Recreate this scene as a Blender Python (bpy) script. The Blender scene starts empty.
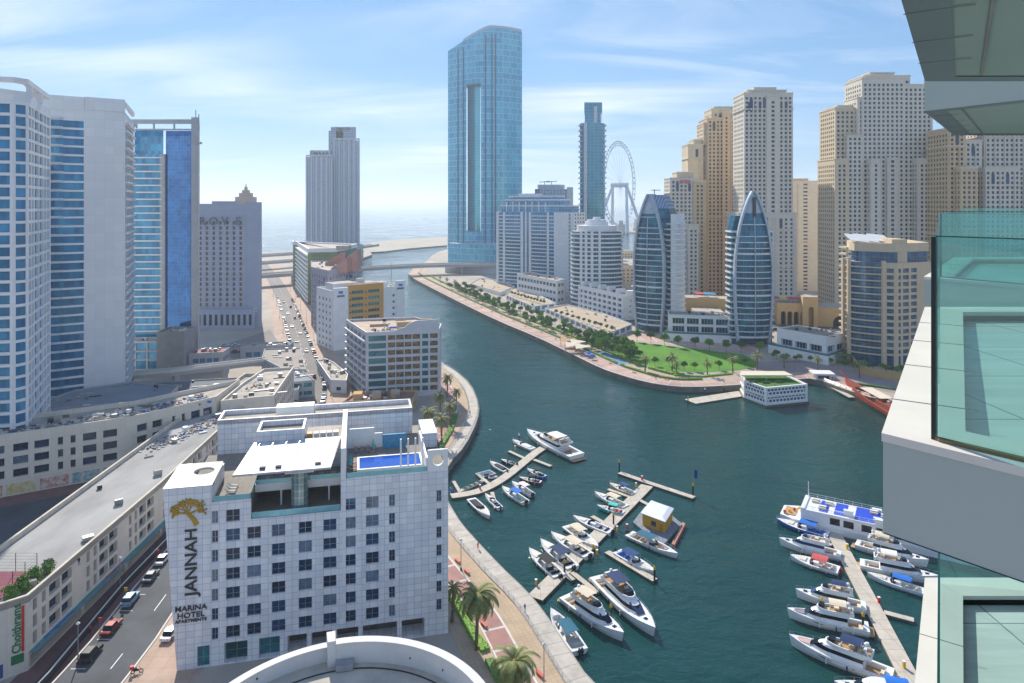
import bpy, math, random
from mathutils import Vector, Matrix, Euler
R = math.radians
rnd = random.Random(7)
scene = bpy.context.scene
COL = scene.collection
# ------------------------------------------------------------ camera, sky, sun, exposure
F, H, HZ, G = 683.0, 83.0, 203.0, 2.5      # focal length in pixels, eye height, horizon row, ground level
cam = bpy.data.cameras.new('camera'); camo = bpy.data.objects.new('camera', cam); COL.objects.link(camo)
cam.sensor_width = 36; cam.lens = 36 * F / 1024; cam.shift_y = -(341.5 - HZ) / 1024
cam.clip_start = 0.1; cam.clip_end = 80000
camo.location = (0, 0, H); camo.rotation_euler = (R(90), 0, 0); scene.camera = camo
SUN_AZ, SUN_EL = -21.5, 36.0
w = bpy.data.worlds.new('World'); scene.world = w; w.use_nodes = True
nt = w.node_tree; N = nt.nodes; Lk = nt.links; N.clear()
out = N.new('ShaderNodeOutputWorld'); bg = N.new('ShaderNodeBackground'); sky = N.new('ShaderNodeTexSky')
sky.sky_type = 'NISHITA'; sky.sun_disc = False; sky.sun_elevation = R(SUN_EL); sky.sun_rotation = R(SUN_AZ)
sky.air_density = 1.0; sky.dust_density = 0.0; sky.ozone_density = 4.0; sky.altitude = 50
bg.inputs['Strength'].default_value = 0.145
tc = N.new('ShaderNodeTexCoord'); sx = N.new('ShaderNodeSeparateXYZ'); Lk.new(tc.outputs['Generated'], sx.inputs[0])
def vmath(op, a, b, tree=None):
    t = tree or nt
    n = t.nodes.new('ShaderNodeMath'); n.operation = op
    for i, v in enumerate((a, b)):
        if v is None: continue
        if isinstance(v, (int, float)): n.inputs[i].default_value = v
        else: t.links.new(v, n.inputs[i])
    return n.outputs[0]
zz = vmath('ADD', vmath('MAXIMUM', sx.outputs[2], 0.0), 0.16)
cv = N.new('ShaderNodeCombineXYZ')
Lk.new(vmath('DIVIDE', sx.outputs[0], zz), cv.inputs[0]); Lk.new(vmath('DIVIDE', sx.outputs[1], zz), cv.inputs[1])
mp = N.new('ShaderNodeMapping'); mp.inputs['Rotation'].default_value = (0, 0, R(52)); mp.inputs['Scale'].default_value = (0.4, 1.15, 1)
Lk.new(cv.outputs[0], mp.inputs[0])
n1 = N.new('ShaderNodeTexNoise'); n1.inputs['Scale'].default_value = 1.5; n1.inputs['Detail'].default_value = 7; n1.inputs['Roughness'].default_value = 0.55; n1.inputs['Distortion'].default_value = 0.9
Lk.new(mp.outputs[0], n1.inputs['Vector'])
n2 = N.new('ShaderNodeTexNoise'); n2.inputs['Scale'].default_value = 0.42; n2.inputs['Detail'].default_value = 3
Lk.new(cv.outputs[0], n2.inputs['Vector'])
cr = N.new('ShaderNodeMapRange'); cr.inputs[1].default_value = 0.42; cr.inputs[2].default_value = 0.72
Lk.new(n1.outputs[0], cr.inputs[0])
cr2 = N.new('ShaderNodeMapRange'); cr2.inputs[1].default_value = 0.38; cr2.inputs[2].default_value = 0.62
Lk.new(n2.outputs[0], cr2.inputs[0])
cl = vmath('MULTIPLY', vmath('MULTIPLY', cr.outputs[0], cr2.outputs[0]), 1.0)
tint = N.new('ShaderNodeMix'); tint.data_type = 'RGBA'; tint.blend_type = 'MULTIPLY'; tint.inputs[0].default_value = 1
tint.inputs[7].default_value = (0.64, 0.90, 1.22, 1)
den = N.new('ShaderNodeVectorMath'); den.operation = 'MULTIPLY_ADD'; den.inputs[1].default_value = (0.17,) * 3; den.inputs[2].default_value = (1, 1, 1); Lk.new(sky.outputs[0], den.inputs[0])
cmp_ = N.new('ShaderNodeVectorMath'); cmp_.operation = 'DIVIDE'; Lk.new(sky.outputs[0], cmp_.inputs[0]); Lk.new(den.outputs[0], cmp_.inputs[1])
Lk.new(cmp_.outputs[0], tint.inputs[6])
cm = N.new('ShaderNodeMix'); cm.data_type = 'RGBA'; cm.inputs[7].default_value = (4.6, 5.0, 5.6, 1)
Lk.new(cl, cm.inputs[0]); Lk.new(tint.outputs[2], cm.inputs[6])
Lk.new(cm.outputs[2], bg.inputs[0]); Lk.new(bg.outputs[0], out.inputs[0])
sl = bpy.data.lights.new('sun', 'SUN'); sl.energy = 4.0; sl.angle = R(0.5); sl.color = (1, 0.93, 0.82)
so = bpy.data.objects.new('sun', sl); COL.objects.link(so)
sdir = Vector((math.sin(R(SUN_AZ)) * math.cos(R(SUN_EL)), math.cos(R(SUN_AZ)) * math.cos(R(SUN_EL)), math.sin(R(SUN_EL))))
so.rotation_euler = sdir.to_track_quat('Z', 'Y').to_euler(); so.location = (0, 0, 400)
scene.view_settings.view_transform = 'Standard'; scene.view_settings.look = 'None'
scene.view_settings.gamma = 1; scene.view_settings.use_curve_mapping = False; scene.view_settings.exposure = 0.58
scene.cycles.max_bounces = 6; scene.cycles.volume_bounces = 2; scene.cycles.transparent_max_bounces = 12

# ------------------------------------------------------------ helpers
def gp(px, py, z=G):
    Y = F * (H - z) / (py - HZ); return ((px - 512) * Y / F, Y)
def ax(px, Y): return (px - 512) * Y / F
def az(py, Y): return H - (py - HZ) * Y / F
def S(r, g, b):
    f = lambda c: ((c / 255 + 0.055) / 1.055) ** 2.4 if c > 10 else c / 255 / 12.92
    return (f(r), f(g), f(b), 1)
def tag(o, label=None, cat=None, group=None, kind=None):
    if label: o['label'] = label
    if cat: o['category'] = cat
    if group: o['group'] = group
    if kind: o['kind'] = kind
    return o
def thing(name, label, cat, loc=(0, 0, 0), group=None, rz=0):
    o = bpy.data.objects.new(name, None); COL.objects.link(o); o.location = loc; o.rotation_euler = (0, 0, rz)
    o.empty_display_size = 1
    return tag(o, label, cat, group)
class MB:
    def __init__(s, frame=None):
        s.v = []; s.f = []; s.m = []; s.uv = []; s.fr = frame
    def P(s, p):
        if s.fr is None: return tuple(p)
        ox, oy, a = s.fr; c, n = math.cos(a), math.sin(a)
        return (ox + p[0] * c - p[1] * n, oy + p[0] * n + p[1] * c, p[2])
    def face(s, pts, m=0, uv=None):
        i = len(s.v); s.v += [s.P(p) for p in pts]; s.f.append(tuple(range(i, i + len(pts)))); s.m.append(m)
        s.uv.append(uv if uv else [(p[0], p[1]) for p in pts])
    def box(s, x0, y0, z0, x1, y1, z1, m=0, top=None):
        s.prism([(x0, y0), (x1, y0), (x1, y1), (x0, y1)], z0, z1, m, m if top is None else top)
    def prism(s, poly, z0, z1, m=0, top=None, bottom=True, poly2=None):
        top = m if top is None else top; q = poly2 or poly; n = len(poly); u = 0
        for i in range(n):
            a, b = poly[i], poly[(i + 1) % n]; c, d = q[i], q[(i + 1) % n]
            L = math.hypot(b[0] - a[0], b[1] - a[1])
            s.face([(a[0], a[1], z0), (b[0], b[1], z0), (d[0], d[1], z1), (c[0], c[1], z1)], m, [(u, z0), (u + L, z0), (u + L, z1), (u, z1)])
            u += L
        s.face([(p[0], p[1], z1) for p in q], top)
        if bottom: s.face([(p[0], p[1], z0) for p in reversed(poly)], top)
    def ring(s, outer, inner, z0, z1, m=0):
        n = len(outer)
        for i in range(n):
            j = (i + 1) % n; a, b, c, d = outer[i], outer[j], inner[j], inner[i]
            L = math.hypot(b[0] - a[0], b[1] - a[1]); uv = [(0, z0), (L, z0), (L, z1), (0, z1)]
            s.face([(*a, z0), (*b, z0), (*b, z1), (*a, z1)], m, uv)
            s.face([(*c, z0), (*d, z0), (*d, z1), (*c, z1)], m, uv)
            s.face([(*a, z1), (*b, z1), (*c, z1), (*d, z1)], m)
            s.face([(*d, z0), (*c, z0), (*b, z0), (*a, z0)], m)
    def tube(s, pts, r, n=6, m=0, caps=True):
        rings = []; pts = [Vector(p) for p in pts]
        for i, p in enumerate(pts):
            t = (pts[min(i + 1, len(pts) - 1)] - pts[max(i - 1, 0)]).normalized()
            a = t.cross(Vector((0, 0, 1)));  a = a if a.length > 0.05 else t.cross(Vector((1, 0, 0)))
            a.normalize(); b = t.cross(a); rr = r[i] if isinstance(r, (list, tuple)) else r
            rings.append([p + (a * math.cos(6.2832 * k / n) + b * math.sin(6.2832 * k / n)) * rr for k in range(n)])
        for i in range(len(rings) - 1):
            for k in range(n):
                s.face([rings[i][(k + 1) % n], rings[i][k], rings[i + 1][k], rings[i + 1][(k + 1) % n]], m)
        if caps: s.face(rings[0], m); s.face(list(reversed(rings[-1])), m)
    def beam(s, a, b, wd, ht, m=0):                     # a straight bar with vertical ht, horizontal wd
        a = Vector(a); b = Vector(b); t = b - a; h = Vector((t.y, -t.x, 0)); h = (h.normalized() if h.length > 1e-6 else Vector((1, 0, 0))) * wd / 2
        u = Vector((0, 0, ht / 2))
        if abs(t.z) > 0.9 * t.length: u = Vector((0, ht / 2, 0)); h = Vector((wd / 2, 0, 0))
        A = [a - h - u, a + h - u, a + h + u, a - h + u]; B = [b - h - u, b + h - u, b + h + u, b - h + u]
        for i in range(4):
            j = (i + 1) % 4; s.face([A[i], A[j], B[j], B[i]], m)
        s.face(list(reversed(A)), m); s.face(B, m)
    def blob(s, c, r, seg=8, rings=5, m=0):
        rx, ry, rz = r if isinstance(r, (tuple, list)) else (r, r, r)
        p = lambda i, j: (c[0] + rx * math.sin(math.pi * i / rings) * math.cos(6.2832 * j / seg), c[1] + ry * math.sin(math.pi * i / rings) * math.sin(6.2832 * j / seg), c[2] + rz * math.cos(math.pi * i / rings))
        for i in range(rings):
            for j in range(seg):
                q = [p(i, j), p(i + 1, j), p(i + 1, j + 1), p(i, j + 1)]
                if i == 0: q = [q[0], q[1], q[2]]
                if i == rings - 1: q = [q[0], q[1], q[3]]
                s.face(q, m)
    def build(s, name, mats, parent=None, smooth=False):
        if not isinstance(mats, (list, tuple)): mats = [mats]
        me = bpy.data.meshes.new(name); o3 = parent.location if parent and s.fr != 'local' else Vector((0, 0, 0))
        me.from_pydata([(v[0] - o3[0], v[1] - o3[1], v[2] - o3[2]) for v in s.v], [], s.f)
        me.polygons.foreach_set('material_index', s.m)
        uvl = me.uv_layers.new(name='UVMap'); flat = []
        for q in s.uv:
            for a in q: flat += [a[0], a[1]]
        uvl.data.foreach_set('uv', flat)
        for m in mats: me.materials.append(m)
        if smooth: me.polygons.foreach_set('use_smooth', [True] * len(me.polygons))
        me.update(); o = bpy.data.objects.new(name, me); COL.objects.link(o)
        if parent: o.parent = parent
        return o
class LB(MB):                                          # local mesh: parent at any place, vertices in the parent's frame
    def build(s, name, mats, parent=None, smooth=False):
        loc = parent.location.copy() if parent else None
        if parent: parent.location = (0, 0, 0)
        o = MB.build(s, name, mats, parent, smooth)
        if parent: parent.location = loc
        return o
def smooth_weld(o, d=0.001):
    import bmesh
    bm = bmesh.new(); bm.from_mesh(o.data); bmesh.ops.remove_doubles(bm, verts=bm.verts, dist=d); bm.to_mesh(o.data); bm.free()
    return o
def kids(o): return [c for c in KID.get(o.name, [])]
KID = {}
def copy_tree(o, parent=None, tree=None):
    if tree is None:
        tree = {}
        for x in COL.objects:
            if x.parent: tree.setdefault(x.parent, []).append(x)
    c = o.copy(); COL.objects.link(c)
    if parent is not None: c.parent = parent
    for ch in tree.get(o, []): copy_tree(ch, c, tree)
    return c
def snapshot(o):                                       # the children of a thing, once, for fast copying in loops
    tree = {}
    for x in COL.objects:
        if x.parent: tree.setdefault(x.parent, []).append(x)
    return tree
def place(o, tree, loc, rz, label, group=None, scale=None, first=False):
    c = o if first else copy_tree(o, None, tree)
    c.location = loc; c.rotation_euler = (0, 0, rz); c['label'] = label
    if group: c['group'] = group
    if scale: c.scale = (scale, scale, scale) if isinstance(scale, (int, float)) else scale
    return c
ORD = ['first', 'second', 'third', 'fourth', 'fifth', 'sixth', 'seventh', 'eighth', 'ninth', 'tenth', 'eleventh', 'twelfth', 'thirteenth', 'fourteenth', 'fifteenth', 'sixteenth', 'seventeenth', 'eighteenth', 'nineteenth', 'twentieth']
def nth(i):
    return ORD[i] if i < 20 else (['twenty', 'thirty', 'forty', 'fifty', 'sixty', 'seventy', 'eighty', 'ninety'][(i + 1) // 10 - 2] + ('-' + ORD[(i + 1) % 10 - 1] if (i + 1) % 10 else 'th')).replace('tyth', 'tieth')
def offset(poly, d):                                   # outward for counter-clockwise polygons
    n = len(poly); res = []
    for i in range(n):
        p0, p1, p2 = poly[i - 1], poly[i], poly[(i + 1) % n]
        a = Vector((p1[0] - p0[0], p1[1] - p0[1])).normalized(); b = Vector((p2[0] - p1[0], p2[1] - p1[1])).normalized()
        na = Vector((a.y, -a.x)); nb = Vector((b.y, -b.x)); k = max(0.4, 1 + na.dot(nb))
        mv = (na + nb) / k * d; res.append((p1[0] + mv.x, p1[1] + mv.y))
    return res
# ------------------------------------------------------------ materials
MATS = {}
def mat(name, col, rough=0.7, metal=0.0, var=0.15, scale=0.5, tile=None, line=None, off=0.0, col2=None, spec=0.5, bump=0.0, mortar=0.03, obj_rand=0.0, noise_col=None, detail=4.0, stretch=None, squash=None):
    if name in MATS: return MATS[name]
    m = bpy.data.materials.new(name); m.use_nodes = True; t = m.node_tree; n = t.nodes; l = t.links
    b = n['Principled BSDF']; b.inputs['Roughness'].default_value = rough; b.inputs['Metallic'].default_value = metal
    b.inputs['Specular IOR Level'].default_value = spec
    tcn = n.new('ShaderNodeTexCoord'); src = None
    if tile:
        br = n.new('ShaderNodeTexBrick'); br.offset = off; br.inputs['Scale'].default_value = 1
        br.inputs['Brick Width'].default_value = tile[0]; br.inputs['Row Height'].default_value = tile[1]
        if squash: br.squash = squash[0]; br.squash_frequency = squash[1]
        br.inputs['Mortar Size'].default_value = mortar; br.inputs['Mortar Smooth'].default_value = 0.2; br.inputs['Bias'].default_value = 0
        br.inputs['Color1'].default_value = col; br.inputs['Color2'].default_value = col2 or tuple(c * 0.93 for c in col[:3]) + (1,)
        br.inputs['Mortar'].default_value = line or tuple(c * 0.6 for c in col[:3]) + (1,)
        l.new(tcn.outputs['UV'], br.inputs['Vector']); src = br.outputs['Color']
    no = n.new('ShaderNodeTexNoise'); no.inputs['Scale'].default_value = scale; no.inputs['Detail'].default_value = detail; no.inputs['Roughness'].default_value = 0.6
    vec = tcn.outputs['Object']
    if stretch:
        mpn = n.new('ShaderNodeMapping'); mpn.inputs['Scale'].default_value = stretch; l.new(vec, mpn.inputs[0]); vec = mpn.outputs[0]
    l.new(vec, no.inputs['Vector'])
    mr = n.new('ShaderNodeMapRange'); mr.inputs[1].default_value = 0.3; mr.inputs[2].default_value = 0.7
    l.new(no.outputs[0], mr.inputs[0])
    if noise_col:
        mx = n.new('ShaderNodeMix'); mx.data_type = 'RGBA'; l.new(mr.outputs[0], mx.inputs[0])
        mx.inputs[6].default_value = col; mx.inputs[7].default_value = noise_col
        if src: l.new(src, mx.inputs[6])
        src = mx.outputs[2]
    else:
        mr.inputs[3].default_value = 1 - var; mr.inputs[4].default_value = 1 + var
        mx = n.new('ShaderNodeVectorMath'); mx.operation = 'SCALE'
        if src: l.new(src, mx.inputs[0])
        else: mx.inputs[0].default_value = col[:3]
        f = mr.outputs[0]
        if obj_rand:
            oi = n.new('ShaderNodeObjectInfo'); r2 = n.new('ShaderNodeMapRange'); r2.inputs[3].default_value = 1 - obj_rand; r2.inputs[4].default_value = 1 + obj_rand
            l.new(oi.outputs['Random'], r2.inputs[0]); f = vmath('MULTIPLY', f, r2.outputs[0], t)
        l.new(f, mx.inputs['Scale']); src = mx.outputs[0]
    l.new(src, b.inputs['Base Color'])
    if bump:
        bp = n.new('ShaderNodeBump'); bp.inputs['Strength'].default_value = bump; bp.inputs['Distance'].default_value = 0.3
        l.new(no.outputs[0], bp.inputs['Height']); l.new(bp.outputs[0], b.inputs['Normal'])
    MATS[name] = m; return m
def emis(name, col, s):
    m = mat(name, col); b = m.node_tree.nodes['Principled BSDF']; b.inputs['Emission Color'].default_value = col; b.inputs['Emission Strength'].default_value = s; return m
concrete = mat('concrete', S(178, 172, 162), 0.85, var=0.16, scale=0.35)
white = mat('white_paint', S(234, 233, 229), 0.5, var=0.05, scale=0.3)
pale = mat('pale_wall', S(206, 210, 214), 0.6, var=0.06, scale=0.2)
roofm = mat('roof_screed', S(178, 168, 155), 0.9, var=0.3, scale=0.25, detail=8)
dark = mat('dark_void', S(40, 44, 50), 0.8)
dmetal = mat('dark_metal', S(60, 64, 70), 0.45, 0.6)
steel = mat('steel', S(170, 174, 178), 0.35, 0.8)
win = mat('window_glass', S(34, 68, 104), 0.06, 0.35, var=0.3, scale=0.6, obj_rand=0.45, bump=0.015)
win_t = mat('teal_glass', S(38, 112, 122), 0.08, 0.35, var=0.35, scale=0.5, obj_rand=0.4, bump=0.015)
win_b = mat('blue_glass', S(52, 140, 182), 0.08, 0.3, var=0.3, scale=0.12, tile=(1.6, 3.4), col2=S(30, 104, 148), line=S(90, 120, 140), mortar=0.05)
win_l = mat('curtained_glass', S(104, 124, 146), 0.12, 0.2, var=0.3, scale=0.9, obj_rand=0.3)
bal_glass = mat('balcony_glass', S(120, 178, 190), 0.12, 0.3, var=0.15)
# ------------------------------------------------------------ facades with real openings
def facade(mb, panes, A, B, z0, z1, cols, rows, depth=0.35, m=0, skip=None, u0=0.0, mrev=None):
    dx, dy = B[0] - A[0], B[1] - A[1]; L = math.hypot(dx, dy); dx /= L; dy /= L; nx, ny = dy, -dx
    mrev = m if mrev is None else mrev
    def q(ua, ub, za, zb, d=0.0):
        P = lambda u, z: (A[0] + dx * u - nx * d, A[1] + dy * u - ny * d, z)
        return [P(ua, za), P(ub, za), P(ub, zb), P(ua, zb)]
    def wall(ua, ub, za, zb):
        if ub - ua > 1e-4 and zb - za > 1e-4: mb.face(q(ua, ub, za, zb), m, [(ua + u0, za), (ub + u0, za), (ub + u0, zb), (ua + u0, zb)])
    cols = [c for c in cols if c[0] > 0.02 and c[1] < L - 0.02]
    zc = z0
    for j, (ra, rb) in enumerate(rows):
        if rb > z1 - 0.02: break
        wall(0, L, zc, ra); uc = 0
        for i, (ca, cb) in enumerate(cols):
            if skip and skip(i, j): continue
            wall(uc, ca, ra, rb); uc = cb
            a, b, c, d = q(ca, cb, ra, rb); a2, b2, c2, d2 = q(ca, cb, ra, rb, depth)
            for r4 in ((a, b, b2, a2), (b, c, c2, b2), (c, d, d2, c2), (d, a, a2, d2)): mb.face(list(r4), mrev)
            if panes is not None: panes.append((a2, b2, c2, d2, (nx, ny)))
        wall(uc, L, ra, rb); zc = rb
    wall(0, L, zc, z1)
def put_windows(root, panes, m, name='window', frame=None, nmax=100, mull=1, fr=None, slab=None):
    if not panes: return
    mbt = MB(fr)
    W = []
    for p in panes:
        q = [mbt.P(v) for v in p[:4]]
        c = sum((Vector(v) for v in q), Vector()) / 4
        W.append((-(Vector(q[1]) - Vector(q[0])).length * (q[2][2] - q[0][2]) / ((c.x ** 2 + c.y ** 2) + 1), q))
    W.sort(key=lambda t: t[0])
    def add(mb, mf, q):
        a, b, c, d = [Vector(v) for v in q]; e = (b - a).normalized(); n = Vector((e.y, -e.x, 0)); L = (b - a).length; h = c.z - b.z
        mb.face([a, b, c, d], 0, [(a.x + a.y, a.z), (a.x + a.y + L, a.z), (a.x + a.y + L, c.z), (a.x + a.y, c.z)])
        mb.face([d - n * .04, c - n * .04, b - n * .04, a - n * .04], 0)
        if mf is not None:
            t = 0.09 if L < 4 else 0.12
            for ua, ub, za, zb in [(0, L, 0, t), (0, L, h - t, h), (0, t, t, h - t), (L - t, L, t, h - t)] + [(L * k / (mull + 1) - t / 2, L * k / (mull + 1) + t / 2, t, h - t) for k in range(1, mull + 1)] + ([(t, L - t, h * .42, h * .42 + t * .7)] if mull == 1 else []):
                P = lambda u, z, o: a + e * u + n * o + Vector((0, 0, z))
                mf.face([P(ua, za, .06), P(ub, za, .06), P(ub, zb, .06), P(ua, zb, .06)])
                mf.face([P(ua, za, .06), P(ua, zb, .06), P(ua, zb, 0), P(ua, za, 0)]); mf.face([P(ub, za, .06), P(ub, za, 0), P(ub, zb, 0), P(ub, zb, .06)])
                mf.face([P(ua, zb, .06), P(ub, zb, .06), P(ub, zb, 0), P(ua, zb, 0)])
    for s, q in W[:nmax]:
        mb = MB(); mf = MB() if frame else None; add(mb, mf, q); o = mb.build(name, win_l if (m is win and rnd.random() < .13) else m, root)
        if frame:
            f = mf.build('frame', frame, root); f.parent = o
    if len(W) > nmax:
        mb = MB(); mf = MB() if frame else None
        for s, q in W[nmax:]: add(mb, mf, q)
        o = tag(mb.build(name, m, root), kind='stuff')
        if frame: f = mf.build('frame', frame, root); f.parent = o
def cols_by(L, pitch, wd, m0=None):
    n = max(1, int((L - 0.8) / pitch)); st = (L - n * pitch) / 2
    return [(st + pitch * (i + .5) - wd / 2, st + pitch * (i + .5) + wd / 2) for i in range(n)]
def rows_by(z0, z1, fh, sill, h, top=1.0):
    r = []; z = z0
    while z + sill + h < z1 - top + 0.01: r.append((z + sill, z + sill + h)); z += fh
    return r
def edges(poly): return [(poly[i], poly[(i + 1) % len(poly)]) for i in range(len(poly))]
def faces_cam(A, B):
    nx, ny = B[1] - A[1], -(B[0] - A[0]); return nx * A[0] + ny * A[1] < 0
def block(root, poly, z0, z1, wm, wn, pitch=3.6, ww=1.6, fh=3.4, sill=1.0, wh=1.6, depth=.3, roof=roofm, parapet=0.9, top=1.0, frame=None, name='wall', skipf=None, styles=None, nmax=100, fr=None, mull=1, wname='window', ptn=0.3, cap=None, base=0.0):
    """walls with openings on every side, a roof sunk behind a parapet"""
    mb = MB(fr); panes = []
    for k, (A, B) in enumerate(edges(poly)):
        L = math.hypot(B[0] - A[0], B[1] - A[1]); st = (styles or {}).get(k, 'w')
        if st == 'blank': cols, rows = [], []
        elif isinstance(st, dict):
            p = dict(pitch=pitch, ww=ww, fh=fh, sill=sill, wh=wh, depth=depth); p.update(st)
            cols = p.get('cols') or cols_by(L, p['pitch'], p['ww']); rows = p.get('rows') or rows_by(z0 + base, z1, p['fh'], p['sill'], p['wh'], top)
            facade(mb, panes, A, B, z0, z1, cols, rows, p['depth'], 0, p.get('skip')); continue
        else: cols = cols_by(L, pitch, ww); rows = rows_by(z0 + base, z1, fh, sill, wh, top)
        facade(mb, panes, A, B, z0, z1, cols, rows, depth, 0, skipf)
    inn = offset(poly, -ptn)
    for i in range(len(poly)):
        j = (i + 1) % len(poly); a, b, c, d = poly[i], poly[j], inn[j], inn[i]
        mb.face([(*a, z1), (*b, z1), (*c, z1), (*d, z1)], 0); mb.face([(*d, z1), (*c, z1), (*c, z1 - parapet), (*d, z1 - parapet)], 0)
    o = mb.build(name, [wm], root)
    mr = MB(fr); mr.face([(*p, z1 - parapet) for p in inn]); mr.face([(*p, z1 - parapet - .1) for p in reversed(inn)]); ro = mr.build('roof', roof, root)
    if cap:
        mc = MB(fr); mc.ring(offset(poly, .35), offset(poly, -.28), z1 - .5, z1 + .35); mc.build('cornice', cap, root)
    put_windows(root, panes, wn, frame=frame, nmax=nmax, fr=fr, mull=mull, name=wname)
    return ro
def banded(root, poly, z0, z1, fh, gm, sm, out=0.9, th=1.1, nb=100, roof=roofm, fr=None, first=0, rail=None, slabname='balcony', solid=.35):
    """a glass core with a projecting slab and parapet at every floor"""
    mb = MB(fr); mb.prism(poly, z0, z1, 0, 1); mb.build('curtain_wall', [gm, roof], root)
    z = z0 + fh * first; o1 = offset(poly, out); i1 = offset(poly, -0.12); o2 = offset(poly, out - .12)
    while z < z1 - 0.5:
        mb = MB(fr); mb.ring(o1, i1, z, z + solid)
        mb.ring(o1, o2, z + solid + .002, z + th)
        mb.build(slabname, sm, root); z += fh
def rect(A, B, D, back=0.0):
    dx, dy = B[0] - A[0], B[1] - A[1]; L = math.hypot(dx, dy); nx, ny = -dy / L, dx / L
    return [A, B, (B[0] + nx * D, B[1] + ny * D), (A[0] + nx * D, A[1] + ny * D)]
def sheet(name, poly, z, m, kind='structure', label=None, cat=None, th=0.0):
    mb = MB(); mb.face([(*p, z) for p in poly])
    if mb.v:
        a = 0
        for i in range(len(poly)): a += poly[i][0] * poly[(i + 1) % len(poly)][1] - poly[(i + 1) % len(poly)][0] * poly[i][1]
        if a < 0: mb = MB(); mb.face([(*p, z) for p in reversed(poly)])
    o = mb.build(name, m); tag(o, label, cat, kind=kind); return o
def offline(pts, d):                                   # offset an open line to its left by d
    res = []
    for i, p in enumerate(pts):
        a = Vector(pts[min(i + 1, len(pts) - 1)]) - Vector(pts[max(i - 1, 0)]); a.normalize(); res.append((p[0] - a.y * d, p[1] + a.x * d))
    return res
def strip(mb, pts, d0, d1, z, m=0, z1=None):
    a, b = offline(pts, d0), offline(pts, d1); u = 0
    for i in range(len(pts) - 1):
        L = math.hypot(pts[i + 1][0] - pts[i][0], pts[i + 1][1] - pts[i][1]); q = [a[i], a[i + 1], b[i + 1], b[i]]
        mb.face([(*p, z) for p in q] if d1 > d0 else [(*p, z) for p in reversed(q)], m, [(u, d0), (u + L, d0), (u + L, d1), (u, d1)] if d1 > d0 else [(u, d1), (u + L, d1), (u + L, d0), (u, d0)]); u += L
def band(name, pts, d0, d1, z, m): mb = MB(); strip(mb, pts, d0, d1, z); return tag(mb.build(name, m), kind='structure')
def dense(pts, step):
    res = []
    for i in range(len(pts) - 1):
        a, b = Vector(pts[i]), Vector(pts[i + 1]); n = max(1, int((b - a).length / step))
        for k in range(n): res.append(tuple(a.lerp(b, k / n)))
    res.append(tuple(pts[-1])); return res
def smoothline(pts, it=2):
    for _ in range(it):
        r = [pts[0]]
        for i in range(len(pts) - 1):
            a, b = pts[i], pts[i + 1]; r += [(a[0] * .75 + b[0] * .25, a[1] * .75 + b[1] * .25), (a[0] * .25 + b[0] * .75, a[1] * .25 + b[1] * .75)]
        pts = r + [pts[-1]]
    return pts
def along(pts, s):
    for i in range(len(pts) - 1):
        a, b = Vector(pts[i]), Vector(pts[i + 1]); L = (b - a).length
        if s <= L or i == len(pts) - 2: p = a.lerp(b, s / L); return (p.x, p.y, math.atan2(b.y - a.y, b.x - a.x))
        s -= L
def linelen(pts): return sum(math.hypot(pts[i + 1][0] - pts[i][0], pts[i + 1][1] - pts[i][1]) for i in range(len(pts) - 1))
def text(body, size, m, parent, M4, depth=0.15, name='lettering', sx=1.0):
    c = bpy.data.curves.new('t', 'FONT'); c.body = body; c.size = size; c.extrude = depth / 2; c.align_x = 'CENTER'; c.align_y = 'CENTER'; c.resolution_u = 3; c.offset = size * 0.012
    o = bpy.data.objects.new('t', c); COL.objects.link(o); bpy.context.view_layer.update()
    me = bpy.data.meshes.new_from_object(o.evaluated_get(bpy.context.evaluated_depsgraph_get())); bpy.data.objects.remove(o)
    me.transform(M4 @ Matrix.Diagonal((sx, 1, 1, 1))); me.materials.clear(); me.materials.append(m)
    r = bpy.data.objects.new(name, me); COL.objects.link(r)
    if parent: r.parent = parent; me.transform(Matrix.Translation(-Vector(parent.location)))
    return r
def wallmat4(x, y, z, ang, roll=0.0):                  # text standing on a wall whose direction (left to right) is ang
    return Matrix.Translation((x, y, z)) @ Matrix.Rotation(ang, 4, 'Z') @ Matrix.Rotation(R(90), 4, 'X') @ Matrix.Rotation(roll, 4, 'Z')
# ------------------------------------------------------------ water, land, air
wm = bpy.data.materials.new('harbour_water'); wm.use_nodes = True; t = wm.node_tree; b = t.nodes['Principled BSDF']
b.inputs['Base Color'].default_value = (0.005, 0.062, 0.062, 1); b.inputs['Roughness'].default_value = 0.06; b.inputs['IOR'].default_value = 1.33
tcn = t.nodes.new('ShaderNodeTexCoord'); prev = None
for sc_, st, ds in ((1.1, 0.42, 0.25), (0.22, 0.30, 1.2), (0.03, 0.22, 6.0)):
    no = t.nodes.new('ShaderNodeTexNoise'); no.inputs['Scale'].default_value = sc_; no.inputs['Detail'].default_value = 3; no.inputs['Distortion'].default_value = 0.6
    mpn = t.nodes.new('ShaderNodeMapping'); mpn.inputs['Rotation'].default_value = (0, 0, R(25)); mpn.inputs['Scale'].default_value = (1, 1.7, 1)
    t.links.new(tcn.outputs['Object'], mpn.inputs[0]); t.links.new(mpn.outputs[0], no.inputs['Vector'])
    bp = t.nodes.new('ShaderNodeBump'); bp.inputs['Strength'].default_value = st; bp.inputs['Distance'].default_value = ds
    t.links.new(no.outputs[0], bp.inputs['Height'])
    if prev: t.links.new(prev.outputs[0], bp.inputs['Normal'])
    prev = bp
t.links.new(prev.outputs[0], b.inputs['Normal'])
no = t.nodes.new('ShaderNodeTexNoise'); no.inputs['Scale'].default_value = 0.014; no.inputs['Detail'].default_value = 5; no.inputs['Distortion'].default_value = 1.2; t.links.new(tcn.outputs['Object'], no.inputs['Vector'])
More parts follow.
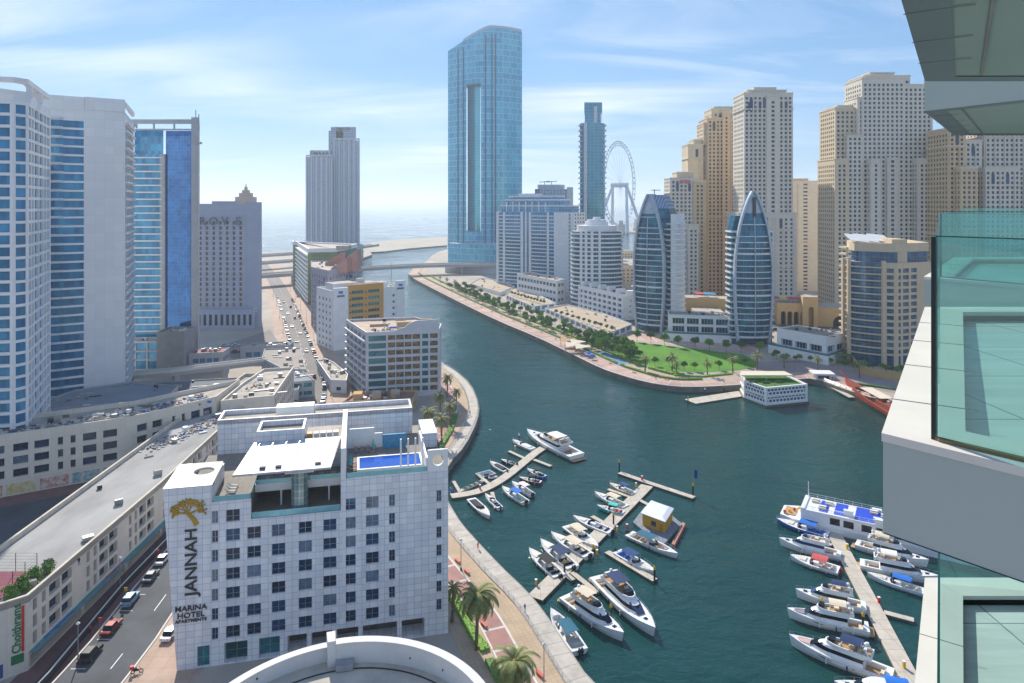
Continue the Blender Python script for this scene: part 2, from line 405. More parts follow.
mr = t.nodes.new('ShaderNodeMapRange'); mr.inputs[1].default_value = .4; mr.inputs[2].default_value = .62; mr.inputs[3].default_value = .03; mr.inputs[4].default_value = .17; t.links.new(no.outputs[0], mr.inputs[0]); t.links.new(mr.outputs[0], b.inputs['Roughness'])
mx = t.nodes.new('ShaderNodeMix'); mx.data_type = 'RGBA'; mx.inputs[6].default_value = (0.004, 0.038, 0.036, 1); mx.inputs[7].default_value = (0.008, 0.070, 0.064, 1); t.links.new(no.outputs[0], mx.inputs[0]); t.links.new(mx.outputs[2], b.inputs['Base Color'])
mb = MB(); mb.face([(-30000, -1500, 0), (30000, -1500, 0), (30000, 42000, 0), (-30000, 42000, 0)]); tag(mb.build('water', wm), kind='structure')
WSH = [(95, 0), (50, 60), (30, 88)] + [gp(*p) for p in [(592, 683), (564, 640.5), (544, 611), (528.5, 592), (502, 567), (480, 544), (462, 524), (452, 508), (446, 497), (443, 480), (450, 462), (465.4, 446), (478, 420.5), (480, 404.5), (472, 385), (456, 370.6), (444.5, 364), (428, 350), (412, 335), (400, 322), (388, 308), (372, 292), (361, 283), (352, 275), (346, 268), (352, 263), (366, 257), (372, 254.6), (371, 252.5), (350, 250.5), (300, 251), (262, 252), (200, 252), (0, 251)]]
ESH = [gp(*p) for p in [(446, 249.5), (434.5, 253), (427.5, 260.5), (406.5, 272), (413, 278), (420, 282), (459, 302), (498, 321), (537, 337), (576, 356), (600, 368), (620, 375), (647, 382.6), (674.7, 386.7), (702, 387), (743, 384.7), (790, 380), (815, 378), (846, 390), (892, 404)]] + [(185, 245), (215, 190), (225, 100), (225, -200)]
land = mat('ground_paving', S(168, 158, 146), 0.9, var=0.22, scale=0.03, detail=9)
sand = mat('sand', S(176, 166, 150), 0.95, var=0.15, scale=0.02)
quaym = mat('quay_stone', S(120, 116, 108), 0.9, var=0.3, scale=0.3, tile=(2.4, 0.8), line=S(90, 88, 84))
def landmass(name, poly, z1=G, m=land):
    a = sum(poly[i][0] * poly[(i + 1) % len(poly)][1] - poly[(i + 1) % len(poly)][0] * poly[i][1] for i in range(len(poly)))
    if a < 0: poly = list(reversed(poly))
    mb = MB(); mb.prism(poly, -1.5, z1, 1, 0, bottom=False); return tag(mb.build(name, [m, quaym]), kind='structure')
landmass('ground', smoothline(WSH[:20], 1)[:-1] + WSH[19:] + [(-2600, 1150), (-2600, -600), (95, -600)])
landmass('ground', smoothline(ESH[:20], 1)[:-1] + ESH[19:] + [(3500, -200), (3500, 1150), gp(640, 250), gp(500, 248)])
landmass('terrain', [gp(*p) for p in [(356, 246), (372, 242), (400, 239), (447, 236.6), (447, 245), (410, 248), (385, 251), (366, 252)]], 2.0, sand)
landmass('terrain', [gp(*p, 2.0) for p in [(560, 232.5), (700, 232.5), (760, 227), (560, 227)]], 2.0, sand)
hz = bpy.data.materials.new('air'); hz.use_nodes = True; t = hz.node_tree; t.nodes.clear()
o_ = t.nodes.new('ShaderNodeOutputMaterial'); pv = t.nodes.new('ShaderNodeVolumePrincipled')
pv.inputs['Color'].default_value = (0.80, 0.90, 1.0, 1); pv.inputs['Density'].default_value = 0.00014; pv.inputs['Anisotropy'].default_value = 0.35
t.links.new(pv.outputs[0], o_.inputs['Volume'])
mb = MB(); mb.box(-30200, -1700, -2.5, 30200, 42200, 330); tag(mb.build('haze', hz), kind='stuff')

# ------------------------------------------------------------ paving bands, roads, lawns
walkslab = mat('walkway_slab', S(192, 184, 172), 0.85, var=0.18, scale=0.4, tile=(3.2, 8), line=S(130, 125, 118), mortar=0.06)
tan = mat('tan_paving', S(190, 166, 138), 0.9, var=0.12, scale=0.3, tile=(0.9, 0.9), line=S(160, 140, 118), mortar=0.03)
pink = mat('pink_paving', S(172, 130, 120), 0.9, var=0.12, scale=0.4, tile=(6.5, 40), line=S(205, 200, 192), mortar=0.35)
pinkish = mat('rose_paving', S(196, 168, 150), 0.9, var=0.14, scale=0.12, tile=(7, 30), col2=S(178, 142, 128), line=S(205, 196, 186), mortar=0.25)
brown = mat('red_brown_paving', S(120, 86, 84), 0.9, var=0.15, scale=0.5)
kerbm = mat('kerb_stone', S(214, 210, 202), 0.8, var=0.08)
asph = mat('asphalt', S(74, 78, 84), 0.85, var=0.32, scale=0.12, detail=8)
asph2 = mat('sunlit_asphalt', S(128, 122, 118), 0.9, var=0.12, scale=0.06, detail=8)  # paler copy of the asphalt, sunlight on the road put into its colour
paint = mat('road_paint', S(232, 232, 226), 0.7, var=0.1)
grass = mat('lawn_grass', S(88, 148, 18), 0.95, var=0.3, scale=0.09, detail=12, noise_col=S(66, 116, 18))
hedgeg = mat('hedge_leaf', S(58, 92, 36), 0.95, var=0.5, scale=1.5, detail=6)
WN = smoothline(WSH[:20], 1)
WN = [p for p in WN if p[1] > 40][:-1]
band('promenade', WN, 0.3, 4.2, G + .004, walkslab)
band('promenade', WN, 4.35, 8.6, G + .004, tan)
band('kerb', WN, 8.6, 9.0, G + .008, kerbm)
band('path', WN, 9.0, 13.0, G + .006, pink)
band('kerb', WN, 13.0, 13.3, G + .009, kerbm)
band('path', WN, 13.3, 19, G + .003, tan)
EN = smoothline(ESH[2:20], 1)
band('kerb', EN, 0.05, 0.7, G + .1, kerbm)
band('promenade', EN, 0.75, 10, G + .004, pinkish)
band('path', EN, 13, 18, G + .004, tan)
ST = [(-69, 40), (-69, 120), (-70.8, 136), (-73, 165), (-76, 220), (-80.5, 279), (-102, 340), (-137, 433), (-188, 567), (-248, 714), (-330, 900)]
STs = smoothline(ST, 2)
near = [p for p in STs if p[1] < 285]; far_ = [p for p in STs if p[1] > 240]
band('pavement', near, 4.5, 15, G + .004, brown); band('pavement', far_, 4.5, 13, G + .003, mat('street_paving', S(186, 160, 142), 0.9, var=0.15, scale=0.2, tile=(3, 3), line=S(150, 135, 125)))
band('pavement', STs, -16, -4.2, G + .004, mat('street_paving', S(186, 160, 142), 0.9, var=0.15, scale=0.2, tile=(3, 3), line=S(150, 135, 125)))
band('road', near, -3.6, 7.4, G + .012, asph)
band('road', far_, -6.6, 6.6, G + .016, asph2)
for q in (3.7,): 
    mb = MB(); s = 0; P_ = dense(near, 3)
    for i in range(0, len(P_) - 2, 2):
        if i % 4 == 0: strip(mb, P_[i:i + 2], -.05, .12, G + .02)
    tag(mb.build('lane_marking', paint), kind='structure')
mb = MB(); P_ = dense(far_, 4)
for i in range(0, len(P_) - 2, 3): strip(mb, P_[i:i + 2], -.08, .1, G + .022)
tag(mb.build('lane_marking', paint), kind='structure')
mb = MB(); P_ = dense(near, 5.6)
for i in range(len(P_) - 1):
    x, y, a = P_[i][0], P_[i][1], 0; mb.face([(x - 6.9, y - .07, G + .02), (x - 4.3, y - .07, G + .02), (x - 4.3, y + .07, G + .02), (x - 6.9, y + .07, G + .02)])
tag(mb.build('parking_marking', paint), kind='structure')
for d in (-3.9, 7.7):
    mb = MB(); a, b = (-0.15, 0.15); P_ = offline(near, d)
    for i in range(len(P_) - 1):
        p, q = P_[i], P_[i + 1]; mb.prism([(p[0] - .15, p[1]), (p[0] + .15, p[1]), (q[0] + .15, q[1]), (q[0] - .15, q[1])], G, G + .14)
    tag(mb.build('kerb', kerbm), kind='structure')
sheet('road', [(-150, 100), (-101, 128), (-104, 165), (-108, 203), (-160, 182)], G + .01, asph)      # yard behind the street wing
sheet('pavement', [(-150, 172), (-112, 195), (-110, 200), (-155, 184)], G + .016, brown)
lawn = [gp(*p) for p in [(610, 346), (628, 341), (634, 342), (681.5, 347.5), (743, 354.6), (757, 361), (758, 367), (736, 370.5), (702, 372.6), (674.7, 371.6), (655, 368), (632, 361), (615, 354)]]
tag(sheet('lawn', lawn, G + .05, grass), kind='stuff')
sheet('path', [gp(*p) for p in [(560, 328), (632, 334), (700, 338), (760, 345), (760, 352), (700, 347), (634, 340), (600, 345), (560, 336)]], G + .006, pinkish)
sheet('path', [gp(*p) for p in [(755, 362), (800, 360), (860, 372), (905, 385), (905, 396), (850, 384), (800, 372), (757, 374)]], G + .007, mat('grey_rose_paving', S(150, 136, 134), .9, var=.12, scale=.2))
sheet('plaza', [gp(*p) for p in [(596, 352), (612, 350), (632, 362), (618, 366)]], G + .02, mat('blue_court', S(92, 130, 160), .8))
sheet('road', [gp(*p) for p in [(600, 320), (700, 318), (850, 322), (930, 330), (930, 338), (850, 330), (700, 325), (600, 327)]], G + .012, asph)
sheet('road', [gp(*p) for p in [(590, 300), (632, 300), (632, 318), (600, 318)]], G + .012, asph2)
# ------------------------------------------------------------ bridges and raised roads
bridgem = mat('bridge_concrete', S(176, 172, 168), 0.85, var=0.1, scale=0.05)
def viaduct(name, label, pts, z0, wd, piers, th=2.2):
    r = thing(name, label, 'bridge', (pts[0][0], pts[0][1], G))
    mb = MB(); a, b_ = offline(pts, -wd / 2), offline(pts, wd / 2)
    for i in range(len(pts) - 1):
        q = [a[i], a[i + 1], b_[i + 1], b_[i]]; mb.prism(q, z0 - th, z0, 0, 1)
    mb.build('deck', [bridgem, asph2], r)
    for d in (-wd / 2, wd / 2 - .4):
        mb = MB(); A, B = offline(pts, d), offline(pts, d + .4)
        for i in range(len(pts) - 1): mb.prism([A[i], A[i + 1], B[i + 1], B[i]], z0 + .002, z0 + 1.1)
        mb.build('parapet', kerbm, r)
    for s in piers:
        x, y, an = along(pts, s); mb = MB(); c, n = math.cos(an), math.sin(an)
        for k in (-.3, .3):
            cx, cy = x - n * wd * k, y + c * wd * k; mb.prism([(cx + 1.4 * math.cos(q * .785), cy + 1.4 * math.sin(q * .785)) for q in range(8)], -2, z0 - th)
        mb.prism([(x - n * wd * .42 - c * 1.2, y + c * wd * .42 - n * 1.2), (x + n * wd * .42 - c * 1.2, y - c * wd * .42 - n * 1.2), (x + n * wd * .42 + c * 1.2, y - c * wd * .42 + n * 1.2), (x - n * wd * .42 + c * 1.2, y + c * wd * .42 + n * 1.2)], z0 - th - 1.2, z0 - th - .01)
        mb.build('pier', bridgem, r)
    return r
bl = smoothline([(-330, 600), (-245, 655), (-180, 718), (-110, 765), (-60, 780), (0, 778), (60, 760), (150, 735)])
viaduct('road_bridge', 'grey concrete road bridge crossing the canal mouth before the tall glass gate tower', bl, 13.5, 16, [40, 90, 140, 205, 330, 400, 450], 2.6)
viaduct('raised_road', 'upper curved concrete flyover between the grey hotel block and the sea', smoothline([(-420, 760), (-330, 810), (-270, 880), (-230, 960), (-210, 1050)]), 19, 13, [30, 80, 130, 190, 250])
viaduct('raised_road', 'middle curved flyover deck just behind the low road bridge, left of the twin towers', smoothline([(-420, 690), (-320, 740), (-270, 800), (-220, 870)]), 15, 11, [30, 80, 130])
# ------------------------------------------------------------ the white hotel with the gold tree
HA = math.atan2(10.4, 45.9); HF = (-57.6, 117.5, HA)
tile_w = mat('white_facade_tile', S(236, 236, 236), 0.45, var=0.09, scale=0.5, stretch=(1, 1, .12), tile=(1.35, 1.13), line=S(168, 172, 178), col2=S(216, 218, 224), mortar=0.035)
deckm = mat('terrace_deck', S(140, 132, 122), 0.85, var=0.15, tile=(1.2, 1.2), line=S(112, 106, 98))
hotel = thing('hotel', 'white tiled hotel block with a gold tree emblem and a rooftop pool', 'hotel', (HF[0], HF[1], G), rz=0)
mb = MB(HF); panes = []; pg = []
rw = [(7.05 + 3.38 * i - .05, 9.1 + 3.38 * i) for i in range(7)]
cc = [(6.07, 1.05), (9.0, 2.3), (12.5, 2.3), (16.6, 2.3), (21.15, 2.3), (25.4, 2.3), (28.8, 2.3), (32.9, 2.3), (36.45, 1.1), (45.1, .95)]
cl_ = [(c - w_ / 2, c + w_ / 2) for c, w_ in cc]
mb.box(11.2, .001, 27.4, 12, .3, 31)
facade(mb, panes, (0, 0), (11.2, 0), 6.6, 31, cl_[:2], rw, .28)
facade(mb, panes, (11.2, 0), (27.3, 0), 6.6, 27.4, [(c[0] - 11.2, c[1] - 11.2) for c in cl_[2:6]], rw[:6], .28, u0=11.2)
facade(mb, panes, (27.3, 0), (46.8, 0), 6.6, 33.1, [(c[0] - 27.3, c[1] - 27.3) for c in cl_[6:]], rw, .28, u0=27.3)
facade(mb, pg, (0, 0), (7, 0), G, 6.6, [(3.2, 5.2)], [(2.7, 6.2)], .3)
facade(mb, pg, (7, 0), (17.6, 0), G, 6.6, [(.6, 4.4), (6.3, 9.8)], [(2.7, 6.2)], 1.2, u0=7)
facade(mb, panes[:0], (17.6, 0), (43, 0), G, 6.6, [(.5, 3.8), (4.6, 8.2), (9, 12.8), (13.6, 19.8), (20.6, 24.8)], [(2.6, 6.0)], 4.0, u0=17.6)
facade(mb, panes, (43, 0), (46.8, 0), G, 6.6, [], [], .3, u0=43)
# sides and back
facade(mb, panes, (46.8, 0), (46.8, 24), G, 33.1, cols_by(24, 5, 2.2), rw, .28)
facade(mb, None, (0, 24), (0, 0), G, 31, [], [], .3)
facade(mb, None, (46.8, 24), (0, 24), G, 31, [], [], .3)
mb.build('wall', tile_w, hotel)
mb = MB(HF); mb.face([(17.7, 4.1, 2.55), (43, 4.1, 2.55), (43, 4.1, 6.6), (17.7, 4.1, 6.6)]); mb.build('lobby_wall', mat('lobby_wall', S(88, 84, 86), .6, var=.3, scale=.5), hotel)
put_windows(hotel, panes, win, frame=steel, fr=HF)
put_windows(hotel, pg, win_t, name='shop_window', frame=steel, fr=HF)
# sign block with a round hole in its roof slab
mb = MB(HF)
mb.prism([(0, .002), (5.6, .002), (5.6, .3), (0, .3)], 31, 34); mb.prism([(0, .3), (.3, .3), (.3, 11.3), (0, 11.3)], 31, 33.6); mb.prism([(5.3, .3), (5.6, .3), (5.6, 11.3), (5.3, 11.3)], 31, 33.6)
mb.face([(0, 0, 6.6), (0, 0, 34), (-2.3, 0, 34), (-.35, 0, 6.6)][::-1], 0, [(-2.3, 34), (0, 34), (0, 6.6), (-.35, 6.6)][::-1]) if 0 else None
for q, uv in (([(-.05, 0, G), (0, 0, G), (0, 0, 34), (-2.3, 0, 34)], [(-.05, G), (0, G), (0, 34), (-2.3, 34)]), ([(-.05, 11.3, G), (-.05, 0, G), (-2.3, 0, 34), (-2.3, 11.3, 34)], None), ([(0, 11.3, G), (-.05, 11.3, G), (-2.3, 11.3, 34), (0, 11.3, 34)], None), ([(-2.3, 0, 34), (0, 0, 34), (0, 11.3, 34), (-2.3, 11.3, 34)], None)): mb.face(q, 0, uv)
mb.build('sign_wall', tile_w, hotel)
mb = MB(HF); n = 24; cx, cy, r_ = 2.9, 7.0, 1.75
circ = [(cx + r_ * math.cos(6.2832 * k / n), cy + r_ * math.sin(6.2832 * k / n)) for k in range(n)]
def sqp(a):
    c, s = math.cos(a), math.sin(a); k = min(((5.6 - cx) if c > 0 else (cx)) / max(abs(c), 1e-6), ((11.3 - cy) if s > 0 else (cy - .3)) / max(abs(s), 1e-6)); return (cx + c * k, cy + s * k)
sq = [sqp(6.2832 * k / n) for k in range(n)]
mb.ring(sq, circ, 33.6, 34.0)
for c_ in ((0, .3), (5.6, .3), (5.6, 11.3), (0, 11.3)):   # corners of the slab
    ks = sorted(range(n), key=lambda k: math.hypot(sq[k][0] - c_[0], sq[k][1] - c_[1]))[:2]
    a, b = sq[ks[0]], sq[ks[1]]
    for zz_ in (34.0, 33.6): mb.face([(*a, zz_), (*b, zz_), (*c_, zz_)])
mb.build('roof_slab', mat('weathered_roof', S(222, 212, 196), .8, scale=.35, noise_col=S(236, 230, 220), stretch=(1, .3, 1)), hotel)
mb = MB(HF); mb.face([(0.3, .3, 30.9), (12, .3, 30.9), (12, 24, 30.9), (.3, 24, 30.9)]); mb.face([(12, .3, 30.9), (12, 12, 30.9), (12, 12, 27.4), (12, .3, 27.4)])
mb.face([(12, 0.3, 27.35), (27.3, .3, 27.35), (27.3, 12, 27.35), (12, 12, 27.35)])
mb.face([(12, 5, 31.2), (27.3, 5, 31.2), (27.3, 24, 31.2), (12, 24, 31.2)]); mb.build('terrace', deckm, hotel)
mb = MB(HF); mb.box(12.02, 4.6, 30.2, 27.28, 5.2, 31.6); mb.box(16.4, 4.8, 27.4, 16.7, 5.1, 30.2); mb.box(24.9, 4.8, 27.4, 25.2, 5.1, 30.2)
mb.box(12.02, 12, 27.4, 27.28, 12.3, 31.1); mb.build('terrace_beam', white, hotel)
mb = MB(HF); mb.box(12.1, .1, 27.4, 27.2, .16, 28.5); mb.box(5.7, .1, 31, 11.9, .16, 31.9); mb.box(11.85, .2, 31, 11.91, 12, 31.9); mb.box(12.1, 4.6, 31.6, 27.2, 4.66, 32.4)
mb.box(28.4, .1, 33.1, 42.9, .16, 34.0); mb.build('glass_railing', bal_glass, hotel)
def canopy():
    mb = MB(HF); A = [(9, -.6, 35.6), (25.6, -.9, 35.7), (27.2, 9.2, 37.8), (11.2, 9.2, 37.8)]
    mb.face(A); mb.face([(p[0], p[1], p[2] - .35) for p in reversed(A)])
    for i in range(4):
        a, b = A[i], A[(i + 1) % 4]; mb.face([(a[0], a[1], a[2] - .35), (b[0], b[1], b[2] - .35), b, a])
    o = mb.build('canopy', mat('canopy_sheet', S(186, 188, 190), .5, var=.3, scale=.6, tile=(1.6, 2.2), line=S(180, 180, 182), mortar=.03), hotel)
    mb = MB(HF)
    for k in range(7): u = 11.5 + k * 2.4; mb.beam((u, 3.2, 36.9), (u + 1.0, 8.8, 37.9), .05, .06)
    b = mb.build('canopy_rib', steel, hotel); b.parent = o
    mb = MB(HF)
    for u in (13.3, 16, 22.8): mb.box(u, .3, 35.95, u + 1.0, 1.1, 36.12)
    b = mb.build('skylight', dark, hotel); b.parent = o
canopy()
mb = MB(HF); mb.box(17.6, .4, 34.6, 22.6, 4.2, 34.8); mb.build('lift_roof', white, hotel)
mb = MB(HF); mb.prism([(20 + 1.5 * math.cos(k * .524), 2.2 + 1.5 * math.sin(k * .524)) for k in range(12)], 27.4, 34.6); mb.build('glass_lift_shaft', mat('lift_glass', S(120, 150, 150), .1, .3, tile=(.78, 1.2), line=S(190, 195, 195), mortar=.06), hotel)
mb = MB(HF); mb.box(27.3, .01, 31, 28.2, 23.98, 38.6); mb.box(27.301, .003, 6.6, 28.19, .012, 31); mb.build('fin_wall', white, hotel)
mb = MB(HF); facade(mb, None, (2, 24), (42, 24), 31, 38.0, [], []); facade(mb, None, (42, 24), (42, 31), G, 38.0, [], []); facade(mb, None, (42, 31), (2, 31), G, 38.0, [], []); facade(mb, None, (2, 31), (2, 24), G, 38.0, [], [])
mb.ring([(2, 24), (42, 24), (42, 31), (2, 31)], [(2.4, 24.4), (41.6, 24.4), (41.6, 30.6), (2.4, 30.6)], 37.0, 38.02); mb.build('rear_wall', tile_w, hotel)
mb = MB(HF); mb.box(2.4, 24.4, 36.8, 41.6, 30.6, 37.1); mb.build('rear_roof', roofm, hotel)
mb = MB(HF); mb.box(13.2, 27, 37.1, 21, 30, 39.0); mb.build('roof_box', white, hotel)
mb = MB(HF); mb.ring([(11.5, 10.4), (20.2, 10.4), (20.2, 17), (11.5, 17)], [(11.9, 10.8), (19.8, 10.8), (19.8, 16.6), (11.9, 16.6)], 37.4, 39.4); mb.box(11.6, 10.5, 31.3, 20.1, 16.9, 38.4, 0, 1); mb.build('roof_box', [tile_w, deckm], hotel)
mb = MB(HF); mb.box(20.25, 11, 31.3, 27.25, 20, 36.6, 0, 1); mb.build('roof_box', [tile_w, roofm], hotel)
for k in range(5):
    mb = MB(HF); mb.box(20.6 + k * 1.25, 12.2, 36.62, 21.6 + k * 1.25, 13.6, 37.7); tag(mb.build('air_conditioner', mat('cooler_white', S(208, 208, 204), .6) if k else mat('cooler_tan', S(176, 140, 96), .6), hotel))
# pool terrace
mb = MB(HF); mb.box(28.2, .3, 32.3, 46.6, 23.9, 32.45); mb.build('pool_deck', deckm, hotel)
mb = MB(HF); mb.ring([(30.2, 4), (42.6, 4), (42.6, 10.6), (30.2, 10.6)], [(30.6, 4.4), (42.2, 4.4), (42.2, 10.2), (30.6, 10.2)], 32.45, 32.95); mb.build('pool_rim', white, hotel)
mb = MB(HF); mb.box(30.6, 4.4, 32.5, 42.2, 10.2, 32.85); mb.build('pool_water', mat('pool_water', S(14, 84, 190), .04, var=.15, scale=1.5, bump=.05, tile=(.4, .4), line=S(20, 95, 200), mortar=.01), hotel)
mb = MB(HF); mb.box(35.4, 15.5, 32.46, 40, 16.1, 35.3); mb.build('mosaic_wall', mat('blue_mosaic', S(24, 104, 160), .3, scale=3, noise_col=S(70, 160, 190)), hotel)
mb = MB(HF); mb.box(28.25, 17.2, 32.46, 33.6, 17.6, 36.4); mb.box(33.6, 16.6, 32.46, 35.3, 17.0, 35.4); mb.box(42.7, .35, 32.46, 43.1, 16, 35.5); mb.box(29.5, 16.9, 32.9, 33, 17.15, 34.6); mb.build('pool_wall', white, hotel)
mb = MB(HF)                                               # right-hand wall with the round opening
zc, uc, rr = 35.05, 44.9, 1.05; n = 24
cir = [(uc + rr * math.cos(6.2832 * k / n), zc + rr * math.sin(6.2832 * k / n)) for k in range(n)]
def sq2(a):
    c, s = math.cos(a), math.sin(a); k = min(1.88 / max(abs(c), 1e-6), 1.93 / max(abs(s), 1e-6)); return (uc + c * k, zc + s * k)
s2 = [sq2(6.2832 * (k + .0) / n) for k in range(n)]
for v, rev in ((-0.001, 0), (.5, 1)):
    for k in range(n):
        j = (k + 1) % n; q = [(s2[k][0], v, s2[k][1]), (s2[j][0], v, s2[j][1]), (cir[j][0], v, cir[j][1]), (cir[k][0], v, cir[k][1])]
        mb.face(q if rev else q[::-1], 0, [(p[0], p[2]) for p in (q if rev else q[::-1])])
for k in range(n):
    j = (k + 1) % n; mb.face([(cir[k][0], 0, cir[k][1]), (cir[j][0], 0, cir[j][1]), (cir[j][0], .5, cir[j][1]), (cir[k][0], .5, cir[k][1])])
    mb.face([(s2[k][0], 0, s2[k][1]), (s2[k][0], .5, s2[k][1]), (s2[j][0], .5, s2[j][1]), (s2[j][0], 0, s2[j][1])])
for sx_, sz_ in ((-1, -1), (1, -1), (1, 1), (-1, 1)):
    c_ = (uc + 1.88 * sx_, zc + 1.93 * sz_); ks = sorted(range(n), key=lambda k: math.hypot(s2[k][0] - c_[0], s2[k][1] - c_[1]))[:2]
    for v in (-.001, .5): mb.face([(s2[ks[0]][0], v, s2[ks[0]][1]), (s2[ks[1]][0], v, s2[ks[1]][1]), (c_[0], v, c_[1])])
mb.build('round_opening_wall', white, hotel)
for k in range(4):
    mb = MB(HF); u = 38.0 + k * 1.35; mb.box(u, 1.2, 32.46, u + .28, 1.6, 39.0); mb.build('pergola_post', white, hotel)
mb = MB(HF); mb.box(43.3, 14.2, 32.5, 46.4, 23.5, 35.4, 0); mb.build('roof_box', tile_w, hotel)
# lettering
blk = mat('sign_black', S(34, 38, 46), .4); gold = mat('sign_gold', S(176, 138, 22), .45, var=.1)
def hp(u, v, z): c, s = math.cos(HA), math.sin(HA); return (HF[0] + u * c - v * s, HF[1] + u * s + v * c, z)
def htext(body, u, z, size, roll=0, sx=1.0, m=blk):
    p = hp(u, -.1, z); return text(body, size, m, hotel, wallmat4(p[0], p[1], p[2], HA, roll), .16, sx=sx)
htext('JANNAH', 2.3, 21.0, 2.75, R(90), 1.1)
htext('MARINA', 2.2, 13.05, 1.25, 0, 1.1); htext('HOTEL', 2.2, 11.85, 1.25, 0, 1.12); htext('APARTMENTS', 2.2, 10.9, .74, 0, 1.12)
EF = (*hp(-1.0, 0, 0)[:2], HA); mb = MB(EF); rt = random.Random(3)
def stroke(pts, w0, w1):
    for i in range(len(pts) - 1):
        a, b = Vector(pts[i]), Vector(pts[i + 1]); d = (b - a).normalized(); nn = Vector((-d.y, d.x)); k0 = w0 + (w1 - w0) * i / (len(pts) - 1); k1 = w0 + (w1 - w0) * (i + 1) / (len(pts) - 1)
        q = [a - nn * k0, b - nn * k1, b + nn * k1, a + nn * k0]; y0 = -.2 - rt.random() * .02
        mb.face([(p.x, y0, p.y) for p in q]); 
        for j in range(4): p, r2 = q[j], q[(j + 1) % 4]; mb.face([(p.x, y0, p.y), (p.x, -.01, p.y), (r2.x, -.01, r2.y), (r2.x, y0, r2.y)])
def branch(x, z, a, L, wd, d):
    x2, z2 = x + math.cos(a) * L, z + math.sin(a) * L; stroke([(x, z), (x2, z2)], wd, wd * .7)
    if d > 0:
        for da in (rt.uniform(.25, .6), -rt.uniform(.25, .6)): branch(x2, z2, a + da, L * rt.uniform(.62, .85), wd * .62, d - 1)
        if d < 3 and rt.random() < .8: branch(x2, z2, a + rt.uniform(-.2, .2), L * .7, wd * .6, d - 1)
stroke([(4.15, 27.35), (3.7, 28.3), (3.0, 29.1), (2.6, 29.6)], .42, .22)
for a_, L_ in ((2.95, 1.1), (2.3, .9), (1.7, .9), (1.1, .9), (.35, 1.2)): branch(2.7 if a_ > 1 else 3.1, 29.45, a_, L_, .14, 3)
for k in range(230):
    a = rt.uniform(-.15, 3.3); r = rt.uniform(.45, 1) ** .6; x = 2.8 + 2.5 * r * math.cos(a); z = 29.7 + 2.25 * r * math.sin(a); da = rt.uniform(0, 3.14); L_ = rt.uniform(.09, .2)
    stroke([(x - math.cos(da) * L_, z - math.sin(da) * L_), (x + math.cos(da) * L_, z + math.sin(da) * L_)], .075, .05)
mb.build('tree_emblem', gold, hotel)
# furniture on the hotel terraces
lm = mat('lounger_fabric', S(150, 122, 116), .8); lm2 = mat('lounger_grey', S(170, 170, 172), .8)
def lounger(label, m, p, rz, group):
    r = thing('sun_lounger', label, 'sun lounger', p, group, rz)
    mb = LB(); mb.box(-.3, -.9, .28, .3, .3, .4); mb.build('seat', m, r)
    mb = LB(); mb.face([(-.3, .3, .4), (.3, .3, .4), (.3, .95, .85), (-.3, .95, .85)]); mb.face([(-.3, .3, .3), (-.3, .95, .75), (.3, .95, .75), (.3, .3, .3)]); mb.face([(-.3, .95, .75), (-.3, .95, .85), (.3, .95, .85), (.3, .95, .75)]); mb.build('backrest', m, r)
    for sx_, sy in ((-.25, -.8), (.25, -.8), (-.25, .25), (.25, .25)): mb = LB(); mb.box(sx_ - .03, sy - .03, 0, sx_ + .03, sy + .03, .28); mb.build('leg', steel, r)
for k in range(4): lounger('pink sun lounger by the hotel pool wall, %s from the left' % nth(k), lm, hp(29.9 + k * 1.25, 14.8, 32.46), HA, 'loungers behind the rooftop pool')
for k in range(3): lounger('pink sun lounger left of the hotel pool, %s from the front' % nth(k), lm, hp(29.2, 5.2 + k * 1.6, 32.46), HA + 1.45, 'loungers beside the rooftop pool')
for k in range(3): lounger('grey sun lounger on the left hotel terrace, %s from the front' % nth(k), lm2, hp(8.0, 3.6 + k * 1.3, 30.92), HA + 1.3, 'loungers on the hotel terrace')
def parasol(label, m, p):
    r = thing('closed_parasol', label, 'parasol', p); mb = LB(); mb.tube([(0, 0, 0), (0, 0, 2.6)], .04); mb.build('pole', steel, r)
    mb = LB(); mb.tube([(0, 0, .9), (0, 0, 1.5), (0, 0, 2.7)], [.32, .24, .04], 8); mb.build('folded_canopy', m, r); mb = LB(); mb.box(-.3, -.3, 0, .3, .3, .1); mb.build('base', concrete, r)
tq = mat('turquoise_cloth', S(50, 170, 168), .8)
parasol('closed turquoise parasol at the left front of the rooftop pool', tq, hp(29.0, 6.0, 32.46)); parasol('closed turquoise parasol between the loungers near the pool wall', tq, hp(33.4, 14.2, 32.46))
def cafe_table(label, p):
    r = thing('terrace_table', label, 'table', p, 'tables under the hotel canopy'); mb = LB(); mb.prism([(.55 * math.cos(k * .785), .55 * math.sin(k * .785)) for k in range(8)], .7, .76); mb.build('table_top', mat('grey_plastic', S(150, 152, 156), .5), r); mb = LB(); mb.tube([(0, 0, 0), (0, 0, .7)], .05); mb.build('leg', steel, r)
def chair(label, p, rz):
    r = thing('terrace_chair', label, 'chair', p, 'chairs under the hotel canopy', rz); m = mat('grey_plastic', S(150, 152, 156), .5)
    mb = LB(); mb.box(-.25, -.25, .42, .25, .25, .48); mb.build('seat', m, r); mb = LB(); mb.box(-.25, .22, .48, .25, .28, .95); mb.build('backrest', m, r)
    for a, b in ((-.22, -.22), (.2, -.22), (-.22, .2), (.2, .2)): mb = LB(); mb.box(a, b, 0, a + .03, b + .03, .42); mb.build('leg', steel, r)
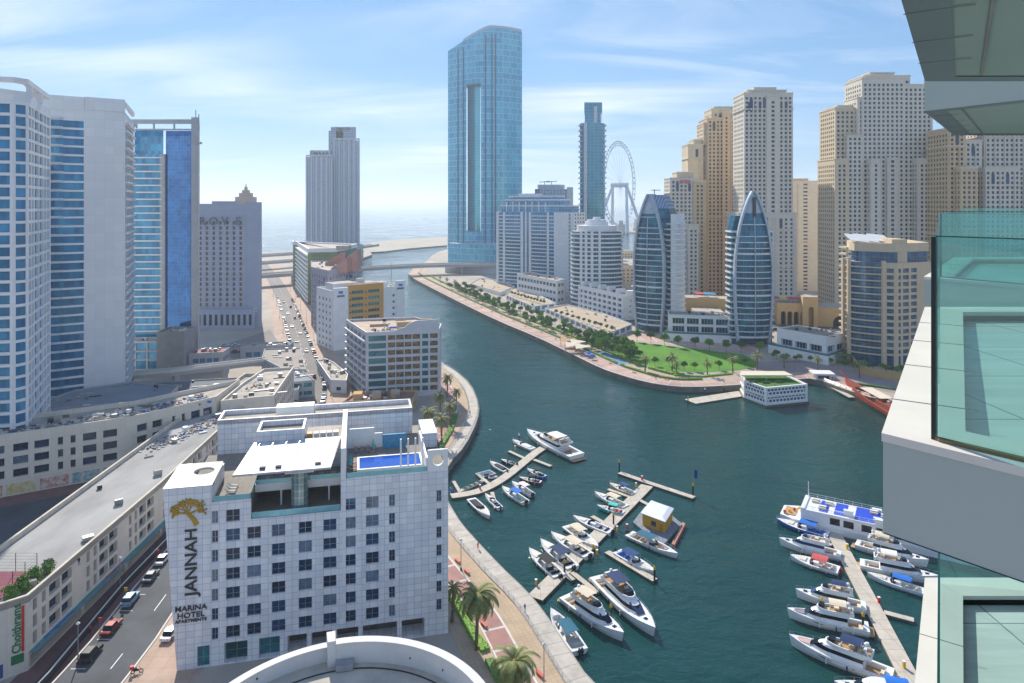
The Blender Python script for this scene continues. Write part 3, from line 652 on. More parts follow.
for k, u in enumerate((14, 16.5, 23.6, 25.8)):
    cafe_table('round grey cafe table under the white hotel canopy, %s from the left' % nth(k), hp(u, 6.6, 31.22))
    for j, (a, b) in enumerate(((-.95, 0), (.95, 0))): chair('grey chair on the %s side of the %s cafe table under the hotel canopy' % (('left', 'right')[j], nth(k)), hp(u + a, 6.6, 31.22), HA + (1.57, -1.57)[j])
for k in range(7):
    pass
# ------------------------------------------------------------ round terrace of the neighbouring low roof, closest to the camera
drum = thing('round_roof_terrace', 'curved white parapet of a round roof terrace below the hotel front', 'building', (-20, 80, G))
plas = mat('white_plaster', S(212, 210, 208), .7, var=.08, scale=.25, detail=7)
def arc(r, a0, a1, n, c=(-20.3, 79.8)): return [(c[0] + r * math.cos(a0 + (a1 - a0) * k / n), c[1] + r * math.sin(a0 + (a1 - a0) * k / n)) for k in range(n + 1)]
def arcwall(r0, r1, a0, a1, z0, z1, n=30, m=plas, name='parapet'):
    mb = MB(); A, B = arc(r1, a0, a1, n), arc(r0, a0, a1, n)
    for i in range(n): mb.prism([A[i], A[i + 1], B[i + 1], B[i]], z0, z1)
    return mb.build(name, m, drum)
arcwall(18.4, 19.2, -.6, 1.86, G, 20.0); arcwall(18.1, 19.4, -.6, 1.86, 20.002, 20.16, name='coping')
arcwall(19.6, 20.4, 1.86, 3.9, G, 19.0); arcwall(19.4, 20.6, 1.86, 3.9, 19.002, 19.16, name='coping')
mb = MB(); c1, c2 = arc(18.2, 1.84, 1.90, 1), arc(20.6, 1.84, 1.90, 1); mb.prism([c1[0], c2[0], c2[1], c1[1]], 16.5, 20.6); mb.build('pier', plas, drum)
mb = MB(); a = arc(16.8, 1.70, 1.84, 2); b2 = arc(18.3, 1.70, 1.84, 2); mb.prism([a[0], b2[0], b2[2], a[2]], 17, 17.8); mb.build('bench_block', mat('dusty_grey', S(150, 150, 152), .9), drum)
mb = MB(); mb.prism(arc(19.9, 0, 6.2832 - .1, 40), 16.4, 16.9); mb.build('roof', mat('sandy_roof', S(188, 180, 166), .95, var=.2, scale=.2, detail=9), drum)
mb = MB(); P3 = [(x, y, 17.0) for x, y in arc(17.2, .2, 2.9, 30)]; mb.tube(P3, .09, 5); mb.build('roof_pipe', dmetal, drum)
mb = MB(); mb.prism(arc(19.8, 0, 6.2832 - .1, 30), G - 1, 16.3); mb.build('wall', plas, drum)
for k, aa in enumerate((1.25, .95, .5, 2.4)):
    mb = MB(); rr_ = 18.38 if aa < 1.86 else 19.55; x, y = arc(rr_, aa, aa + .1, 1)[0]; mb.blob((x, y, 18.2), (.12, .12, .18)); mb.build('wall_lamp', dmetal, drum)
# ------------------------------------------------------------ west side buildings
cream = mat('cream_plaster', S(224, 214, 198), .8, var=.07, scale=.2, tile=(2.6, 3.3), line=S(186, 176, 160), mortar=.02)
greyw = mat('grey_wall', S(168, 172, 178), .75, var=.08, scale=.1, tile=(3, 3.4), line=S(150, 154, 160), mortar=.03)
whitew = mat('white_tower_wall', S(236, 236, 236), .6, var=.05, scale=.05, tile=(3.2, 3.4), line=S(204, 206, 210), mortar=.03)
debris = [mat('rubble_pale', S(200, 196, 190), .9), mat('rubble_brown', S(140, 104, 74), .9), mat('rubble_blue', S(40, 120, 200), .7), mat('rubble_grey', S(110, 112, 116), .9)]
# street wing of the arcaded block
sw = thing('arcade_block', 'long cream four storey block with recessed balconies along the street', 'building', (-90, 160, G))
front = [(-83.3, 117.6), (-84.8, 165), (-88.5, 220), (-92.4, 271)]
back = [(-106, 271), (-104.5, 205), (-101, 135), (-101, 102)]
mb = MB(); panes = []; shop = []; u0 = 0; cham = (-101, 101.8)
fz = [(6.9, 9.0), (10.2, 12.3), (13.4 - .3, 15.1 - .4)]
fz = [(6.2, 8.3), (9.1, 11.2), (12.0, 14.0)]
for a, b in zip(front[:-1], front[1:]):
    L = math.hypot(b[0] - a[0], b[1] - a[1]); nn = int(L / 12.5); P_ = L / nn
    big = []; small = []
    for k in range(nn):
        s = k * P_; small += [(s + 1.2, s + 2.3), (s + 3.6, s + 4.7)]; big += [(s + 5.6, s + 8.7), (s + 9.2, s + 12.3)]
    cols = sorted([(c, 0) for c in small] + [(c, 1) for c in big])
    pl, pb = [], []
    facade(mb, pl, a, b, 5.4, 15.3, [c for c, t_ in cols], fz, .9, u0=u0)
    panes += pl
    facade(mb, shop, a, b, G, 5.4, [(k * P_ + .5, k * P_ + P_ - .5) for k in range(nn)], [(2.8, 5.0)], 2.2, u0=u0); u0 += L
facade(mb, [], cham, front[0], G, 15.3, [], [])
facade(mb, [], back[0], back[1], G, 15.3, [], []); facade(mb, [], back[1], back[2], G, 15.3, [], []); facade(mb, [], back[2], cham, G, 15.3, [], []); facade(mb, [], front[-1], back[0], G, 15.3, [], [])
mb.build('wall', cream, sw)
poly = [cham] + front + back[:-1]
mb = MB(); mb.ring(poly, offset(poly, -.5), 14.2, 15.5); mb.build('parapet', mat('cream_coping', S(206, 196, 178), .8), sw)
mb = MB(); mb.face([(*p, 14.4) for p in offset(poly, -.4)]); mb.build('roof', mat('patched_roof', S(178, 176, 172), .9, scale=.12, detail=9, noise_col=S(140, 138, 136), stretch=(1, .4, 1)), sw)
put_windows(sw, panes, win, frame=dmetal, nmax=95)
put_windows(sw, shop, mat('shop_glass', S(50, 96, 104), .1, .2, obj_rand=.4, scale=.25, noise_col=S(150, 110, 60)), name='shop_front', frame=white)
mb = MB()
for a, b in zip(front[:-1], front[1:]): strip(mb, [a, b], .0, -1.3, 5.62); 
mb.build('shop_awning', mat('awning_teal', S(86, 140, 150), .7), sw)
for (a, L_, z, mm) in ((22, 7, 5.3, S(196, 40, 70)), (32, 5, 5.3, S(40, 150, 90)), (3, 8, 5.4, S(60, 110, 170)), (13, 6, 5.3, S(60, 130, 110))):
    mb = MB(); mb.box(-83.3 - a * .03 + .02, 118.5 + a, z - .4, -83.3 - a * .03 + .35, 118.5 + a + L_, z + .35); mb.build('shop_sign', mat('shop_sign_%d' % a, mm, .5), sw)
# green and red vertical sign
sa = math.atan2(front[0][1] - cham[1], front[0][0] - cham[0]); cs, sn = math.cos(sa), math.sin(sa)
def cp(d, z, o=.12): x, y = front[0][0] - cs * d + sn * o, front[0][1] - sn * d - cs * o; return (x, y, z)
p = cp(1.6, 10.4); text('Choithrams', 1.75, mat('sign_green', S(22, 122, 70), .5), sw, wallmat4(*p, sa, R(90)), .14, sx=1.0)
def plate(d0, d1, z0, z1, m, name, o=.1):
    a, b = cp(d0, 0, o), cp(d1, 0, o); mb = MB(); q = [(b[0], b[1]), (a[0], a[1]), (a[0] - sn * o, a[1] + cs * o), (b[0] - sn * o, b[1] + cs * o)]; mb.prism(q, z0, z1); mb.build(name, m, sw)
plate(.55, .95, 6.2, 14.0, mat('sign_red', S(206, 48, 40), .5), 'sign_stripe', .1); plate(.6, 2.4, 4.4, 5.9, mat('sign_green', S(22, 122, 70), .5), 'sign_square', .09)
plate(3.5, 15, 2.9, 5.2, mat('shop_blue', S(46, 80, 140), .4), 'shop_front', .06)
# court, hedge and screens on that roof
sheet_court = thing('tennis_court', 'maroon and green tennis court on the near roof corner', 'court', (-94, 115, 14.45))
mb = MB(); mb.face([(-100.4, 104.2, 14.46), (-88.5, 114.6, 14.46), (-88.5, 127, 14.46), (-100.4, 127, 14.46)]); mb.build('surface', mat('court_maroon', S(140, 74, 88), .9), sheet_court)
mb = MB(); mb.face([(-100.3, 108, 14.48), (-93, 114, 14.48), (-93, 121.5, 14.48), (-100.3, 121.5, 14.48)]); mb.build('court_green', mat('court_green', S(66, 132, 116), .9), sheet_court)
mb = MB(); mb.face([(-100.3, 108.6, 14.495), (-93.2, 114.5, 14.495), (-93.2, 114.7, 14.495), (-100.3, 108.8, 14.495)]); mb.face([(-93.3, 114.5, 14.495), (-93.1, 114.5, 14.495), (-93.1, 121.4, 14.495), (-93.3, 121.4, 14.495)]); mb.build('court_line', paint, sheet_court)
def fence(label, pts, z, h, cat='fence', step=3.0):
    r = thing('wire_fence', label, cat, (*pts[0], z)); mb = MB()
    for a, b in zip(pts[:-1], pts[1:]):
        n = max(1, int(math.hypot(b[0] - a[0], b[1] - a[1]) / step))
        for k in range(n + 1):
            x, y = a[0] + (b[0] - a[0]) * k / n, a[1] + (b[1] - a[1]) * k / n; m2 = MB(); m2.tube([(x, y, z), (x, y, z + h)], .06, 5); m2.build('post', dmetal, r)
        for q in range(int(h / .5) + 1): mb.beam((*a, z + q * h / int(h / .5)), (*b, z + q * h / int(h / .5)), .03, .03)
    mb.build('wire_mesh', dmetal, r); return r
fence('tall wire fence around the rooftop tennis court', [(-88.4, 114.6), (-88.4, 127.1), (-100.3, 127.1)], 14.46, 3.4)
# wing behind
bw = thing('arcade_block', 'cream block with three rows of dark windows behind the cluttered roof', 'building', (-125, 205, G))
A, B, C_ = (-152, 179), (-113, 203), (-97, 224)
A2, B2, C2 = (-160, 196), (-121, 219), (-98, 246)
poly = [A, B, C_, C2, B2, A2]
fz = [(7.4 + 3.5 * k, 9.6 + 3.5 * k) for k in range(3)]
block(bw, poly, G, 19.6, cream, win, fh=3.5, depth=.9, parapet=1.4, frame=dmetal, styles={0: dict(cols=[(5, 8.8), (10.6, 11.9), (14, 15.3), (17.2, 20.6), (22, 25.4), (27.5, 28.7), (30.5, 31.7), (33.5, 36.8), (38.5, 42)], rows=fz), 1: dict(cols=[(1.5, 4.5), (6, 9), (12, 13), (15, 16.2), (18, 21), (22, 25)], rows=fz), 2: 'blank', 3: 'blank', 4: 'blank', 5: 'blank'}, ptn=.4)
shop = []; mb = MB(); facade(mb, None, (A[0] + .05, A[1] - .04), (B[0] + .05, B[1] - .04), 2.52, 6.3, [(k * 7.6 + .4, k * 7.6 + 7.2) for k in range(6)], [(2.9, 5.9)], .03)
for k, cc_ in enumerate((S(60, 110, 60), S(190, 70, 50), S(196, 170, 60), S(170, 60, 70), S(60, 150, 160), S(180, 90, 140))):
    s = k * 7.6 + .5; d = Vector((B[0] - A[0], B[1] - A[1])).normalized(); n_ = Vector((d.y, -d.x)) * .12
    a, b = Vector(A) + d * s + n_, Vector(A) + d * (s + 6.7) + n_; mb = MB(); mb.prism([(a.x, a.y), (b.x, b.y), (b.x - n_.x, b.y - n_.y), (a.x - n_.x, a.y - n_.y)], 2.9, 5.8); mb.build('shop_hoarding', mat('hoarding_%d' % k, cc_, .5, scale=.9, noise_col=S(220, 216, 200), detail=3), bw)
ew = thing('stepped_roof_block', 'cream block end with pale sunlit roof beside the busy street', 'building', (-95, 240, G))
poly = [(-96.5, 224.5), (-92.0, 224), (-91, 271.5), (-84, 271.6), (-84, 285), (-97, 284), (-98, 246.5)]
poly = [(-95.8, 224.6), (-80.5, 231), (-86.6, 271.3), (-97.5, 268), (-97.6, 247)]
block(ew, poly, G, 18, cream, win, pitch=4.2, ww=2.2, fh=3.6, wh=2.0, parapet=.9, styles={0: 'blank', 2: 'blank'}, ptn=.5)
# clutter on the roofs
def rubble(label, pts, z, n, s, seed, w_=1.0):
    r = random.Random(seed); o = None; mbs = [MB() for _ in debris]
    for k in range(n):
        a = r.random() * (len(pts) - 1); i = int(a); f = a - i; x = pts[i][0] * (1 - f) + pts[i + 1][0] * f + r.gauss(0, w_); y = pts[i][1] * (1 - f) + pts[i + 1][1] * f + r.gauss(0, w_)
        q = mbs[r.choice((0, 0, 0, 0, 0, 1, 1, 2, 3, 3, 3, 0))]; an = r.random() * 3; c, n_ = math.cos(an), math.sin(an); a_, b_ = r.uniform(.3, 1) * s, r.uniform(.15, .5) * s
        q.prism([(x + c * a_ - n_ * b_, y + n_ * a_ + c * b_), (x - c * a_ - n_ * b_, y - n_ * a_ + c * b_), (x - c * a_ + n_ * b_, y - n_ * a_ - c * b_), (x + c * a_ + n_ * b_, y + n_ * a_ - c * b_)], z, z + r.uniform(.15, .8) * s)
    mb = MB()
    for k, q in enumerate(mbs):
        o_ = len(mb.v); mb.v += q.v; mb.f += [tuple(i + o_ for i in f) for f in q.f]; mb.m += [k] * len(q.f); mb.uv += q.uv
    tag(mb.build('rubble', debris), label, 'debris', kind='stuff')
rubble('pale rubble and packing heaped on the street wing roof', [(-101, 190), (-97.5, 200), (-94, 212), (-92, 222)], 14.42, 260, .6, 1, 1.6)
rubble('tarps and scrap strewn over the long back roof', [(-150, 190), (-138, 196), (-122, 208), (-112, 216), (-103, 226)], 18.22, 420, .9, 2, 2.2)
rubble('scrap on the stepped roof end', [(-93, 240), (-91, 250)], 17.12, 50, .5, 3, 1.5)
# roof hatch pieces
# ---- tower A
def tower(name, label, pts, z1, **kw):
    r = thing(name, label, 'tower', (pts[0][0], pts[0][1], G)); return r
ta = tower('apartment_tower', 'white balcony tower at the left edge of the view', [(-172, 190)], 119)
pa = [(-176, 186), (-141.5, 194), (-139.8, 197.5), (-154, 228), (-180, 228)]
flo = 3.4
block(ta, pa, G, 114, whitew, win_b, styles={0: dict(cols=[(2, 7), (8.5, 20), (20.8, 27.9), (28.3, 34.4)], fh=flo, sill=.75, wh=2.55, depth=1.0), 1: dict(cols=[(.5, 3.2)], fh=flo, sill=.6, wh=2.6, depth=.4), 2: dict(cols=[(.6, 3.6), (4.6, 7.4), (8.6, 14.6), (15.6, 21.6), (22.8, 26.4), (27.6, 31.8)], fh=flo, sill=.6, wh=2.55, depth=.7), 3: 'blank', 4: 'blank'}, parapet=1.0, top=1.5)
z = G + 3.4
while z < 112:
    mb = MB(); mb.prism([(-173, 186.0), (-150.5, 191.2), (-150.8, 192.2), (-173, 187.2)], z + .02, z + .85); mb.build('balcony', white, ta)
    z += flo
mb = MB(); mb.prism(offset([(-156, 190.6), (-141.5, 194), (-139.8, 197.5), (-150, 219)], .3) , 119.55, 120.6) if 0 else None
for a, b in (((-160, 190), (-158.4, 190.4)), ((-148, 192.9), (-146.4, 193.2)), ((-141.6, 199), (-141, 200.6)), ((-147.6, 212), (-146.9, 213.5))):
    mb = MB(); mb.prism([a, b, (b[0] - .6, b[1] + 1.4), (a[0] - .6, a[1] + 1.4)], 114.01, 117.4); mb.build('roof_post', whitew, ta)
mb = MB(); mb.ring([(-176, 186.1), (-141.5, 194.1), (-139.9, 197.6), (-154, 228)], [(-172, 189), (-143, 195.6), (-142, 198), (-154.5, 224)], 117.4, 118.8); mb.build('roof_frame', whitew, ta)
# ---- tower B
tb = tower('apartment_tower', 'white tower with a broad blank wall panel, second from the left', [(-175, 260)], 123)
pb_ = [(-192, 246), (-164.6, 263.5), (-153.8, 271.5), (-170, 307), (-200, 300)]
block(tb, pb_, G, 119, whitew, win_b, styles={0: dict(cols=[(2, 11.5), (12, 15.2), (16.2, 20.8), (21.2, 32.0)], fh=3.4, sill=.55, wh=2.65, depth=.6), 1: 'blank', 2: dict(cols=[(1.5, 8), (9, 16), (17, 24), (25, 31), (32, 38)], fh=3.4, sill=.8, wh=2.2, depth=1.2), 3: 'blank', 4: 'blank'}, parapet=1, top=3)
mb = MB(); mb.prism([(-164.6, 263.2), (-153.6, 271.2), (-156, 275), (-166, 268)], 119.02, 124); mb.prism([(-192, 245.6), (-164.8, 263), (-166, 266), (-192, 250)], 118.5, 123.8); mb.build('parapet_wall', whitew, tb)
mb = MB(); mb.prism([(-169.6, 306), (-168, 304), (-153.8, 272.2), (-154.6, 271.8), (-170, 305)], 121.6, 123.2); mb.build('roof_frame', whitew, tb)
z = G + 3.4
while z < 117:
    mb = MB(); a, b = Vector((-191, 246.4)), Vector((-170.6, 259.4)); n_ = Vector((.54, -.84)); mb.prism([tuple(a + n_ * .9), tuple(b + n_ * .9), tuple(b + n_ * .02), tuple(a + n_ * .02)], z, z + .75); 
    mb.build('balcony', mat('balcony_mix', S(196, 210, 216), .3, tile=(2.6, 3.4)), tb)
    mb = MB(); a, b = Vector((-154.6, 273.4)), Vector((-169, 305)); n_ = Vector((.91, .41)); mb.prism([tuple(b + n_ * .02), tuple(a + n_ * .02), tuple(a + n_ * .9), tuple(b + n_ * .9)], z, z + .8)
    mb.build('balcony', white, tb); z += 3.4
# ---- tower C
tcx = tower('office_tower', 'blue glass tower with a steel roof frame, third from the left', [(-186, 335)], 125)
glb = mat('mirror_blue', S(52, 108, 168), .05, .6, var=.25, scale=.16, detail=8, tile=(1.5, 1.7), col2=S(40, 90, 150), line=S(96, 132, 168), mortar=.04, bump=.2)  # tonal patches in the glass colour stand in for broken reflections
mb = MB(); mb.prism([(-170.5, 336.4), (-157.2, 335.8), (-167, 357), (-180, 357)], G + 14, 118.5); mb.build('curtain_wall', glb, tcx)
mb = MB(); mb.prism([(-186.5, 335), (-171, 336), (-181, 357), (-195, 357)], G + 10, 107); mb.prism([(-186, 336.5), (-172, 337), (-182, 356), (-194, 356)], 107, 119); mb.build('curtain_wall', [win_b], tcx)
z = G + 14
while z < 106: mb = MB(); mb.prism([(-187, 333.6), (-171.4, 334.6), (-171.4, 336), (-187, 335)], z, z + .65); mb.build('balcony', pale, tcx); z += 3.4
mb = MB(); mb.prism([(-157.1, 334.5), (-153.6, 334.6), (-164.6, 360), (-168, 359)], G, 125); mb.prism([(-172.8, 335), (-170.4, 335.1), (-170.4, 338), (-172.8, 338)], G, 107); mb.build('side_wall', greyw, tcx)
mb = MB(); mb.box(-186.6, 334.6, 121.8, -153.4, 335.2, 124.0); mb.box(-186.6, 334.6, 118.6, -153.4, 335.2, 119.4)
for x in (-186, -176, -166, -157): mb.box(x, 334.7, 119.4, x + .7, 335.3, 121.8)
mb.beam((-186.3, 335.4, 123), (-196, 357, 123), .6, 2); mb.beam((-153.9, 335.4, 123), (-164, 358, 123), .6, 2); mb.build('roof_frame', greyw, tcx)
for x, h in ((-156.5, 129), (-155, 127)): mb = MB(); mb.tube([(x, 338, 118), (x, 338, h)], .22, 6); mb.build('mast', steel, tcx)
mb = MB()
mb.box(-154.5, 334, 112, -152.6, 336.5, 113)
mb.build('maintenance_rig', steel, tcx)
tp = thing('tower_podium', 'dark glass podium box at the foot of the blue tower', 'building', (-186, 320, G))
block(tp, [(-186, 326), (-166, 328), (-166, 334), (-187, 334)], G, 17, greyw, win_b, styles={0: dict(cols=[(1, 5.5), (6.3, 10.8), (11.6, 16), (16.6, 19.6)], rows=[(3.5, 7.5), (8.2, 11.6), (12.4, 16)], depth=.4), 1: 'blank', 2: 'blank', 3: 'blank'})
tp = thing('grey_core', 'plain grey ribbed box beside the blue tower podium', 'building', (-163, 322, G))
block(tp, [(-165.5, 318), (-153, 319), (-154, 332), (-166, 332)], G, 23, mat('ribbed_grey', S(150, 152, 154), .8, tile=(.8, 30), line=S(120, 122, 126), mortar=.08), win, styles={0: 'blank', 1: 'blank', 2: 'blank', 3: 'blank'})
tp = thing('low_pavilion', 'low building with a red ribbed roof beside the grey box', 'building', (-148, 325, G))
block(tp, [(-152.5, 322), (-138, 326), (-139, 336), (-153, 333)], G, 12, greyw, win_b, pitch=3, ww=2.4, wh=2, sill=.8, fh=4, roof=mat('red_roof', S(150, 66, 66), .8, tile=(1.2, 12), line=S(110, 44, 48), mortar=.06), parapet=.3)
tp = thing('entrance_canopy', 'pale flat canopy block in front of the grey hotel', 'building', (-134, 350, G))
block(tp, [(-140, 352), (-116, 356), (-117, 366), (-141, 362)], G, 9, greyw, win_b, pitch=4, ww=3, wh=2.4, fh=5)
# podium of tower B, deck with pools
tp = thing('tower_podium', 'low grey podium roof at the foot of the white towers', 'building', (-160, 245, G))
block(tp, [(-168, 228), (-124, 245), (-128, 262), (-150, 268), (-164, 256)], G, 13, greyw, win_b, pitch=5, ww=3, wh=1.4, fh=4.5, sill=1.6, roof=mat('grey_membrane', S(126, 134, 142), .85, var=.1, scale=.1), parapet=.7)
tp = thing('amenity_deck', 'dark podium deck with blue pool covers below the blue tower', 'building', (-130, 270, G))
block(tp, [(-125, 262), (-86, 275), (-92, 300), (-150, 286), (-148, 272)], G, 8, greyw, win_b, pitch=5, ww=3, wh=1.4, fh=5, roof=mat('dark_deck', S(92, 100, 108), .85, var=.2, scale=.2), parapet=.5, styles={0: 'blank'})
for k, (x, y, a, b_) in enumerate(((-122, 268, 15, 3.0), (-106, 272, 9, 2.6))):
    mb = MB((x, y, .3)); mb.ring([(0, 0), (a, 0), (a, b_), (0, b_)], [(.3, .3), (a - .3, .3), (a - .3, b_ - .3), (.3, b_ - .3)], 7.55, 7.9, 0); mb.box(.3, .3, 7.55, a - .3, b_ - .3, 7.8, 1); tag(mb.build('deck_pool', [white, mat('pool_blue', S(20, 96, 200), .1)]), ('long', 'short')[k] + ' bright blue pool on the dark podium deck', 'pool')
for k, (x, y) in enumerate(((-116, 271), (-103.5, 276))):
    r = thing('deck_kiosk', 'small dark pergola kiosk with white roof on the podium deck, %s one' % ('left', 'right')[k], 'kiosk', (x, y, 7.5)); mb = LB(); mb.box(-2.2, -1.5, 0, 2.2, 1.5, 3.2); mb.build('wall', dmetal, r); mb = LB(); mb.box(-2.6, -1.9, 3.2, 2.6, 1.9, 3.5); mb.build('roof', white, r)
    for sx_ in (-2.4, 2.3): mb = LB(); mb.box(sx_, -1.8, 0, sx_ + .15, -1.6, 3.2); mb.build('post', white, r)
tp = thing('service_building', 'low grey building with teal strip beside the podium deck', 'building', (-96, 292, G))
block(tp, [(-98.5, 278), (-82, 284), (-96, 306), (-108, 300)], G, 9.5, greyw, win_t, pitch=4, ww=3.2, wh=1.6, fh=3.4, roof=mat('grey_membrane', S(126, 134, 142)), parapet=.4)
tp = thing('warehouse', 'broad low building with plain grey roof next to the busy street', 'building', (-110, 320, G))
block(tp, [(-100, 300), (-90.5, 300), (-107, 345), (-124, 342), (-118, 322)], G, 10, greyw, win_b, pitch=5, ww=2, wh=1.4, fh=4, roof=mat('tan_membrane', S(160, 150, 140), .9, var=.1, scale=.1), parapet=.5)
viaduct('raised_road', 'low grey ramp wall running left of the parking ground', [(-176, 290), (-150, 300), (-122, 318), (-116, 322)], 9, 5, [12, 30, 50], 1.6)
sheet('parking_lot', [gp(*p) for p in [(214, 348), (270, 330), (284, 350), (270, 358), (225, 358)]], G + .02, asph2)
# ---- grey hotel block with ROVE lettering
rv = thing('hotel', 'grey hotel slab with tall window piers and large roof lettering', 'hotel', (-200, 440, G))
lilac = mat('lilac_grey_wall', S(164, 170, 188), .8, var=.06, scale=.05, tile=(3.4, 3.4), line=S(146, 146, 154), mortar=.03)
warmwin = mat('warm_window', S(150, 122, 84), .12, .5, var=.35, scale=.12, obj_rand=.35, noise_col=S(60, 78, 96), detail=2)  # tan over blue grey: warm reflections painted into the glass colour
rp = [(-205, 440), (-171, 441), (-170.5, 448), (-171, 470), (-205, 470)]
block(rv, [(-205, 440), (-171, 441), (-175, 470), (-209, 470)], G + 12, 82.5, lilac, warmwin, pitch=4.3, ww=1.7, fh=3.3, sill=.8, wh=2.2, depth=.8, top=9, base=1, styles={1: 'blank', 2: 'blank', 3: 'blank'})
block(rv, [(-207, 437), (-165, 438.4), (-177, 470), (-212, 470)], G, G + 12.4, lilac, dark, pitch=3.6, ww=1.8, fh=9, sill=2, wh=7, depth=.8, styles={1: 'blank', 2: 'blank', 3: 'blank'})
block(rv, [(-170.9, 440.2), (-161.4, 440.6), (-170.7, 466), (-174.4, 466)], G, 83.6, lilac, win, styles={0: 'blank', 1: dict(pitch=4.5, ww=1.2, fh=3.3, wh=1.5), 2: 'blank', 3: 'blank'})
mb = MB(); mb.box(-196, 446, 82, -184, 460, 84.2); mb.build('roof_plant', lilac, rv)
for ch, px_ in (('R', 202), ('O', 213), ('V', 224.5), ('E', 238)):
    text(ch, 7.2, mat('letter_grey', S(104, 106, 118), .6), rv, wallmat4(ax(px_, 439.2), 439.4, az(221.5, 439.4), .03), .5, sx=1.05)
text('C', 3.2, white, rv, wallmat4(-164.5, 438.0, az(310, 438), 0), .3)
# spire tower far behind
sp = thing('spire_tower', 'brown stepped tower with a spire rising behind the grey hotel', 'tower', (ax(246, 1400), 1400, G))
rb = mat('brown_tower', S(150, 104, 92), .8, tile=(6, 7), line=S(120, 84, 76), mortar=.4)
X0 = ax(246, 1400)
for k, (hw, z0_, z1_) in enumerate(((22, 0, 82), (16, 82, 93), (10.5, 93, 101), (6, 101, 107), (2.6, 107, 113))): mb = MB(); mb.prism([(X0 - hw, 1400 - hw), (X0 + hw, 1400 - hw), (X0 + hw, 1400 + hw), (X0 - hw, 1400 + hw)], z0_ + G, z1_ + G); mb.build('tier', rb, sp)
mb = MB(); mb.tube([(X0, 1400, 113), (X0, 1400, 123)], [2.0, .5], 6); mb.build('spire', rb, sp)
# ---- twin far towers
dw = thing('twin_tower', 'shorter left half of the twin pale blue towers before the sea', 'tower', (ax(305, 1000), 1000, G))
fart = mat('far_tower_face', S(126, 146, 172), .5, .2, tile=(3.4, 3.6), col2=S(104, 126, 156), line=S(176, 184, 196), mortar=.55)
farw = mat('far_tower_wall', S(190, 196, 206), .7)
def fin_tower(r, X1, X2, Y, D, zt_, nf, fcol=fart):
    mb = MB(); mb.prism([(X1, Y), (X2, Y), (X2 * (Y + D) / Y, Y + D), (X1 * (Y + D) / Y, Y + D)], G, zt_); mb.build('curtain_wall', fcol, r)
    for k in range(nf + 1):
        x = X1 + (X2 - X1) * k / nf; mb = MB(); mb.box(x - .9, Y - 1.3, G, x + .9, Y - .01, zt_ + 1); mb.build('pier', farw, r)
    mb = MB(); mb.box(X1 - .5, Y - 1.4, zt_ + 1, X2 + .5, Y + 1, zt_ + 3.2); mb.build('roof_band', farw, r)
fin_tower(dw, ax(306.5, 1000), ax(332, 1000), 1000, 34, az(157, 1000), 5); 
mb = MB(); mb.box(ax(309, 1000), 1004, az(157, 1000), ax(329, 1000), 1030, az(150, 1000)); mb.build('crown', farw, dw)
text('EMAAR', 8.5, mat('letter_grey', S(104, 106, 118), .6), dw, wallmat4(ax(319, 1000), 1003.4, az(153.5, 1000), 0), .5, sx=1.0)
dw2 = thing('twin_tower', 'taller right half of the twin pale blue towers before the sea', 'tower', (ax(345, 1000), 1010, G))
fin_tower(dw2, ax(333, 1000), ax(358, 1000), 1008, 40, az(140, 1000), 5)
for a, b, c in ((327, 341, 130), (328.5, 353, 126)): mb = MB(); mb.box(ax(a, 1000), 1012, az(141, 1000) - 3, ax(b, 1000), 1020, az(c, 1000)); mb.build('crown', fart, dw2)
mb = MB(); mb.box(ax(326.5, 1000), 1011, G, ax(334, 1000), 1020, az(130, 1000)); mb.build('side_wing', fart, dw2)
text('EMAAR', 6.5, mat('letter_grey', S(104, 106, 118), .6), dw2, wallmat4(ax(341, 1000), 1011.3, az(128.2, 1000), 0), .5)
lp = thing('canal_villa_block', 'low pale terraces at the foot of the twin towers', 'building', (-215, 960, G))
block(lp, [(ax(343, 960), 950), (ax(360, 930), 915), (ax(361, 960), 975), (ax(344, 990), 985)], G, 24, farw, win, pitch=5, ww=3, wh=2, parapet=.5)
# ---- buildings along the busy street
mg = thing('office_block', 'green glass office block with white side bands at the street end', 'building', (-160, 555, G))
ggl = mat('green_glass', S(96, 120, 70), .12, .4, tile=(2, 3.6), col2=S(80, 106, 74), line=S(130, 150, 130), mortar=.12)
A = gp(308, 305); B_ = (ax(337, 545), 545); Cc = (ax(357, 600), 600); D_ = (ax(293, 640), 640); E_ = gp(294, 286)
mb = MB(); mb.prism([A, B_, Cc, D_, E_], G, 46, 0, 1); mb.build('curtain_wall', [ggl, roofm], mg)
mb = MB(); mb.ring(offset([A, B_, Cc, D_, E_], .3), offset([A, B_, Cc, D_, E_], -1), 44, 47.2); mb.build('roof_band', white, mg)
z = 5
while z < 44:
    mb = MB(); strip(mb, [E_, A], -.02, 1.0, z); mb.prism([E_, A, (A[0] - .9, A[1] - .9), (E_[0] - .9, E_[1] - .9)], z, z + 1.4); mb.build('balcony', white, mg); z += 3.6
mb = MB(); mb.prism([(B_[0], B_[1] - 3), (B_[0] + 9, B_[1]), (B_[0] + 9, B_[1] + 10), (B_[0], B_[1] + 8)], 46, 49); mb.build('roof_plant', roofm, mg)
pk = thing('apartment_block', 'pink apartment block with angled roof fins and round windows', 'building', (-130, 460, G))
pinkw = mat('pink_wall', S(190, 142, 130), .85, var=.08, scale=.1); lil = mat('mauve_wall', S(170, 164, 176), .85, var=.06, scale=.1)
A = (ax(328, 425), 425); B_ = (ax(357, 470), 470); C_ = (ax(357, 500), 500); D_ = (ax(311, 500), 500); E_ = (ax(311, 450), 450)
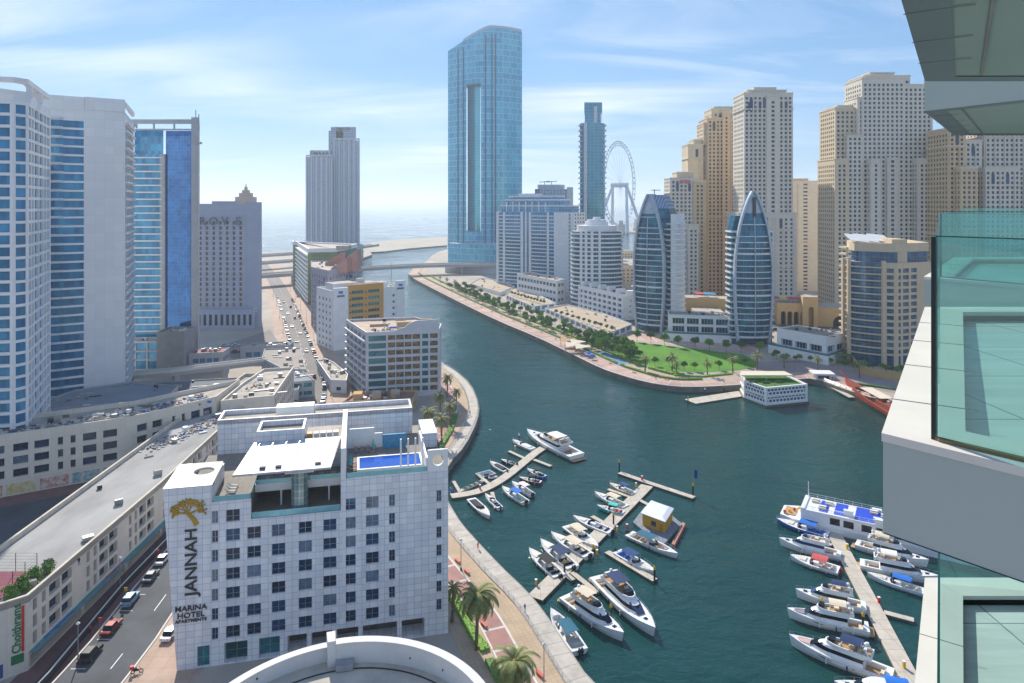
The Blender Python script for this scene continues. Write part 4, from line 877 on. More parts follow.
block(pk, [E_, A, B_, C_, D_], G, 41, lil, dark, pitch=4.2, ww=1.6, fh=3.5, wh=2.2, sill=.8, depth=1.0, styles={2: 'blank', 3: 'blank'})
def vx(px, Y): return ax(px, Y)
for (p0, p1, Y0, Y1, za, zb) in ((331, 347, 440, 452, 41, 47), (338, 357, 452, 464, 43, 52), (325, 341, 468, 480, 42, 49)):
    mb = MB(); a, b = (vx(p0, Y0), Y0), (vx(p1, Y0), Y0); c, d = (vx(p1, Y0), Y1), (vx(p0, Y0), Y1)
    mb.face([(*a, 38), (*b, 38), (*b, zb), (*a, za)]); mb.face([(*b, 38), (*c, 38), (*c, zb), (*b, zb)]); mb.face([(*c, 38), (*d, 38), (*d, za), (*c, zb)]); mb.face([(*d, 38), (*a, 38), (*a, za), (*d, za)]); mb.face([(*a, za), (*b, zb), (*c, zb), (*d, za)]); mb.build('roof_fin', pinkw, pk)
for k in range(3):
    x = vx(341.5 + k * 4.6, 451.9); zc_ = az(277.5 - k * .6, 452) ; mb = MB(); mb.prism([(x - 1, 451.8), (x + 1, 451.8), (x + 1, 451.95), (x - 1, 451.95)], zc_, zc_ + .01) if 0 else None
    mb = MB(); pts = [(x + 1.3 * math.cos(q * .524), zc_ + 1.3 * math.sin(q * .524)) for q in range(12)]; mb.face([(p[0], 451.9, p[1]) for p in reversed(pts)]); 
    for q in range(12): a, b = pts[q], pts[(q + 1) % 12]; mb.face([(a[0], 451.9, a[1]), (a[0], 452.05, a[1]), (b[0], 452.05, b[1]), (b[0], 451.9, b[1])])
    mb.build('round_window', win_b, pk)
for k in range(8):
    for j in (0.78,):
        x = E_[0] + (A[0] - E_[0]) * j; y = E_[1] + (A[1] - E_[1]) * j; d = (Vector(A) - Vector(E_)).normalized(); n_ = Vector((d.y, -d.x)); z = 7 + k * 3.9; pts = [(1.15 * math.cos(q * .524), z + 1.15 * math.sin(q * .524)) for q in range(12)]
        mb = MB(); mb.face([(x + d.x * p[0] + n_.x * .12, y + d.y * p[0] + n_.y * .12, p[1]) for p in pts]); mb.build('round_window', win_b, pk)
ok = thing('apartment_block', 'apartment block with an orange centre panel and white end piers', 'building', (-80, 376, G))
orw = mat('orange_wall', S(206, 156, 84), .85, var=.08, scale=.1)
A = (ax(333, 372), 372); B_ = (ax(404, 398), 398); pl = rect(A, B_, 24); L = math.hypot(B_[0] - A[0], B_[1] - A[1])
block(ok, pl, G, 35, whitew, win_t, parapet=1.2, styles={0: dict(cols=[(L - 7.4, L - 6.0), (L - 11.5, L - 10.5)][:1], fh=3.6, sill=1.4, wh=1.3, depth=.2), 1: 'blank', 2: 'blank', 3: dict(pitch=5, ww=2, fh=3.6)}, top=1.5)
d = Vector((B_[0] - A[0], B_[1] - A[1])).normalized(); n_ = Vector((d.y, -d.x))
def pp(u, o=0): q = Vector(A) + d * u + n_ * o; return (q.x, q.y)
mb = MB(); panes = []
facade(mb, panes, pp(9, .35), pp(30, .35), G, 37.5, [(1.6, 8.6), (11.6, 18.6)], rows_by(G, 38, 3.6, 1.1, 1.9, 3.2), .3)
mb.prism([pp(8.99, .34), pp(9.1, .34), pp(9.1, -1), pp(8.99, -1)], G, 37.5); mb.prism([pp(9, .3), pp(30, .3), pp(30, -.6), pp(9, -.6)], 37.0, 37.6); mb.build('orange_panel', orw, ok); put_windows(ok, panes, win_t, frame=orw, mull=3)
for j, u in enumerate((9.75, 19.1)):
    for k in range(8):
        z = 33 - k * 3.6; q = [(.5 * math.cos(t_ * .785), z + .5 * math.sin(t_ * .785)) for t_ in range(8)]; mb = MB(); mb.face([(*pp(u + a_, .42), b_) for a_, b_ in q]); mb.build('round_window', win, ok)
for a_, b_, zt_ in ((.0, 8.4, 36.5), (L - 5.4, L + .2, 38)):
    mb = MB(); mb.prism([pp(a_, .6), pp(b_, .6), pp(b_, -.5), pp(a_, -.5)], G, zt_); mb.build('end_pier', whitew, ok)
    q = pp((a_ + b_) / 2, .68); mb = MB(); mb.prism([pp((a_ + b_) / 2 - 1.2, .75), pp((a_ + b_) / 2 + 1.2, .75), pp((a_ + b_) / 2 + 1.2, .61), pp((a_ + b_) / 2 - 1.2, .61)], zt_ - 3.2, zt_ - 1.8); mb.build('blue_emblem', mat('emblem_blue', S(30, 120, 200), .5), ok)
    mb = MB(); mb.prism([pp((a_ + b_) / 2 - 2.2, .72), pp((a_ + b_) / 2 + 2.2, .72), pp((a_ + b_) / 2 + 2.2, .61), pp((a_ + b_) / 2 - 2.2, .61)], zt_ - 5.0, zt_ - 4.0); mb.build('sign_strip', letterg if 0 else mat('letter_grey', S(104, 106, 118), .6), ok)
fr_ = MB(); fr_.box(0, 0, 0, 1, 1, 1)
for (u0_, u1_, v0_, v1_, h_) in ((2, 16, 5, 16, 4.2), (18, 30, 8, 18, 3.2), (20, 24, 12, 15, 5.4), (31, 36, 6, 14, 3)):
    a = [tuple(Vector(A) + d * u_ - n_ * v_) for u_, v_ in ((u0_, v0_), (u1_, v0_), (u1_, v1_), (u0_, v1_))]; mb = MB(); mb.prism(a, 33.8, 34 + h_, 0, 1); mb.build('roof_plant', [pale, roofm], ok)
mb = MB(); q = pp(L - 4, -8); mb.tube([(*q, 34), (*q, 48)], .2, 6); mb.build('mast', steel, ok)
# ---- white residential block with teal glass
jb = thing('apartment_block', 'white eight storey apartment block with teal glass corner and cluttered roof', 'building', (-60, 280, G))
A = (-59.8, 280); B_ = (-30.5, 287); Ld = Vector((B_[0] - A[0], B_[1] - A[1])); L = Ld.length; d = Ld / L; n_ = Vector((d.y, -d.x)); bk = (-75.5, 311)
pl = [A, B_, (-31, 300), (-45, 318), bk]
jw = mat('grey_white_tile', S(206, 208, 212), .6, var=.06, scale=.2, tile=(.9, 1.0), line=S(184, 186, 192), mortar=.03)
rws = [(4.5 + 3.1 * k, 6.65 + 3.1 * k) for k in range(8)]
jbal = mat('balcony_interior', S(190, 142, 80), .8, scale=.8, noise_col=S(30, 70, 76), detail=2, obj_rand=.3)
mb = MB(); pt, po = [], []
def spl(i0, i1): return [(i0, i1)]
gx = 0.4
facade(mb, pt, A, tuple(Vector(A) + d * 8.5), G, 29.2, [(1.0, 8.0)], rws, .15)
facade(mb, po, tuple(Vector(A) + d * 8.5), tuple(Vector(A) + d * 22.5), G, 29.2, [(.3, 3.3), (3.7, 6.8), (7.2, 10.0), (10.4, 13.6)], rws, 1.0)
facade(mb, pt, tuple(Vector(A) + d * 22.5), tuple(Vector(A) + d * 25.8), G, 29.2, [(.4, 2.9)], rws, .15)
facade(mb, po, tuple(Vector(A) + d * 25.8), B_, G, 29.2, [(.4, 3.6)], rws, 1.0)
po2 = []
facade(mb, po2, bk, A, G, 29.2, [(k * 6.8 + 1, k * 6.8 + 6) for k in range(5)], rws, 1.2)
facade(mb, None, B_, pl[2], G, 29.2, [], []); facade(mb, None, pl[2], pl[3], G, 29.2, [], []); facade(mb, None, pl[3], bk, G, 29.2, [], [])
mb.ring(pl, offset(pl, -.4), 29.2, 30.0)
# stepped curved gable on the right of the front
prof = [(12.5, 30), (13.5, 31.2), (15.5, 31.2), (16.5, 32.2), (18, 33.2), (20, 33.9), (30.1, 34.3)]
for (a, za), (b, zb) in zip(prof[:-1], prof[1:]):
    P1, P2 = Vector(A) + d * a + n_ * .02, Vector(A) + d * b + n_ * .02; Q1, Q2 = P1 - n_ * .5, P2 - n_ * .5
    mb.face([(*P1, 29.9), (*P2, 29.9), (*P2, zb), (*P1, za)], 0, [(a, 29.9), (b, 29.9), (b, zb), (a, za)]); mb.face([(*Q2, 29.9), (*Q1, 29.9), (*Q1, za), (*Q2, zb)]); mb.face([(*P1, za), (*P2, zb), (*Q2, zb), (*Q1, za)])
mb.build('wall', jw, jb)
for k, (a_, b_) in enumerate(rws):
    mb = MB(); C0 = tuple(Vector(A) + d * 8.5 + n_ * .25); C1 = tuple(Vector(B_) + n_ * .25 + d * .2); mb.prism([C0, C1, tuple(Vector(C1) - n_ * .24), tuple(Vector(C0) - n_ * .24)], a_ - .6, a_ + .25); mb.build('balcony', jw, jb)
    v = (Vector(A) - Vector(bk)).normalized(); w_ = Vector((v.y, -v.x)); mb = MB(); a2, b2 = Vector(bk), Vector(A); mb.prism([tuple(a2 + w_ * .9), tuple(b2 + w_ * .9 - v * .3), tuple(b2 + w_ * .02 - v * .3), tuple(a2 + w_ * .02)], a_ - .6, a_ + .25); mb.build('balcony', jw, jb)
mb = MB(); mb.face([(*p, 29.0) for p in offset(pl, -.38)]); mb.build('roof', mat('tan_roof', S(190, 168, 146), .9, var=.2, scale=.4, detail=8), jb)
put_windows(jb, pt, win_t, frame=dmetal, mull=2); put_windows(jb, po, jbal, frame=None, nmax=64); put_windows(jb, po2, jbal, frame=None)
tanb = mat('tan_block', S(190, 164, 130), .9, var=.12)
for (u_, v_, du, dv, h) in ((13, 7, 6, 3.2, 3.4), (19.5, 9, 3, 5, 2.6), (23.5, 12, 5, 1, 3.6), (15.5, 3.4, 5.5, .5, 1.5), (25.5, 3, 3, 6, .8), (21.8, 3.2, .5, 4, 2.2), (2, 18, 8, 1, 1.0)):
    a = Vector(A) + d * u_ - n_ * v_; mb = MB((a.x, a.y, math.atan2(d.y, d.x))); mb.box(0, 0, 29.01, du, dv, 29 + h); mb.build('roof_block', tanb, jb)
a = Vector(A) + d * 9 - n_ * 12; mb = MB((a.x, a.y, .25)); mb.box(0, 0, 29.02, 4.5, 2.2, 29.5); mb.build('roof_pool', mat('pool_blue', S(20, 96, 200), .1), jb)
for k in range(34):
    u_, v_ = rnd.uniform(2, 12.5), rnd.uniform(1.5, 11); a = Vector(A) + d * u_ - n_ * v_; s_ = rnd.uniform(.35, .8); mb = MB((a.x, a.y, rnd.uniform(0, .5))); mb.box(0, 0, 29.02, s_, s_ * .8, 29 + rnd.uniform(.5, 1.3)); mb.build('air_conditioner', rnd.choice((steel, concrete, dmetal)), jb)
# low terrace buildings between that block and the hotel
lt = thing('terrace_house', 'low tan stepped terrace building in front of the white apartment block', 'building', (-70, 262, G))
block(lt, [(-64, 258), (-38, 262), (-38, 274), (-62, 272)], G, 8, tanb, dark, pitch=4, ww=2, wh=2, fh=5, roof=mat('terrace_tile', S(150, 110, 96), .9), parapet=.8)
for k, (x, y) in enumerate(((-61, 262), (-54, 263), (-47, 265))): mb = MB((x, y, .15)); mb.box(0, 0, 7.2, 3.4, 4.5, 9.6, 0, 1); mb.build('stair_box', [tanb, orw if k == 0 else roofm], lt)
lt = thing('ramp_building', 'pale curved ramp building left of the white apartment block', 'building', (-82, 300, G))
block(lt, [(-77, 290), (-70, 289), (-72, 300), (-84, 322), (-90, 330), (-93, 326)], G, 8, pale, win, pitch=5, ww=2, wh=1.5, fh=4, parapet=.6)
# ------------------------------------------------------------ far east: the gate tower, slim tower, wheel
def offY(poly): return poly
gt = thing('gate_tower', 'tallest blue glass slab tower with a tall slot cut through its middle', 'tower', (ax(485, 845), 845, G))
irr = mat('patchwork_glass', S(84, 190, 216), .2, .15, var=.12, scale=.02, tile=(11, 7.2), col2=S(58, 164, 200), line=S(186, 214, 230), mortar=.3, off=.5, squash=(.6, 2))
ag = mat('slot_glass', S(130, 210, 220), .1, .5, var=.1, scale=.03, tile=(4, 3.6), line=S(120, 180, 190), mortar=.3)
YG = 845
def gx_(p): return ax(p, YG)
def crest(px): return az(45 - (px - 449) * 17.5 / 40 if px < 489 else 28, YG)
# plan: convex front curve from px 448 to 522
def gfront(px): t_ = (px - 448) / 74; return YG + 26 * (2 * t_ - 1.1) ** 2
xs = [448 + 74 * k / 16 for k in range(17)]
def seg(xa, xb, z0, zf, name='curtain_wall', m=irr, back=30, dy=0):
    n = 8; X = [xa + (xb - xa) * k / n for k in range(n + 1)]; mb = MB(); u = 0
    fp = [(gx_(x) * (gfront(x) + dy) / YG, gfront(x) + dy) for x in X]; bp_ = [(p[0] * (p[1] + back) / p[1], p[1] + back) for p in fp]
    zs = [zf(x) if callable(zf) else zf for x in X]; u = gx_(xa)
    for i in range(n):
        a, b, c, d_ = fp[i], fp[i + 1], bp_[i + 1], bp_[i]; L = math.hypot(b[0] - a[0], b[1] - a[1])
        mb.face([(*a, z0), (*b, z0), (*b, zs[i + 1]), (*a, zs[i])], 0, [(u, z0), (u + L, z0), (u + L, zs[i + 1]), (u, zs[i])])
        mb.face([(*c, z0), (*d_, z0), (*d_, zs[i]), (*c, zs[i + 1])], 0, [(u + L, z0), (u, z0), (u, zs[i]), (u + L, zs[i + 1])])
        mb.face([(*a, zs[i]), (*b, zs[i + 1]), (*c, zs[i + 1]), (*d_, zs[i])], 1); mb.face([(*d_, z0), (*c, z0), (*b, z0), (*a, z0)], 1); u += L
    for p, q, zt_, rv_ in ((fp[0], bp_[0], zs[0], 1), (fp[-1], bp_[-1], zs[-1], 0)):
        f = [(*p, z0), (*q, z0), (*q, zt_), (*p, zt_)]; uv = [(0, z0), (30, z0), (30, zt_), (0, zt_)]
        mb.face(f[::-1] if rv_ else f, 0, uv[::-1] if rv_ else uv)
    return mb.build(name, [m, farw], gt)
seg(448, 466.5, G, crest); seg(481, 522, G, crest); seg(466.52, 480.98, az(83, YG), crest); seg(466.52, 480.98, G, az(232, YG))
seg(467.5, 480.5, az(232, YG) + .1, az(83, YG) - .1, 'slot_side', ag, back=6, dy=15)
bpm = mat('strip_slate', S(70, 100, 124), .3, .3)  # slate blue tone of the thin vertical strips on the front
for x0 in ():
    mb = MB(); Yq = gfront(467); a = (gx_(467.0) * Yq / YG, Yq - 4); mb.box(a[0], Yq - 3.5, az(225, YG), a[0] + 7, Yq - .5, az(88, YG)); mb.build('slot_fin', bpm, gt)
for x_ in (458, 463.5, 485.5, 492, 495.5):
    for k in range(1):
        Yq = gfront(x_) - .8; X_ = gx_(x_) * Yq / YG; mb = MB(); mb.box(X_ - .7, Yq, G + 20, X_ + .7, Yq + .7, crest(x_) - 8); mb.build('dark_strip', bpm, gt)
mb = MB(); a = [(gx_(x) * (gfront(x) - .6) / YG, gfront(x) - .6) for x in xs]
mb = MB()
for i in range(16):
    x1, x2 = xs[i], xs[i + 1]
    if x1 < 460: continue
    p, q = (gx_(x1), gfront(x1) + 6), (gx_(x2), gfront(x2) + 6); mb.face([(*p, crest(x1)), (*q, crest(x2)), (*q, crest(x2) + 5), (*p, crest(x1) + 5)]); mb.face([(p[0], p[1] + 3, crest(x1)), (p[0], p[1] + 3, crest(x1) + 5), (q[0], q[1] + 3, crest(x2) + 5), (q[0], q[1] + 3, crest(x2))]); mb.face([(*p, crest(x1) + 5), (*q, crest(x2) + 5), (q[0], q[1] + 3, crest(x2) + 5), (p[0], p[1] + 3, crest(x1) + 5)])
mb.build('crown', farw, gt)
pd = thing('tower_podium', 'glazed lower podium at the foot of the gate tower', 'building', (gx_(480), 800, G))
mb = MB(); mb.prism([(ax(448, 835), 838), (ax(470, 800), 812), (ax(500, 800), 800), (ax(525, 800), 812), (ax(525, 840), 843), (ax(450, 840), 843)], G, 34, 0, 1); mb.build('curtain_wall', [irr, farw], pd)
mb = MB(); mb.prism([(ax(445, 790), 790), (ax(500, 770), 770), (ax(560, 780), 780), (ax(560, 795), 796), (ax(445, 800), 800)], G, 11); mb.build('terrace_wall', farw, pd)
# residential tower between
rt_ = thing('apartment_tower', 'grey green tower with roof antennas behind the white balcony block', 'tower', (ax(553, 880), 880, G))
gg = mat('grey_green_glass', S(110, 140, 156), .2, .4, tile=(4, 3.6), col2=S(90, 122, 142), line=S(180, 192, 200), mortar=.5)
mb = MB(); mb.prism([(ax(535, 880), 884), (ax(540, 880), 880), (ax(563, 880), 880), (ax(573, 880), 892), (ax(573, 910), 910), (ax(535, 910), 910)], G, az(189, 880), 0, 1); mb.build('curtain_wall', [gg, farw], rt_)
mb = MB(); mb.prism([(ax(538, 880), 886), (ax(560, 880), 884), (ax(566, 880), 900), (ax(538, 880), 900)], az(189, 880), az(184.5, 880)); mb.build('crown', farw, rt_)
mb = MB(); mb.prism([(ax(567, 880), 884), (ax(573.5, 880), 890), (ax(573.5, 900), 905), (ax(567, 900), 905)], G, az(187, 880)); mb.build('pier', farw, rt_)
for p_ in (545, 552): mb = MB(); mb.beam((ax(p_, 880) - 7, 888, az(182, 880)), (ax(p_, 880) + 7, 888, az(181, 880)), .6, .8); mb.tube([(ax(p_, 880), 888, az(186, 880)), (ax(p_, 880), 888, az(181, 880))], .4, 5); mb.build('roof_crane', dmetal, rt_)
sl_ = thing('slim_tower', 'slim teal glass tower with an open crown beside the wheel', 'tower', (ax(593, 800), 800, G))
tg = mat('slim_glass', S(60, 140, 160), .1, .5, var=.1, scale=.02, tile=(5, 3.7), col2=S(46, 118, 144), line=S(110, 160, 176), mortar=.3)
mb = MB(); mb.prism([(ax(580.5, 800), 806), (ax(583, 800), 800), (ax(602, 800), 800), (ax(605.5, 800), 806), (ax(605.5, 830), 832), (ax(580.5, 830), 832)], G, az(123, 800), 0, 1); mb.build('curtain_wall', [tg, farw], sl_)
mb = MB(); mb.prism([(ax(585, 800), 803), (ax(601, 800), 803), (ax(602, 825), 825), (ax(585, 825), 825)], az(123, 800), az(112, 800)); mb.build('upper_tower', tg, sl_)
mb = MB(); p4 = [(ax(584.5, 800), 802.5), (ax(602.5, 800), 802.5), (ax(602.5, 820), 824), (ax(584.5, 820), 824)]; mb.ring(p4, offset(p4, -1), az(112, 800), az(102, 800)); mb.build('open_crown', tg, sl_)
mb = MB(); mb.prism([(ax(584, 798), 798.5), (ax(587, 798), 798.5), (ax(587, 799.9), 799.9), (ax(584, 799.9), 799.9)], G, az(122.5, 800)); mb.prism([(ax(594.5, 798), 802.2), (ax(597.5, 798), 802.2), (ax(597.5, 799.9), 802.9), (ax(594.5, 799.9), 802.9)], az(122.9, 800), az(106, 800)); mb.build('pier', farw, sl_)
for k in range(30):
    z = 25 + k * 6.2; mb = MB()
    for a_, b_ in ((579, 582.5), (603.5, 606.8)): mb.box(ax(a_, 800), 801.5, z, ax(b_, 800), 812, z + 1.4)
    if z < az(125, 800): mb.build('balcony', farw, sl_)
# observation wheel
YW = 1900; wx, wz = ax(619.5, YW), az(185, YW); RW = 117
wh = thing('observation_wheel', 'giant white observation wheel on splayed legs far beyond the towers', 'ferris wheel', (wx, YW, G))
wmat = mat('wheel_white', S(196, 206, 220), .5)
aw = R(60); ew_ = Vector((math.cos(aw), math.sin(aw), 0)); nw = Vector((-math.sin(aw), math.cos(aw), 0)); C0 = Vector((wx, YW, wz)); n = 56
def wp(a, r, o=0): return C0 + ew_ * math.cos(a) * r + Vector((0, 0, math.sin(a) * r)) + nw * o
mb = MB()
for o in (-4, 4): mb.tube([wp(6.2832 * k / n, RW, o) for k in range(n + 1)], .9, 5, caps=False)
mb.tube([wp(6.2832 * k / n, RW - 7, 0) for k in range(n + 1)], 1.0, 5, caps=False)
for k in range(n): mb.tube([wp(6.2832 * k / n, RW, -4), wp(6.2832 * k / n, RW - 7, 0), wp(6.2832 * k / n, RW, 4)], .6, 4, caps=False)
mb.build('rim', wmat, wh)
for k in range(24): mb = MB(); mb.tube([wp(6.2832 * k / 24, 6, -3), wp(6.2832 * (k + .25) / 24, RW - 7, 0)], .3, 4); mb.build('spoke', wmat, wh)
for k in range(48): mb = MB(); mb.blob(wp(6.2832 * (k + .5) / 48, RW + 4.2), (3, 3, 2.4), 6, 4); mb.build('capsule', mat('capsule', S(150, 176, 196), .3), wh)
mb = MB(); mb.tube([C0 - nw * 24, C0 + nw * 24], 7, 10); mb.build('hub', wmat, wh)
for s_, e_ in ((-1, -1), (-1, 1), (1, -1), (1, 1)):
    mb = MB(); top = C0 + nw * 20 * s_; ft = Vector((wx, YW, 0)) + nw * (46 * s_) + ew_ * (62 * e_); mb.tube([ft, top], [5.0, 3.4], 8); mb.build('leg', wmat, wh)
# low distant town round the wheel and along the beach
mb_ = mat('far_block', S(196, 190, 182), .8); 
r2 = random.Random(12)
for k in range(26):
    px_ = r2.uniform(560, 720); Y_ = r2.uniform(1860, 2050); w_ = r2.uniform(8, 22); h_ = r2.uniform(8, 34); X_ = ax(px_, Y_)
    t_ = thing('beach_building', 'hazy low island building near the wheel, %s from the left of its cluster' % nth(k), 'building', (X_, Y_, 2)); mb = LB(); mb.box(-w_ / 2, 0, 0, w_ / 2, 14, h_ * .7, 0); mb.build('wall', mb_, t_); mb = LB(); mb.box(-w_ / 3, 2, h_ * .7, w_ / 4, 10, h_); mb.build('upper_floor', mb_, t_)
# ---- white balcony block (left of the rounded one)
glassD = mat('aqua_curtain', S(50, 140, 184), .1, .25, var=.25, scale=.15, tile=(3.0, 3.4), col2=S(44, 118, 164), line=S(190, 204, 214), mortar=.14)
wD = mat('white_east_wall', S(234, 234, 234), .6, var=.05, tile=(3.4, 3.4), line=S(200, 202, 208), mortar=.05)
db = thing('apartment_tower', 'broad white and aqua balcony block with stepped penthouses by the canal', 'building', (ax(535, 650), 650, G))
A, B_ = (ax(497, 665), 665), (ax(560, 622), 622); dD = (Vector(B_) - Vector(A)).normalized(); LD = (Vector(B_) - Vector(A)).length; nD = Vector((dD.y, -dD.x))
def dp(u, v): q = Vector(A) + dD * u - nD * v; return (q.x, q.y)
def dpoly(u0_, u1_, v0_, v1_): return [dp(u0_, v0_), dp(u1_, v0_), dp(u1_, v1_), dp(u0_, v1_)]
mb = MB(); mb.prism(dpoly(0, LD, 0, 22), G, az(213, 645), 0, 1); mb.build('curtain_wall', [glassD, roofm], db)
for a, b in ((-.3, 2), (7, 9), (25.5, 28), (30.2, 31.6), (34, 36.2), (52, 54), (59, LD + .3)):
    a *= LD / 64.5; b *= LD / 64.5; mb = MB(); mb.prism(dpoly(a, b, -.7, 1), G, az(212, 645)); mb.build('pier', wD, db)
z = G + 3.4
while z < az(214, 645):
    mb = MB()
    for a, b in ((10, 25), (37, 51.5)): mb.prism(dpoly(a * LD / 64.5, b * LD / 64.5, -1.5, -.01), z, z + .95)
    for a, b in ((2, 7), (54, 59)): mb.prism(dpoly(a * LD / 64.5, b * LD / 64.5, -.4, -.01), z, z + .7)
    mb.build('balcony', wD, db); z += 3.4
block(db, dpoly(LD - .1, LD + 14, 1, 21), G, az(212, 640), wD, win_b, pitch=4.6, ww=2.2, fh=3.4, wh=1.7, styles={3: 'blank', 2: 'blank'}, nmax=70)
for (a, b, v0_, zb, zt_) in ((4, LD + 8, 1.5, 213, 206.5), (8, LD - 2, 3, 206.5, 200.5), (12, LD - 8, 4.5, 200.5, 197)):
    mb = MB(); mb.prism(dpoly(a, b, v0_, 20), az(zb, 645), az(zt_, 645), 0, 1); mb.build('penthouse', [glassD, white], db)
    mb = MB(); q = dpoly(a - .6, b + .6, v0_ - .8, 20.6); mb.ring(q, offset(q, -2), az(zt_, 645) + .01, az(zt_, 645) + 1.2); mb.build('roof_band', wD, db)
mb = MB(); mb.prism(dpoly(22, 44, 6, 14), az(197, 645), az(193.5, 645)); mb.build('roof_plant', wD, db)
for k in range(7):
    mb = MB(); u = 10 + k * 7.5; mb.prism(dpoly(u, u + 1, 1.2, 3), az(212, 645), az(202, 645)); mb.build('pier', wD, db)
# rounded banded block
fb = thing('round_apartment_block', 'rounded white banded block with a drum on its roof', 'building', (ax(596, 520), 530, G))
cx, cy = ax(597, 535), 537; pf = []
for k in range(28):
    a = 6.2832 * k / 28; pf.append((cx + 19.5 * math.copysign(abs(math.cos(a)) ** .85, math.cos(a)), cy + 17 * math.copysign(abs(math.sin(a)) ** .85, math.sin(a))))
bandg = mat('band_glass', S(30, 110, 134), .1, .25, var=.3, scale=.2, tile=(2.4, 3.3), col2=S(28, 84, 116), line=S(180, 196, 204), mortar=.1)
ztf = az(232, 518)
banded(fb, pf, G, ztf, 3.3, bandg, wD, 1.0, 1.15, first=1)
mb = MB(); a = [p for p in pf]; 
for k in (18, 19, 20, 21):
    q = pf[k]; d_ = (Vector(q) - Vector((cx, cy))).normalized(); mb = MB(); c_ = Vector(q) + d_ * .9; mb.prism([(c_.x - .9, c_.y - .5), (c_.x + .9, c_.y - .5), (c_.x + .9, c_.y + 1.4), (c_.x - .9, c_.y + 1.4)], G, ztf + 1); mb.build('pier', wD, fb)
for r_, za, zb in ((15.5, ztf, ztf + 4.5), (9, ztf + 4.5, ztf + 7.5), (7.5, ztf + 7.5, ztf + 9), (3, ztf + 9, ztf + 11)):
    mb = MB(); mb.prism([(cx + r_ * math.cos(6.2832 * k / 24), cy + r_ * math.sin(6.2832 * k / 24)) for k in range(24)], za, zb); mb.build('roof_drum', wD, fb)
for a in range(3): mb = MB(); mb.tube([(cx - 6 + a * 5, cy, ztf + 7), (cx - 4 + a * 5, cy - 3, ztf + 10.5)], .2, 4); mb.build('roof_pipe', dmetal, fb)
# four storey white row in front of it
wr = thing('town_row', 'white four storey row with aqua windows below the rounded block', 'building', (ax(610, 490), 490, G))
A, B_ = (ax(578, 524), 524), (ax(623, 468), 468)
block(wr, rect(A, B_, 12), G, 20.5, wD, bandg, pitch=6.6, ww=4.6, fh=3.9, sill=1.0, wh=2.1, depth=1.2, styles={1: dict(pitch=9, ww=1, wh=1), 2: 'blank'}, roof=concrete, top=1.2)
dR = (Vector(B_) - Vector(A)).normalized(); nR = Vector((dR.y, -dR.x)); 
for k in range(6):
    a = Vector(A) + dR * (4 + k * 12); mb = MB((a.x, a.y, math.atan2(dR.y, dR.x))); mb.box(0, 0.4, 20.5, 3.4, 6, 23.4); mb.build('stair_box', wD, wr)
# waterside podiums
def podium(label, pts, z, m=wD, gl=bandg, pitch=7, ww=5, fh=5.5, wh=2.6, roof_=None, sill=1.2, par=.8, name='podium'):
    r = thing(name, label, 'building', (pts[0][0], pts[0][1], G)); block(r, pts, G, z, m, gl, pitch=pitch, ww=ww, fh=fh, sill=sill, wh=wh, depth=.5, roof=roof_ or mat('sun_roof', S(178, 160, 138), .9, var=.15, scale=.08), parapet=par, top=.6); return r
podium('long glazed entrance podium of the broad white block', [(ax(517, 600), 600), (ax(557, 545), 545), (ax(565, 555), 556), (ax(530, 618), 618)], 21, pitch=5, ww=4, fh=6)
podium('sunlit pale roof beside the waterfront trees, its left half', [gp(506, 300), gp(533, 312), gp(556, 309), gp(530, 295), gp(512, 293)], 7)
podium('long sunlit pale roof beside the waterfront trees, its right half', [gp(545, 314), gp(607, 341), gp(632, 331), gp(602, 319), gp(567, 310)], 7, pitch=9, ww=7)
podium('low sandy terrace podium at the left end of the waterfront', [gp(470, 287), gp(500, 296), gp(515, 290), gp(498, 283), gp(480, 281)], 6)
